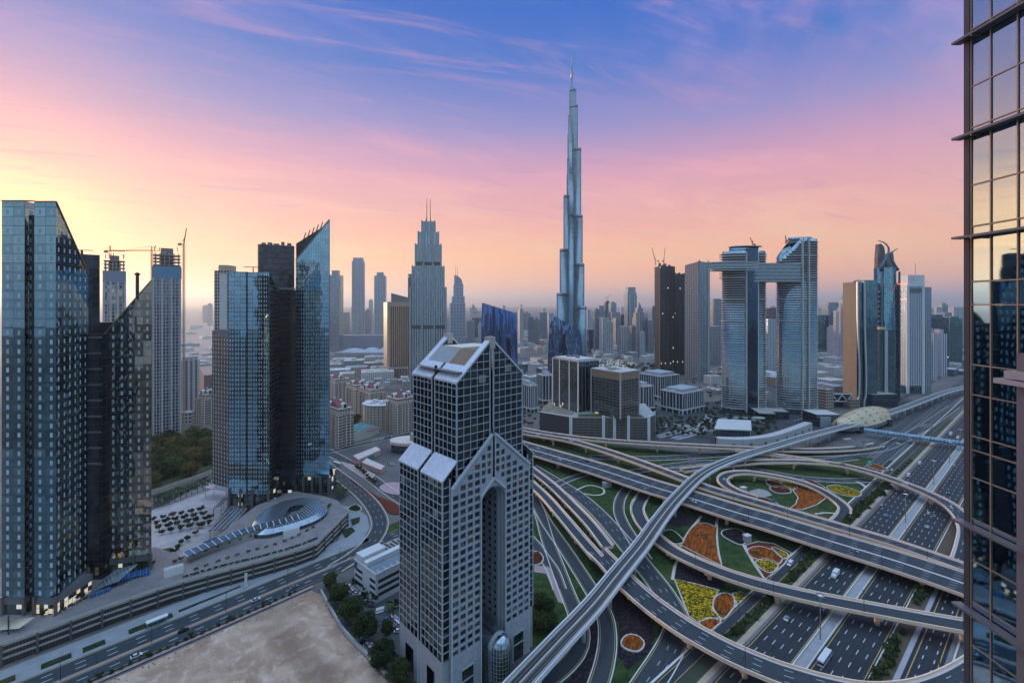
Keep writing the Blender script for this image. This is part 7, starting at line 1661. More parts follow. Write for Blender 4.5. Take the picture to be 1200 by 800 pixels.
# ================================================================== the close tower at the right edge
def near_tower():
    X0, YC = 20.0, 20.08
    T = thing("office_tower", "dark reflective glass tower close by at the right edge, with bronze mullions and sun fins", "tower", (X0 + 12, 6, 0))
    fr = plain("bronze_frame", (.46, .34, .25), .4, .5, .12, .8); gm, gg = mat_new("near_glass")
    p = gg.n("ShaderNodeNewGeometry"); wn = gg.noise(p.outputs["Position"], .5, 3, .5, 0, 1); wv = gg.noise(p.outputs["Position"], 2.2, 2, .5, 0, 1)
    nrm = gg.vm("NORMALIZE", gg.vm("ADD", p.outputs["Normal"], gg.vm("ADD", gg.vm("MULTIPLY", gg.vm("SUBTRACT", wn, (.5, .5, .5)), (.009, .009, .009)), gg.vm("MULTIPLY", gg.vm("SUBTRACT", wv, (.5, .5, .5)), (.002, .002, .002)))))
    finish(gm, gg, bsdf(gg, (.34, .50, .62), .02, 1.0, nrm))
    cols = [YC - .27, 19.0, 17.98, 16.9, 15.9]
    rows = [146.9, 148.7, 150.5, 152.2, 154.1, 155.9, 157.7, 159.5, 160.7, 161.3, 163.1, 164.4, 167.0, 168.0, 170.4, 172.2, 174.7, 176.5, 178.98, 180.8, 183.2, 185.0]
    rs = random.Random(11)
    for i in range(len(cols) - 1):
        for j in range(len(rows) - 1):
            a, c = cols[i] - .05, cols[i + 1] + .05; z0, z1 = rows[j] + .04, rows[j + 1] - .04; dx = [rs.uniform(-.004, .004) for _ in range(4)]
            b = MB(); b.face([(X0 + .06 + dx[0], a, z0), (X0 + .06 + dx[1], c, z0), (X0 + .06 + dx[2], c, z1), (X0 + .06 + dx[0] + dx[2] - dx[1], a, z1)][::-1] if False else [(X0 + .06 + dx[0], a, z0), (X0 + .06 + dx[1], c, z0), (X0 + .06 + dx[2], c, z1), (X0 + .06 + dx[0] - dx[1] + dx[2], a, z1)]); b.build("window_pane", gm, T)
    for y_ in cols:
        b = MB(); w = .05; b.box(X0 + .015, X0 + .1, y_ - w / 2, y_ + w / 2, 146, 186); b.build("mullion", fr, T)
    for z_ in rows: b = MB(); b.box(X0 + .02, X0 + .1, cols[-1], YC - .2, z_ - .025, z_ + .025); b.build("transom", fr, T)
    b = MB(); b.box(X0 - .02, X0 + .3, YC - .24, YC, 140, 190); b.build("corner_post", plain("corner_grey", (.10, .092, .095), .45, .4, .1, .8), T)
    for z_ in (149.6, 153.75, 157.45, 169.95, 174.35, 178.6, 182.9):
        b = MB(); b.prism([(X0 - .42, YC + .16), (X0 - .38, 6), (X0, 6), (X0, YC + .16)][::-1], z_ - .05, z_ + .05, 0, 0, True); o = b.build("sun_fin", plain("fin_bronze", (.22, .20, .20), .45, .5, .1, .8), T)
        for k in range(5): b = MB(); y_ = 19.4 - k * 2.1; b.box(X0 - .4, X0, y_ - .03, y_ + .03, z_ - .12, z_ - .05); b.build("bracket", fr, o)
    b = MB(); b.box(X0 - .22, X0 + .1, 17.3, 17.8, 120, 165.1); b.build("pilaster", plain("pilaster_mauve", (.23, .19, .19), .6, .2, .1, .8), T)
    b = MB(); b.box(X0 - .30, X0 + .1, 14.0, 17.42, 120, 163.8); b.build("peach_pier", plain("peach_panel", (.40, .29, .22), .6, .1, .1, .8), T)
    b = MB(); b.prism([(X0 - .5, 18.4), (X0 - .5, 13), (X0, 13), (X0, 18.4)], 163.85, 164.05, 0, 0, True); b.prism([(X0 - .5, 18.0), (X0 - .5, 13), (X0, 13), (X0, 18.0)], 164.1, 164.4, 0, 0, True); b.build("ledge", plain("ledge_pink", (.50, .42, .40), .5, .2, .06, .8), T)
    sk = facade("near_skin", 1.05, 2.1, .07, .07, (.30, .40, .46), (.24, .18, .14), 1.0, .03, .01, .1)
    wall_part(T, "glass_skin", [(X0 + .12, YC - .1), (X0 + .12, -18), (X0 + 26, -18), (X0 + 26, YC - .1)][::-1], 0, 226, sk, None, M_roof)
near_tower()

# ================================================================== vegetation
def leafmat(name, c, var=.5):
    if name in MATS: return MATS[name]
    m, gg = mat_new(name); oi = gg.n("ShaderNodeObjectInfo"); p = gg.n("ShaderNodeNewGeometry").outputs["Position"]
    n1 = gg.noise(p, .45, 3, .6); n2 = gg.noise(p, 2.6, 2, .6)
    k = gg.m("ADD", 1 - var, gg.m("ADD", gg.m("MULTIPLY", n1, var * 1.1), gg.m("MULTIPLY", n2, var * .9)))
    k = gg.m("MULTIPLY", k, gg.m("ADD", .75, gg.m("MULTIPLY", oi.outputs["Random"], .5)))
    warm = gg.mix(oi.outputs["Random"], c, (c[0] * 1.5, c[1] * 1.1, c[2] * .8))
    MATS[name] = finish(m, gg, bsdf(gg, gg.vm("MULTIPLY", warm, gg.comb(k, k, k)), .85, 0, None, .15)); return MATS[name]
M_leaf = leafmat("leaf_green", (.060, .095, .034)); M_leafd = leafmat("leaf_dark", (.034, .060, .026)); M_olive = leafmat("leaf_olive", (.090, .105, .040)); M_bark = plain("bark", (.10, .075, .055), .9, 0, .3, 2)
def make_tree(name, label, h, r, mat, nclump, nleaf, ls, seed, z0=.3, cat="tree"):
    rs = random.Random(seed); T = thing(name, label, cat, (0, 0, 0)); b = MB(); zt = h * z0
    b.tube([(0, 0, -.2), (.1, 0, zt * .6), (0, .15, zt)], [h * .035, h * .026, h * .02], 7)
    cl = []
    for k in range(nclump):
        for _ in range(40):
            p = V((rs.uniform(-1, 1), rs.uniform(-1, 1), rs.uniform(-.8, 1)))
            if p.length < 1 and (p.x * p.x + p.y * p.y) > .02: break
        c = V((p.x * r * .78, p.y * r * .78, zt + (h - zt) * (.45 + .42 * p.z))); cl.append((c, r * rs.uniform(.26, .46)))
    for c, q in cl[:9]:
        m_ = V((c.x * .4, c.y * .4, lerp(zt, c.z, .5))); b.tube([(0, .1, zt * .8), m_, c], [h * .016, h * .010, h * .004], 5)
    b.build("trunk", M_bark, T); b = MB()
    for c, q in cl:
        for _ in range(nleaf):
            d_ = V((rs.gauss(0, 1), rs.gauss(0, 1), rs.gauss(0, 1))).normalized() * q * (rs.random() ** .35); d_.z *= .75; leaf(b, c + d_, ls * rs.uniform(.6, 1.3), rs)
    b.build("crown", mat, T); return T
def make_palm(name, label, h, r, seed):
    rs = random.Random(seed); T = thing(name, label, "palm", (0, 0, 0)); b = MB(); b.tube([(0, 0, -.1), (.12, 0, h * .5), (0, .1, h)], [.32, .22, .2], 6); b.build("trunk", M_bark, T); b = MB()
    for k in range(22):
        a = k * 2.4 + rs.uniform(-.2, .2); el_ = rs.uniform(-.15, 1.15); L = r * rs.uniform(.85, 1.1); pts = []
        for i in range(5): t = i / 4; pts.append(V((math.cos(a) * L * t * math.cos(el_ * .6), math.sin(a) * L * t * math.cos(el_ * .6), h + L * (math.sin(el_) * t - .75 * t * t))))
        sd = V((-math.sin(a), math.cos(a), 0))
        for i in range(4):
            w0, w1 = .55 * math.sin(math.pi * (.12 + .8 * i / 4)), .55 * math.sin(math.pi * (.12 + .8 * (i + 1) / 4)); b.face([pts[i] - sd * w0, pts[i] + sd * w0, pts[i + 1] + sd * w1, pts[i + 1] - sd * w1])
    b.build("crown", M_leafd, T); return T
def place(proto, spots, label, group, seed=1, sc=(.85, 1.15), first=None, labels=None):
    rs = random.Random(seed); out = []
    for i, q in enumerate(spots):
        p = q if isinstance(q, V) else P(q[0], q[1]); k = rs.uniform(*sc) * (q[2] if not isinstance(q, V) and len(q) > 2 else 1)
        out.append(dup(proto, (p.x, p.y, p.z - .02), rs.random() * 6.28, labels[i] if labels else label, group, k))
    return out
def kill(root):
    for ch in list(root.children): kill(ch)
    bpy.data.objects.remove(root)
# big round trees by the boundary wall
big = [make_tree("broadleaf_tree", "x", 13, 6.3, M_leafd, 46, 110, .55, s_, .22) for s_ in (1, 2, 3)]
bigspots = [(387, 689, .72), (397, 709, .95), (411, 730, 1.05), (428, 752, 1.12), (449, 785, 1.05), (466, 803, .9), (441, 776, .6)]
bl = ["smallest round tree at the upper end of the boundary wall", "round tree second from the top of the row at the boundary wall", "tall round tree third in the row at the boundary wall", "largest round tree, fourth in the row at the boundary wall",
      "fifth round tree in the row, beside the parked cars near the arch tower", "round tree by the near left foot of the arch tower", "young tree squeezed between the two nearest round trees"]
for i, q in enumerate(bigspots): p = P(q[0], q[1]); dup(big[i % 3], (p.x, p.y, -.02), i * 1.3, bl[i], "round trees along the boundary wall", q[2])
for i, (q, l_) in enumerate((((632, 716), "left one of the dark trees right of the arch tower"), ((641, 722), "right one of the dark trees right of the arch tower, by the road"), ((633, 738), "nearest dark tree right of the arch tower foot"), ((645, 741), "dark tree nearest the metro track right of the arch tower"))):
    p = P(*q); dup(big[i % 3], (p.x, p.y, -.02), i * 2.1, l_, "dark trees right of the arch tower", .78)
# tree park
park = [make_tree("park_tree", "x", 15, 8.5, m_, 34, 70, .8, s_, .12) for s_, m_ in ((5, M_leaf), (6, M_olive), (7, M_leafd))]
rs = random.Random(21); ps = []
for k in range(400):
    x_, y_ = rs.uniform(168, 262), rs.uniform(512, 574)
    if y_ > 579 - (x_ - 176) * .36 - 4: continue
    w = P(x_, y_)
    if all((w - q).length > 10.5 for q in ps): ps.append(w)
    if len(ps) >= 46: break
for i, w in enumerate(ps): dup(park[i % 3], (w.x, w.y, -.02), rs.random() * 6, ["dense green tree", "olive yellowish tree", "dark green tree"][i % 3] + " in the park between the two blue towers", "park trees, " + ["green", "olive", "dark"][i % 3], rs.uniform(.75, 1.2))
# palms of the plaza
palm = make_palm("palm_tree", "x", 6.5, 3.6, 3); ball = make_tree("street_tree", "x", 5.2, 2.5, M_leafd, 14, 40, .42, 9, .35)
pl = [(lerp(181, 254, t / 11) + dx, lerp(592, 564, t / 11) + dy) for t in range(12) for dx, dy in ((0, 0), (4, 3))]
place(palm, pl[:20], "palm in the double row between plaza and cream wall", "palms along the cream wall", 2)
pl2 = [(180 + i * 11 + j * 3.2, 611 + j * 5.2 - i * 2.2) for i in range(6) for j in range(4)]
place(ball, pl2, "small bushy tree in the rows planted on the plaza", "small trees in rows on the plaza", 3, (.8, 1.15))
place(ball, [(209, 644), (220, 634), (229, 627), (236, 619), (246, 609), (204, 649), (213, 638)], "small bushy tree along the diagonal hedge below the solar canopy", "trees along the diagonal hedge", 4, (.8, 1.1))
place(palm, [(384 + (i % 6) * 3.2 + (i // 6) * 2.5, 571 + (i % 6) * 3.0 - (i // 6) * 3) for i in range(18)], "palm on the pale walkway behind the oval roof", "palms behind the oval roof", 5, (.6, .85))
place(ball, [P(*q, 10) for q in ((152, 672), (166, 668), (178, 664), (205, 660), (212, 657), (88, 703), (97, 700), (60, 716), (50, 722), (383, 597), (386, 594), (378, 603), (372, 609), (120, 688))], "small tree in the planters on the podium deck", "small trees on the podium deck", 25, (.5, .85))
# shrubs along the highway
shrub = [make_tree("shrub", "x", 3.0, 2.3, m_, 12, 34, .42, s_, .02, "shrub") for s_, m_ in ((31, M_leafd), (32, M_leaf))]
sp = []; rs = random.Random(8)
for s_ in range(-92, 250, 3):
    if -6 < s_ < 8 or 60 < s_ < 72: pass
    sp.append(hw(s_ + rs.uniform(-1, 1), -7.0 + rs.uniform(-1.5, 1.5)))
for i, p in enumerate(sp): dup(shrub[i % 2], (p.x, p.y, 0), rs.random() * 6, "leafy shrub in the hedge left of the highway", "hedge shrubs left of the highway", rs.uniform(.75, 1.25))
sp = []
for s_ in list(range(-85, -10, 3)) + list(range(20, 92, 3)):
    if rs.random() < .75: sp.append(hw(s_ + rs.uniform(-1, 1), 45.6 + rs.uniform(-1, 1.6)))
for i, p in enumerate(sp): dup(shrub[i % 2], (p.x, p.y, 0), rs.random() * 6, "leafy shrub on the planted verge right of the highway", "shrubs right of the highway", rs.uniform(.8, 1.35))
place(shrub[0], [(995 + i * 6.5 + (i % 2) * 3, 611 - i * 5.2 - (i % 3) * 2.0) for i in range(9)] + [(1004 + i * 7, 596 - i * 4.6) for i in range(6)], "shrub at the lawn edge between loop ramp and highway", "shrubs by the loop ramp", 6, (1.0, 1.5))
place(ball, [(1050 + i * 3.4, 557 - i * 2.9) for i in range(6)], "small round tree in the row between collector road and highway", "round trees by the collector road", 12, (.7, .9))
# hedge of the sand lot and small trees on the pavement there
for k in range(52):
    p = nr(-120 + k * 3.5, .9 + .2 * (k % 3), .34); dup(shrub[k % 2], (p.x, p.y, .3), k * 1.7, "low clipped shrub in the hedge between front road and sandy plot", "hedge of the sandy plot", .52)
for k in range(7): p = nr(-60 + k * 17, 1.0, .3); dup(ball, (p.x, p.y, .3), k, "little tree standing up from the hedge of the sandy plot", "little trees in the sand lot hedge", .62)
# parked yard trees
place(ball, [(418, 687), (424, 690), (430, 694), (437, 698), (441, 705), (428, 700), (460, 713), (466, 709)], "small round tree by the white parking building", "small trees by the white parking building", 15, (.8, 1.2))
place(ball, [(rs.uniform(700, 850), rs.uniform(446, 478)) for _ in range(60)], "small tree in the streets between the white framed office blocks", "trees between the office blocks", 28, (.9, 1.4))
place(palm, [(457, 725)], None, None, 1, (1, 1), labels=["single palm in the parking yard left of the arch tower"])
place(shrub[0], [(451, 733), (450, 738), (455, 739), (453, 743), (457, 735)], "dark shrub in the planted island of the parking yard", "shrubs of the parking yard island", 16, (.9, 1.3))
# street trees in the middle distance
rs = random.Random(77); sp = []
for k in range(900):
    x_, y_ = rs.uniform(765, 912), rs.uniform(480, 512)
    if 838 < x_ < 882 and 500 < y_: continue
    if y_ < 490 and 770 < x_ < 826: continue
    w = P(x_, y_)
    if all((w - q).length > 6.5 for q in sp): sp.append(w)
    if len(sp) > 150: break
place(ball, sp, "street tree among the driveways below the twin curved towers", "street trees below the twin towers", 18, (.9, 1.5))
sp = [P(rs.uniform(700, 770), rs.uniform(428, 446)) for _ in range(70)]
place(ball, sp, "tree in the park strip between the office blocks and the tallest tower", "trees beyond the office blocks", 19, (1.3, 2.2))
place(ball, [(rs.uniform(386, 400) + i * 1.2, 517 + rs.uniform(-1, 1) + i * .2) for i in range(8)] + [(418 + i * 3, 549 + i * 2.6) for i in range(8)], "small tree near the cream apartment blocks", "trees near the cream apartments", 20, (.8, 1.2))
place(ball, [(rs.uniform(606, 640), rs.uniform(470, 500)) for _ in range(24)], "small tree between the arch tower and the planted car park", "trees left of the planted car park", 22, (.8, 1.3))
place(park[2], [(415, 496), (418, 494), (412, 499)], "dark tree between two cream apartment blocks", "trees between the cream apartments", 23, (.6, .8))
for t in big + park + shrub + [palm, ball]: kill(t)

# ================================================================== cream apartment blocks with red roofs
def apartments(label, xl, xc, xr, Y0, a, ywall, ypeak, seed):
    p = cb(xl, xc, xr, Y0, a); zt, zp = ZW(ywall, Y0), ZW(ypeak, Y0); T = thing("apartment_block", label, "building", (p[0][0], p[0][1] + 12, 0))
    wl = facade("apt_wall", 3.4, 3.4, 1.5, 1.3, (.09, .085, .085), (.52, .43, .36), .3, .3, .02, .5); wl2 = facade("apt_balcony", 5.0, 3.4, 1.4, 1.2, (.10, .09, .085), (.56, .48, .42), .2, .4, .02, .6)
    b = MB(); b.prism(p, 0, zt, [0, 1, 1, 1], None); b.build("wall", [wl, wl2], T)
    wall_part(T, "cornice", grow(p, 1.3), zt - 5, zt - 4, plain("apt_white", (.60, .56, .53), .8), None, None); wall_part(T, "cornice", grow(p, 1.3), zt, zt + 1.2, plain("apt_white", (.60, .56, .53), .8), None, M_roofw)
    for k in (0, 1, 3):
        q = V(p[k]); b = MB(); b.prism(rect(q.x, q.y, 5, 5, R(a)), 0, zt - 6, 0, 0); b.build("corner_bay", wl2, T)
    for u in (.3, .7):
        for e in (0, 3): q = V(p[e]).lerp(V(p[(e + 1) % 4]), u); b = MB(); b.prism(rect(q.x, q.y, 4.5, 2.6, R(a) if e == 0 else R(a + 90)), 0, zt - 8, 0, 0); b.build("balcony_bay", wl2, T)
    q = grow(p, -1.5); c = cen(p); z1 = zt + 1.2; rm = plain("roof_maroon", (.17, .045, .05), .7, 0, .15, .3); ax = (V(q[1]) - V(q[0])); L = ax.length; ax.normalize(); m1, m2 = V(c[:2]) - ax * L * .2, V(c[:2]) + ax * L * .2
    b = MB(); A, B_, C_, E_ = [(w[0], w[1], z1) for w in q]; r1, r2 = (m1.x, m1.y, zp), (m2.x, m2.y, zp); b.face([A, B_, r2, r1]); b.face([C_, E_, r1, r2]); b.face([B_, C_, r2]); b.face([E_, A, r1]); o = b.build("roof", rm, T)
    for e in (0, 1, 3):
        a_, c_ = V(p[e]), V(p[(e + 1) % 4]); m_ = (a_ + c_) / 2; d_ = (c_ - a_).normalized(); n_ = V((d_.y, -d_.x)); b = MB(); R_ = 2.7; pr = [(R_ * math.cos(math.pi * i / 8), 3.0 + R_ * math.sin(math.pi * i / 8)) for i in range(9)] + [(-R_, -2), (R_, -2)]
        f0 = [V((m_.x + d_.x * u + n_.x * .8, m_.y + d_.y * u + n_.y * .8, z1 + v)) for u, v in pr]; f1 = [w - V((n_.x * 6, n_.y * 6, 0)) for w in f0]
        b.face(f0[::-1] if (f0[1] - f0[0]).cross(f0[2] - f0[0]).dot(V((n_.x, n_.y, 0))) < 0 else f0)
        for i in range(len(f0)): j = (i + 1) % len(f0); b.face([f0[i], f1[i], f1[j], f0[j]])
        o2 = b.build("dormer", plain("apt_white", (.60, .56, .53), .8), T)
        b = MB(); pr = [(1.7 * math.cos(math.pi * i / 8), 2.6 + 1.7 * math.sin(math.pi * i / 8)) for i in range(9)] + [(-1.7, -1.5), (1.7, -1.5)]; f0 = [V((m_.x + d_.x * u + n_.x * .9, m_.y + d_.y * u + n_.y * .9, z1 + v)) for u, v in pr]; b.face(f0 if (f0[1] - f0[0]).cross(f0[2] - f0[0]).dot(V((n_.x, n_.y, 0))) > 0 else f0[::-1]); b.build("arched_window", M_darkglass, o2)
    b = MB(); b.lathe((c[0], c[1], zp - .4), [(1.8, 0), (1.5, 1.0), (.7, 1.7), (0, 2.0)], 10); b.build("blue_dome", plain("dome_blue", (.14, .34, .55), .5), o)
ap = ["cream apartment block with a maroon hip roof nearest the blue tower's right edge", "cream apartment block with a maroon roof, farthest back left of the pair", "cream apartment block with a maroon roof in front of the road behind", "cream apartment block with a maroon roof right beside the arch tower", "cream apartment block with a maroon roof behind the blue tower's edge, farthest away", "cream apartment block with a maroon roof seen in the gap left of the blue tower"]
for i, a in enumerate([(374, 397, 411, 529, 48, 480, 471, 1), (407, 417, 431, 705, 45, 452, 446, 2), (422, 434, 449, 655, 45, 457, 450, 3), (455, 466, 485, 585, 45, 468, 460, 4), (382, 393, 406, 780, 45, 445, 439.5, 5), (233, 240, 252, 630, 60, 463, 456, 6)]): apartments(ap[i], *a)
def terrace_block():
    Y0 = 605; c = V((XW(441, Y0), Y0 + 22)); pts = [(c.x + 24 * math.cos(t), c.y + 20 * math.sin(t)) for t in [math.pi + math.pi * k / 14 for k in range(15)]] + [(c.x + 26, c.y + 16), (c.x - 24, c.y + 16)]
    T = thing("apartment_block", "curved cream apartment block with a flat white terrace roof in the middle of the group", "building", (c.x, c.y, 0)); wall_part(T, "wall", pts, 0, 31, facade("apt_wall", 3.4, 3.4, 1.5, 1.3, (.09, .085, .085), (.52, .43, .36), .3, .3, .02, .5)); wall_part(T, "cornice", grow(pts, 1.2), 31, 32.2, plain("apt_white", (.60, .56, .53), .8), None, M_roofw); clutter(T, rect(c.x, c.y, 34, 22), 32.2, 3, 7, M_roofw)
    p = [P(411, 509, 9), P(430, 503.5, 9), P(441, 499, 9), P(424, 494, 9), P(411, 499, 9)]; T = thing("tennis_terrace", "raised teal and blue sports court in front of the curved cream block", "court", p[1]); b = MB(); earcut_face(b, p); b.build("court", facade("court", 12, 14, .3, .3, (.03, .17, .20), (.4, .45, .45), 0, .7, 0, .6), T)
    b = MB(); q = [P(410, 510, 9), P(430, 505, 9), P(444, 500, 9)]; sweep(b, q, [(-.4, 1), (.4, 1), (.4, -9), (-.4, -9)][::-1]); b.build("wall", facade("arcade_wall", 4, 9, 1, 2, (.07, .06, .06), (.50, .44, .40), 0, .8), T)
    b = MB(); q = [P(430, 505.2, 9), P(444, 500.2, 9)]; sweep(b, [w + V((0, -.8, 0)) for w in q], [(-.4, .4), (.6, .2), (.6, 0), (-.4, 0)][::-1]); b.build("red_awning", plain("awning_red", (.40, .06, .03), .7), T)
terrace_block()
def drum_building():
    p = P(466, 532); c = V((p.x + 8, p.y + 14)); T = thing("round_building", "round peach building with a flat pale roof left of the arch tower", "building", (c.x, c.y, 0)); q = ellipse(c.x, c.y, 20, 15, 28); wall_part(T, "glass_wall", grow(q, -1), 0, 10, FAC["dark"], None, None, (), True); wall_part(T, "peach_ring", q, 9, 12.5, plain("peach_ring", (.50, .34, .28), .8), None, plain("roof_pinkish", (.56, .48, .46), .85), (), True); b = MB(); b.prism(rect(c.x + 6, c.y - 2, 4, 8), 12, 20, 0, 0); b.build("tower_stub", plain("brown_stone", (.42, .32, .25), .8), T)
    a, d_ = P(414, 539), P(446, 536); T = thing("long_kiosk", "long low pink building with a teal shop front beside the parking court", "building", a); q = [P(414, 540), P(420, 545), P(446, 533), P(441, 529)]; wall_part(T, "wall", [(w.x, w.y) for w in q], 0, 6, plain("pink_wall", (.48, .30, .27), .8), None, plain("roof_pinkish", (.56, .48, .46), .85)); b = MB(); m_ = q[1].lerp(q[2], .5); b.bar((q[1].lerp(q[2], .4).x, q[1].lerp(q[2], .4).y - .3, 2.4), (q[1].lerp(q[2], .7).x, q[1].lerp(q[2], .7).y - .3, 2.4), .4, 4); b.build("teal_shopfront", plain("teal_front", (.03, .22, .22), .4), T)
    T = thing("long_kiosk", "long low pinkish building in front of the parking court", "building", P(435, 552)); q = [P(424, 547), P(446, 556), P(451, 551.5), P(430, 542)]; wall_part(T, "wall", [(w.x, w.y) for w in q], 0, 5, plain("pink_wall", (.48, .30, .27), .8), None, plain("roof_pinkish", (.56, .48, .46), .85))
drum_building()

# ================================================================== lower city
LOWM = [facade("low_cream", 4, 3.6, 2.2, 1.9, (.08, .08, .085), (.50, .43, .36), .2, .5, .02, .4), facade("low_white", 4.4, 3.8, 2.4, 2.0, (.09, .10, .11), (.58, .57, .56), .2, .5, .02, .4), facade("low_grey", 3.6, 3.6, 1.6, 1.6, (.09, .11, .13), (.32, .33, .36), .3, .4, .02, .4),
        facade("low_glass", 3, 3.6, .6, .9, (.12, .17, .2), (.14, .17, .2), .9, .15, .03, .5, lit=.02), facade("low_tan", 5, 4, 2.6, 2.2, (.09, .07, .06), (.40, .28, .21), .2, .6, .02, .4)]
LOWR = [M_roof, M_roofw, plain("roof_tan", (.48, .43, .41), .9), plain("roof_blue", (.30, .35, .40), .6)]
PLACED = []
def lowrise(label, group, xr, yr_, n, wr, hr, mats, seed, ang=25, gap=1.05, test=None, name="low_building"):
    rs = random.Random(seed); k = 0
    for _ in range(n * 40):
        if k >= n: break
        x_, y_ = rs.uniform(*xr), rs.uniform(*yr_)
        if test and not test(x_, y_): continue
        p = P(x_, y_); w, d_ = rs.uniform(*wr), rs.uniform(*wr); rad = .5 * math.hypot(w, d_) * .86
        if any((p.x - q[0]) ** 2 + (p.y - q[1]) ** 2 < (rad + q[2]) ** 2 * gap for q in PLACED): continue
        PLACED.append((p.x, p.y, rad)); an = R(ang + rs.choice((0, 0, 90)) + rs.uniform(-5, 5)); h = rs.uniform(*hr); T = thing(name, label, "building", p, group); q = rect(p.x, p.y, w, d_, an)
        wall_part(T, "wall", q, 0, h, LOWM[rs.choice(mats)], None, LOWR[rs.randrange(4)]); clutter(T, q, h, k + seed, rs.choice((1, 2, 3)), LOWR[rs.randrange(2)]); k += 1
lowrise("flat roofed shopping hall among the mall roofs beyond the cream apartments", "mall halls", (386, 449), (418, 446), 26, (30, 70), (12, 26), (0, 4, 1, 2, 0), 1, 15, name="hall")
lowrise("low white block near the road behind the cream apartments", "low blocks near the mall", (386, 480), (446, 452), 14, (14, 26), (6, 12), (1, 0, 2), 2, 20)
lowrise("small cream house in the old town left of the tallest tower", "old town houses", (606, 645), (387, 415), 70, (18, 34), (12, 24), (0, 0, 1, 4), 3, 30, name="house")
lowrise("small white house in the district right of the tallest tower", "small houses right of the tallest tower", (690, 768), (396, 424), 80, (14, 30), (8, 18), (1, 1, 2, 0), 4, 20, name="house")
lowrise("low building between the arch tower gable and the office blocks", "low buildings behind the gable", (585, 648), (424, 458), 16, (22, 40), (10, 24), (2, 3, 0, 1), 5, 30)
lowrise("flat warehouse with a pale roof between the twin towers and the kinked tower", "warehouses right of the twin towers", (880, 998), (412, 462), 22, (26, 60), (8, 22), (2, 4, 1, 0), 6, 20, 1.0, name="warehouse")
lowrise("low building at the feet of the twin curved towers", "low buildings behind the twin towers", (826, 900), (430, 476), 14, (16, 34), (8, 18), (1, 2, 3), 7, 25)
lowrise("low pale hall near the highway bend at the right", "halls near the highway bend", (1090, 1150), (404, 440), 14, (30, 60), (8, 18), (1, 2, 3), 8, 35, name="hall")
lowrise("low building by the far road left of the blue tower", "low buildings at the far left", (176, 262), (415, 452), 22, (20, 46), (6, 14), (1, 2, 0), 9, 40)
lowrise("distant flat hall in the hazy plain at the far left", "halls in the hazy plain", (60, 262), (376, 412), 50, (40, 110), (7, 16), (1, 2, 0), 10, 40, name="hall")
lowrise("low house behind the slab towers, far back", "low houses far back", (386, 480), (388, 404), 24, (30, 60), (10, 26), (1, 2, 0), 11, 10)
lowrise("low building far behind the twin towers", "low buildings far back right", (780, 1128), (380, 400), 60, (30, 70), (12, 34), (1, 2, 0, 3), 12, 10)
LOWM.append(facade("low_lit", 3, 3.4, .6, .9, (.12, .12, .13), (.4, .36, .32), .5, .3, .02, .5, lit=.55))
lowrise("small brightly lit pavilion in the park right of the tallest tower", "lit pavilions", (698, 742), (424, 433), 12, (10, 18), (5, 9), (5,), 21, 20, 1.0, name="pavilion")
def mall_domes():
    Y0 = 1330; T = thing("mall_hall", "long pale blue mall roof with swelling white membranes, below the two slim towers", "building", (XW(425, Y0), Y0, 0)); wall_part(T, "rear_hall", fx(384, 452, 1450, 40), 0, ZW(393, 1450), plain("hall_blue", (.22, .26, .32), .7), None, M_roof)
    wall_part(T, "hall", fx(392, 452, Y0, 70), 0, ZW(413, Y0), LOWM[2], None, M_roofw)
    for xa, xb, yt in ((396, 424, 409), (421, 442, 408), (440, 456, 407.5)):
        b = MB(); n = 14; x0, x1 = XW(xa, Y0), XW(xb, Y0); zb = ZW(414, Y0); zt = ZW(yt, Y0)
        for i in range(n):
            for j in range(6):
                def q(u, v): xx = lerp(x0, x1, u); h_ = (zt - zb) * (math.sin(math.pi * u) ** .6) * (math.cos((v - .5) * math.pi) ** .5 if abs(v - .5) < .4999 else 0); return (xx, Y0 + 70 * v, zb + h_)
                b.face([q(i / n, j / 6), q((i + 1) / n, j / 6), q((i + 1) / n, (j + 1) / 6), q(i / n, (j + 1) / 6)], 0, None, True)
        b.build("membrane_roof", plain("membrane", (.36, .40, .46), .6, 0, .08), T)
mall_domes()

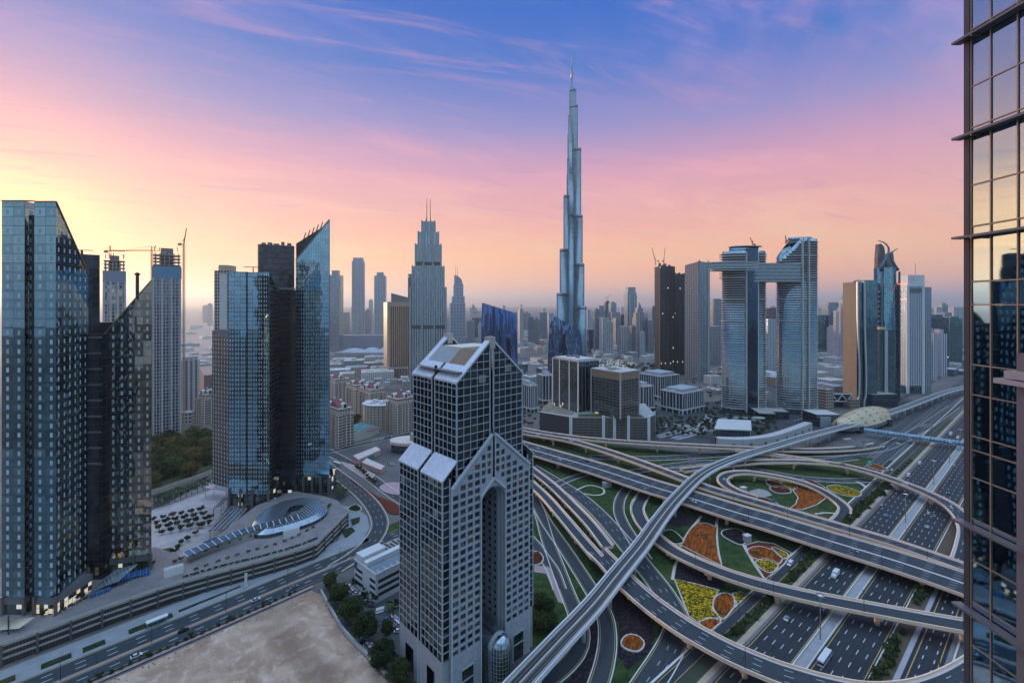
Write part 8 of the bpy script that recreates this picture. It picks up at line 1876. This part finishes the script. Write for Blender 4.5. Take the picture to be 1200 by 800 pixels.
# ================================================================== skyline
SKY = [(385, 390, 372, 2500, "pale"), (398, 409, 366, 2600, "grey"), (426, 434, 364, 2300, "blue"), (432, 436, 352, 3100, "pale"), (452, 456, 370, 2700, "grey"), (521, 525, 372, 2100, "pale"), (546, 556, 376, 2000, "blue"), (553, 564, 372, 2300, "dark"),
       (607.5, 613, 363, 1700, "pale"), (619, 626, 372, 1750, "blue"), (625.5, 632.5, 374, 1800, "grey"), (632, 641, 366, 2000, "blue"), (642.5, 648.5, 367, 1650, "pale"), (688, 692.5, 363, 2300, "pale"), (689, 697, 386, 1600, "teal"), (692.5, 697, 373, 1900, "pale"),
       (697, 703, 363, 1950, "blue"), (701, 708, 358, 2150, "blue"), (709, 716, 354, 2250, "dark"), (715, 722, 355, 2150, "blue"), (705, 713.5, 372, 1500, "pale"), (696.5, 705, 372, 1560, "blue"), (712, 720.5, 378, 1420, "res"), (714, 727, 366, 1900, "grey"), (720, 727, 374, 1700, "grey"),
       (726, 736, 382, 1480, "res"), (728.5, 733.5, 369, 1800, "dark"), (739, 746.5, 382, 1520, "grey"), (756, 760.5, 373, 1700, "blue"), (760, 767, 375, 1500, "grey"), (751, 757, 390, 1450, "pale"), (746, 752, 367, 1470, "tan"), (765, 769, 360, 2300, "dark"),
       (836, 848.5, 350, 1450, "grey"), (832, 845, 382, 1250, "grey"), (897.5, 911.5, 374, 1150, "white"), (898.5, 910, 361, 1400, "dark"), (957, 970, 369, 1500, "teal"), (959, 963.5, 361, 2400, "pale"), (964, 967.5, 361, 2500, "blue"), (969, 976, 372, 1700, "blue"), (975, 985, 373, 1550, "white"),
       (984, 998, 364, 1300, "pale"), (992, 998, 348, 1800, "blue"), (988, 993, 357, 1900, "grey"), (966, 974, 378, 1650, "dark"), (978, 984, 384, 1400, "white"), (1091, 1112, 372, 1150, "dark"), (1099, 1105, 360, 1700, "pale"), (1104.5, 1111, 357, 1850, "blue"), (1108, 1116, 366, 1500, "blue"), (1113, 1128, 373, 1250, "teal"), (1120, 1134, 360, 1900, "white"),
       (1091, 1098, 390, 1000, "white"), (1106, 1112, 391, 1050, "white"), (242.5, 247.5, 356.5, 3600, "pale"), (237, 241, 358.5, 4200, "pale"), (560, 566, 380, 1900, "pale"), (573, 580, 362, 2600, "pale"), (588, 592, 358, 3200, "pale"), (553, 556, 357, 5200, "pale"), (610, 612, 356.5, 5200, "pale"), (667, 671, 352, 4800, "pale")]
desc = {"pale": "pale blue grey", "grey": "grey", "blue": "blue glass", "dark": "dark glass", "res": "banded residential", "teal": "teal glass", "white": "whitish", "tan": "tan stone"}
def zone(x_): return "left of the stepped tower" if x_ < 480 else "between stepped tower and tallest tower" if x_ < 660 else "just right of the tallest tower" if x_ < 770 else "near the twin curved towers" if x_ < 955 else "left of the kinked tower" if x_ < 1000 else "between the white tower and the right edge"
for i, (xl, xr, yt, Y, fc) in enumerate(SKY):
    rs = random.Random(i); lab = "%s distant %s tower %s" % ("taller" if yt < 366 else "lower", desc[fc], zone(xl))
    tower(lab, xl, xr, yt, Y, rs.uniform(22, 38), fc, rs.uniform(-18, 18), [(rs.uniform(.45, .7), rs.uniform(4, 10))] if rs.random() < .6 else (), "tower", lab, mast=rs.uniform(8, 18) if rs.random() < .12 else None)
tower("slim dark crowned tower, tallest of the cluster right of the tallest tower", 734.3, 746.3, 345, 1600, 34, "blue", 6, [(.92, 8), (.8, 18)], ribs=2, rib_mat=plain("blue_grey_rib", (.36, .40, .46), .6))
tower("ornate stepped grey tower with a pointed top beside the slim crowned one", 744, 757, 372, 1520, 34, "grey", 10, [(.8, 16), (.55, 16), (.3, 10), (.12, 8)])
tower("tower with a rounded dark blue top behind the residential rows at the right", 971, 984.5, 356, 1500, 36, "blue", 0, [(.86, 5)])
def dome_tower():
    T, p, z = tower("slim white blue tower with a bright blue quarter dome beside the kinked tower", 991, 998.5, 352, 1250, 26, "pale", 0); c = cen(p); b = MB(); b.lathe((c[0], c[1], z), [(10, 0), (9, 8), (6, 15), (0, 19)], 14); b.build("dome", plain("dome_bright", (.05, .30, .50), .35, .3), T)
dome_tower()
crane("tower_crane", "small far crane on the dark unfinished block right of the tallest tower", (XW(712, 2250), 2270, ZW(354, 2250)), 20, 40, 30, 30, col=cr)
rs = random.Random(99)
for k in range(90):                                                # the low hazy fringe of far blocks
    x_ = rs.choice((rs.uniform(385, 560), rs.uniform(600, 770), rs.uniform(770, 1135), rs.uniform(770, 1135))); Y = rs.uniform(2000, 5500); h = rs.uniform(50, 150); w = rs.uniform(24, 50); X = XW(x_, Y)
    T = thing("tower", "small hazy block in the low far skyline " + zone(x_), "building", (X, Y, 0), "hazy far blocks " + zone(x_)); q = rect(X, Y, w, w * .8, rs.uniform(0, 1)); wall_part(T, "facade", q, 0, h, FAC[rs.choice(("pale", "blue", "grey", "white", "res"))], None, M_roof)
    if rs.random() < .5: wall_part(T, "crown", rect(X, Y, w * .5, w * .4, 0), h, h + 8, FAC["grey"], None, M_roof)
# ================================================================== cars, lamps, signs
def make_car(paint, kind="car"):
    L, Wd, Hh = (4.6, 1.9, 1.5) if kind == "car" else (5.6, 2.1, 2.4) if kind == "van" else (12, 2.6, 3.2) if kind == "bus" else (8.5, 2.5, 3.4)
    T = thing({"car": "car", "van": "van", "bus": "bus", "truck": "truck"}[kind], "x", kind, (0, 0, 0)); pm = paint; b = MB()
    if kind == "car": prof = [(-L / 2, .35), (-L / 2, .85), (-L * .36, .95), (-L * .25, .98), (L * .22, .95), (L * .45, .8), (L / 2, .6), (L / 2, .35)]
    elif kind == "van": prof = [(-L / 2, .35), (-L / 2, Hh * .55), (L * .3, Hh * .55), (L * .46, 1.1), (L / 2, .9), (L / 2, .35)]
    elif kind == "bus": prof = [(-L / 2, .4), (-L / 2, 1.5), (L / 2, 1.5), (L / 2, .4)]
    else: prof = [(-L / 2, .9), (-L / 2, Hh), (L * .2, Hh), (L * .2, .9)]
    def ext(prof, hw_, mi=0):
        a = [V((x_, -hw_, z_)) for x_, z_ in prof]; c = [V((x_, hw_, z_)) for x_, z_ in prof]; n = len(prof)
        b.face(a if True else a); b.face(c[::-1])
        for i in range(n): j = (i + 1) % n; b.face([a[j], a[i], c[i], c[j]][::-1])
    def ext2(prof, h0, h1):
        n = len(prof); a = [V((x_, -(h0 if z_ < 1.2 else h1), z_)) for x_, z_ in prof]; c = [V((p.x, -p.y, p.z)) for p in a]; b.face(a[::-1]); b.face(c)
        for i in range(n): j = (i + 1) % n; b.face([a[i], a[j], c[j], c[i]])
    ext2(prof[::-1], Wd / 2, Wd / 2); b.build("body", pm, T); b = MB(); gm = plain("car_glass", (.02, .024, .03), .12, 0, .1, spec=.8)
    if kind == "car": ext2([(-L * .40, .95), (-L * .27, Hh), (L * .05, Hh), (L * .24, .95)][::-1], Wd * .46, Wd * .37); b.build("windows", gm, T); b = MB(); ext2([(-L * .26, Hh - .01), (-L * .25, Hh + .03), (L * .04, Hh + .03), (L * .05, Hh - .01)][::-1], Wd * .36, Wd * .36); b.build("roof", pm, T)
    elif kind == "van": ext2([(-L * .49, Hh * .55), (-L * .49, Hh * .85), (L * .2, Hh * .85), (L * .31, Hh * .55)][::-1], Wd * .485, Wd * .485); b.build("windows", gm, T); b = MB(); ext2([(-L * .5, Hh * .85), (-L * .48, Hh), (L * .14, Hh), (L * .21, Hh * .85)][::-1], Wd * .49, Wd * .49); b.build("roof", pm, T)
    elif kind == "bus": ext2([(-L * .5, 1.5), (-L * .5, 2.5), (L * .5, 2.5), (L * .5, 1.5)][::-1], Wd * .49, Wd * .49); b.build("windows", gm, T); b = MB(); ext2([(-L * .5, 2.5), (-L * .49, Hh), (L * .49, Hh), (L * .5, 2.5)][::-1], Wd * .495, Wd * .495); b.build("roof", pm, T)
    else:
        ext2([(L * .23, .5), (L * .23, 2.6), (L * .38, 2.6), (L * .48, 1.7), (L * .5, .5)][::-1], Wd * .46, Wd * .46); b.build("cab", plain("truck_white", (.6, .6, .6), .5), T); b = MB(); ext2([(-L / 2, .55), (-L / 2, .9), (L * .45, .9), (L * .45, .55)][::-1], Wd * .4, Wd * .4); b.build("chassis", M_dark, T)
    for sx in (-.31, .31):
        for sy in (-1, 1):
            b = MB(); r_ = .34 if kind in ("car", "van") else .5; b.tube([(L * sx, sy * (Wd / 2 - .22), r_), (L * sx, sy * (Wd / 2 + .02), r_)], r_, 10); b.build("wheel", plain("tyre", (.015, .015, .015), .9), T)
    return T
paints = dict(white=plain("car_white", (.62, .63, .66), .3, .1, .03), silver=plain("car_silver", (.36, .38, .41), .3, .6, .05), black=plain("car_black", (.02, .02, .024), .25, .2, .05), blue=plain("car_blue", (.05, .20, .46), .3, .2, .05), red=plain("car_red", (.30, .03, .025), .35, .1, .05), grey=plain("car_grey", (.12, .13, .14), .3, .4, .05))
CARS = {c: make_car(m_) for c, m_ in paints.items()}; VAN = make_car(paints["white"], "van"); BUS = make_car(paints["white"], "bus"); TRUCK = make_car(plain("truck_box", (.55, .56, .58), .6), "truck"); TRUCKO = make_car(plain("truck_orange", (.50, .26, .08), .6), "truck")
AH = math.atan2(HD.y, HD.x)
def onhw(label, proto, x_, y_, t=None, rev=False, z=.12, group=None):
    p = P(x_, y_); r_ = p - HO; s_ = r_.dot(HD); q = hw(s_, t if t is not None else r_.dot(HN), z); dup(proto, q, AH + (math.pi if rev else 0), label, group)
C = CARS
for lab, pr, x_, y_, t, rv in [
    ("white van in the outer lane of the left highway carriageway, nearer one", VAN, 1062, 557, 2, 1), ("white van in the outer lane of the left highway carriageway, beyond the other van", VAN, 1075, 543, 2, 1), ("dark car next to the median seen just below the footbridge", C["grey"], 1106, 541, 16.5, 1), ("white car beside the median on the right carriageway below the footbridge", C["white"], 1115, 545, 26, 0),
    ("red car on the right carriageway near the edge of the glass tower", C["red"], 1106, 561, 29.8, 0), ("blue car on the right carriageway near the end of the curved flyover", C["blue"], 1107, 577, 33.5, 0), ("silver car far out on the right carriageway by the glass tower", C["silver"], 1124, 560, 37.3, 0),
    ("silver car on the left carriageway beside the hedge, beyond the wide flyover", C["silver"], 1034, 592, 2, 1), ("blue car on the left carriageway just beyond the wide flyover", C["blue"], 1038, 604, 9.4, 1), ("white car on the right carriageway beyond the wide flyover, left of a pair", C["white"], 1085, 601, 29.8, 0), ("silver car on the right carriageway beyond the wide flyover, right of a pair", C["silver"], 1091, 604, 33.5, 0),
    ("white car on the right carriageway nearest beyond the wide flyover", C["white"], 1084, 617, 33.5, 0), ("white truck on the left carriageway between the wide and the narrow flyover", TRUCK, 981, 676, 9.4, 1), ("dark car in the shade of the wide flyover on the right carriageway", C["grey"], 1056, 680, 33.4, 0), ("white coach on the right carriageway between the two nearest flyovers", BUS, 971, 777, 27.5, 0),
    ("white van on the narrow service road by the flower beds", VAN, 927, 662, -13, 1), ("silver car under the nearest big flyover on the left carriageway", C["silver"], 941, 735, 5.6, 1), ("orange truck on the left carriageway just past the footbridge", TRUCKO, 1105, 511, 14, 1), ("white truck ahead of the orange one past the footbridge", TRUCK, 1098, 507, 5.6, 1), ("white car on the collector road beside the small lawn", C["white"], 1046, 551, -12, 1),
    ("silver car far up the right carriageway, above the footbridge", C["silver"], 1126, 503, 33, 0)]: onhw(lab, pr, x_, y_, t, bool(rv))
def onpath(label, proto, pts, frac, off, rev=False, group=None):
    i = int(frac * (len(pts) - 2)); p = pts[i]; d_ = (pts[i + 1] - p).normalized(); r_ = V((d_.y, -d_.x, 0)); q = p + r_ * off; dup(proto, (q.x, q.y, q.z + .03), math.atan2(d_.y, d_.x) + (math.pi if rev else 0), label, group)
for lab, pr, fl, f_, o_, rv in [("white car on the near carriageway of the wide flyover above the garden cabin", C["white"], F_main, .30, 6, 0), ("silver car on the near carriageway of the wide flyover, right of the metro track", C["silver"], F_main, .52, 9, 0), ("white car on the wide flyover over the rust red bed", C["white"], F_main, .62, 6, 0), ("grey car on the wide flyover over the hedge", C["grey"], F_main, .70, 9.5, 0), ("white car on the far carriageway of the wide flyover near the fork", C["white"], F_main, .22, -6, 1),
    ("dark car on the far carriageway of the wide flyover left of the metro", C["black"], F_main, .36, -9, 1), ("silver car on the wide flyover nearest the glass tower", C["silver"], F_main, .84, 5, 0), ("white car on the long branch flyover before it meets the metro", C["white"], F_b, .30, 1.5, 0), ("silver car on the long branch flyover near its fork", C["silver"], F_b, .14, -2, 0), ("white car on the long branch flyover over the car park corner", C["white"], F_b, .21, 2, 0),
    ("white car on the flyover branch along the planted car park", C["white"], F_a, .42, -2, 1), ("dark car on the flyover branch along the planted car park", C["black"], F_a, .25, 2, 0), ("white car on the tight bend of the loop ramp", C["white"], F_loop, .17, 1.5, 0), ("blue car at the mouth of the loop ramp", C["blue"], F_loop, .05, -1.5, 0), ("white car on the curved flyover above the highway median", C["white"], F_r6, .68, 1.5, 1),
    ("silver car on the curved flyover beside the small lawn", C["silver"], F_r6, .42, -2, 1), ("white van on the curved flyover above the left carriageway", VAN, F_r6, .56, 2, 1), ("dark car on the right arm of the forked flyover", C["black"], F_iib, .45, 1, 0)]: onpath(lab, pr, fl[1], f_, o_, bool(rv))
def park_row(label, a, c, n, ang, colors, group, seed):
    rs = random.Random(seed); A, B_ = P(*a, 0), P(*c, 0)
    for i in range(n):
        if rs.random() < .08: continue
        col = rs.choice(colors); p = A.lerp(B_, (i + .5) / n); dup(CARS[col], (p.x, p.y, .07), R(ang) + rs.uniform(-.04, .04), label % col, group + ", " + col)
cc = ["white", "white", "silver", "black", "blue", "grey", "white"]
park_row("parked %s car in the row beside the white parking building", (405, 686), (436, 711), 17, 5, cc, "cars beside the white parking building", 1)
park_row("parked %s car in the short row in front of the white parking building", (441, 717), (468, 708), 9, 100, cc, "cars in front of the white parking building", 2)
park_row("parked %s car in the double row left of the arch tower", (452, 726), (468, 741), 8, 12, cc, "cars in the double row by the arch tower", 3); park_row("parked %s car in the double row left of the arch tower", (458, 723), (472, 735), 7, 12, cc, "cars in the double row by the arch tower", 4)
park_row("parked %s car under the round trees at the boundary wall", (427, 752), (437, 763), 6, 10, ["silver", "white", "black"], "cars under the round trees", 5); park_row("parked %s car by the upper part of the boundary wall", (408, 720), (414, 727), 3, 10, ["silver", "white"], "cars by the boundary wall", 6)
park_row("parked %s car in front of the cream apartments", (436, 517), (460, 511), 12, 100, cc, "cars in front of the cream apartments", 7); park_row("parked %s car on the pink parking court", (455, 543), (463, 546), 4, 20, ["white", "silver"], "cars on the pink court", 8)
park_row("parked %s car in the yard at the foot of the twin curved towers", (922, 496), (950, 488), 14, 60, cc, "cars by the twin towers", 9); park_row("parked %s car in the court of the ribbed office blocks", (775, 492), (802, 495), 12, 90, cc, "cars at the office blocks", 10)
for i, (x_, y_) in enumerate([(345, 689), (300, 704), (215, 740), (160, 770)]): p = P(x_, y_); dup(C[["silver", "white", "black", "white"][i]], (p.x, p.y, .34), math.atan2(ND.y, ND.x), ["silver car on the front road near the white parking building", "white car on the front road below the podium", "dark car on the front road near the bus shelter", "white car on the front road close to the bottom left"][i])
p = P(395, 545); dup(BUS, (p.x, p.y, .16), R(-35), "white bus turning on the avenue left of the arch tower"); p = P(993, 517); dup(BUS, (p.x, p.y, .1), R(20), "white bus waiting below the golden station roof"); p = P(1004, 519.5); dup(C["red"], (p.x, p.y, .1), R(10), "red car below the golden station roof, left of the pair"); p = P(1012, 519); dup(C["red"], (p.x, p.y, .1), R(12), "red car below the golden station roof, right of the pair"); p = P(1053, 521); dup(VAN, (p.x, p.y, .14), R(25), "white van on the curved road right of the station"); 
for o in list(CARS.values()) + [VAN, BUS, TRUCK, TRUCKO]: kill(o)

# ------------------------------------------------------------------ lamps
def make_lamp(h, arms, name="street_lamp"):
    T = thing(name, "x", "lamp", (0, 0, 0)); b = MB(); b.tube([(0, 0, -.1), (0, 0, h * .6), (0, 0, h)], [.16, .12, .08], 6); b.build("pole", M_dark, T)
    for s_ in arms: b = MB(); b.bar((0, 0, h), (s_ * 1.6, 0, h + .35), .10); b.bar((s_ * 1.5, 0, h + .35), (s_ * 2.5, 0, h + .4), .34, .14); b.build("lamp_arm", M_dark, T)
    return T
LP = make_lamp(10.5, (1,)); HM = thing("high_mast", "x", "lamp", (0, 0, 0)); b = MB(); b.tube([(0, 0, -.1), (0, 0, 14), (0, 0, 27)], [.34, .26, .18], 8); b.build("pole", plain("mast_grey", (.26, .27, .28), .5, .4), HM); b = MB(); b.lathe((0, 0, 26.6), [(.3, 0), (2.2, .2), (2.2, .5), (.3, .9)], 12); b.build("lamp_ring", M_steel, HM)
def lamps(fl, w, step, side, lab, start=10):
    pts = fl[1]; s_, nx = 0, start
    for a, c in zip(pts[:-1], pts[1:]):
        L = (c - a).length
        while s_ <= nx < s_ + L:
            p = a.lerp(c, (nx - s_) / L); d_ = (c - a).normalized(); r_ = V((d_.y, -d_.x, 0)); q = p + r_ * (w * side); dup(LP, q, math.atan2(-r_.y * side, -r_.x * side), lab, "lamps, " + lab); nx += step
        s_ += L
lamps(F_main, 15.2, 38, 1, "slim dark street lamp on the near parapet of the wide flyover"); lamps(F_main, 15.2, 38, -1, "slim dark street lamp on the far parapet of the wide flyover", 28); lamps(F_b, 6, 36, -1, "slim dark street lamp on the long branch flyover"); lamps(F_a, 6, 36, -1, "slim dark street lamp on the flyover along the planted car park", 20)
lamps(F_r4, 6.8, 40, 1, "slim dark street lamp on the big curved flyover in front", 26); lamps(F_r5, 5.5, 40, 1, "slim dark street lamp on the narrow flyover across the garden", 30); lamps(F_r6, 5.3, 40, -1, "slim dark street lamp on the curved flyover over the highway", 40); lamps(F_iia, 4.3, 40, -1, "slim dark street lamp on the left arm of the fork", 14); lamps(F_loop, 4.6, 45, 1, "slim dark street lamp on the loop ramp", 40)
for i, (x_, y_) in enumerate([(959, 748), (1059, 612), (1087, 566), (1106, 541), (1118, 524)]): p = P(x_, y_); r_ = p - HO; q = hw(r_.dot(HD), 21.5, .2); dup(HM, q, 0, ["tall lamp mast in the highway median nearest the camera", "tall lamp mast in the highway median beyond the wide flyover", "tall lamp mast in the highway median below the footbridge", "tall lamp mast in the median just before the footbridge", "tall lamp mast in the median beyond the footbridge"][i], "high masts of the highway", .82)
for i, (x_, y_) in enumerate([(866, 726), (865, 707), (853, 665), (959, 607), (1101, 786)]): p = P(x_, y_); dup(LP, (p.x, p.y, 0), i, ["street lamp in the small yellow flower bed", "street lamp at the kerb beside the yellow bed", "street lamp on the green garden lawn", "street lamp on the small lawn of the loop garden", "street lamp at the exit road"][i])
for k in range(6): p = nr(-70 + k * 32, -9.4, .4); dup(LP, p, math.atan2(NN.y, NN.x), "street lamp in the pink median of the front road", "lamps of the front road", .95)
kill(LP); kill(HM)
# ------------------------------------------------------------------ signs
def sign(label, x_, y_, w, h, zb, ang, z=0, col=None, posts=2):
    p = P(x_, y_, z); T = thing("road_sign", label, "sign", p); c, s_ = math.cos(R(ang)), math.sin(R(ang)); b = MB(); a = (p.x - c * w / 2, p.y - s_ * w / 2, z + zb + h / 2); e = (p.x + c * w / 2, p.y + s_ * w / 2, z + zb + h / 2); b.bar(a, e, .25, h); b.build("panel", col or plain("sign_back", (.46, .40, .43), .6), T)
    for k in range(posts): t = (k + .5) / posts; q = (lerp(a[0], e[0], t) + s_ * .3, lerp(a[1], e[1], t) - c * .3); b = MB(); b.bar((q[0], q[1], z - .1), (q[0], q[1], z + zb + h), .35); b.build("post", M_steel, T)
    b = MB()
    for k in range(1, 4): b.bar((a[0], a[1] - .2, z + zb + h * k / 4), (e[0], e[1] - .2, z + zb + h * k / 4), .12)
    b.build("rib", M_steel, T)
sign("back of a large pinkish road sign left of the metro curve", 811, 545, 8, 4.4, 3, -30); sign("back of a large pinkish road sign under the golden station roof", 1008, 527, 11, 5, 3.5, -25); sign("back of a wide grey road sign above the collector roads", 1085, 506, 15, 4.5, 6, -20); sign("narrow blue road sign standing in the loop garden", 907, 598, 2.2, 4.6, 5, 10, 0, plain("sign_blue", (.03, .22, .62), .5), 1)
def shelter():
    p = nr(-2, -23.5, .4); T = thing("bus_shelter", "white and green bus shelter on the pavement in front of the podium", "bus shelter", p); an = math.atan2(ND.y, ND.x); wall_part(T, "roof", rect(p.x, p.y, 9, 2.8, an), 3.2, 3.6, M_white, None, M_white); q = rect(p.x - NN.x * 1.2, p.y - NN.y * 1.2, 8.6, .2, an); wall_part(T, "rear_panel", q, .4, 3.0, plain("shelter_green", (.05, .25, .22), .3)); 
    for k in (-4, 0, 4): b = MB(); c = p + ND * k + NN * 1.0; b.bar((c.x, c.y, .3), (c.x, c.y, 3.3), .2); b.build("post", M_steel, T)
    p = nr(40, -25, .4); T = thing("totem_sign", "slim white totem pillar in the forecourt of the podium", "pillar", p); wall_part(T, "pillar", rect(p.x, p.y, 1.4, .6, an), .3, 8.5, M_white, None, M_white); wall_part(T, "foot", rect(p.x, p.y, 2.2, 1.4, an), .3, .8, M_conc, None, M_conc)
    p = P(1019, 545); T = thing("inflatable", "small turquoise play figure on the lawn by the curved road", "decoration", p); b = MB(); b.lathe((p.x, p.y, 0), [(2.0, 0), (1.4, 2.5), (.7, 4.6), (0, 5.4)], 10); b.build("body", plain("turquoise", (.05, .42, .34), .5), T); b = MB(); b.bar((p.x - 2.2, p.y, 3.4), (p.x + 2.6, p.y, 3.9), .8); b.build("arms", plain("turquoise", (.05, .42, .34), .5), T)
shelter()
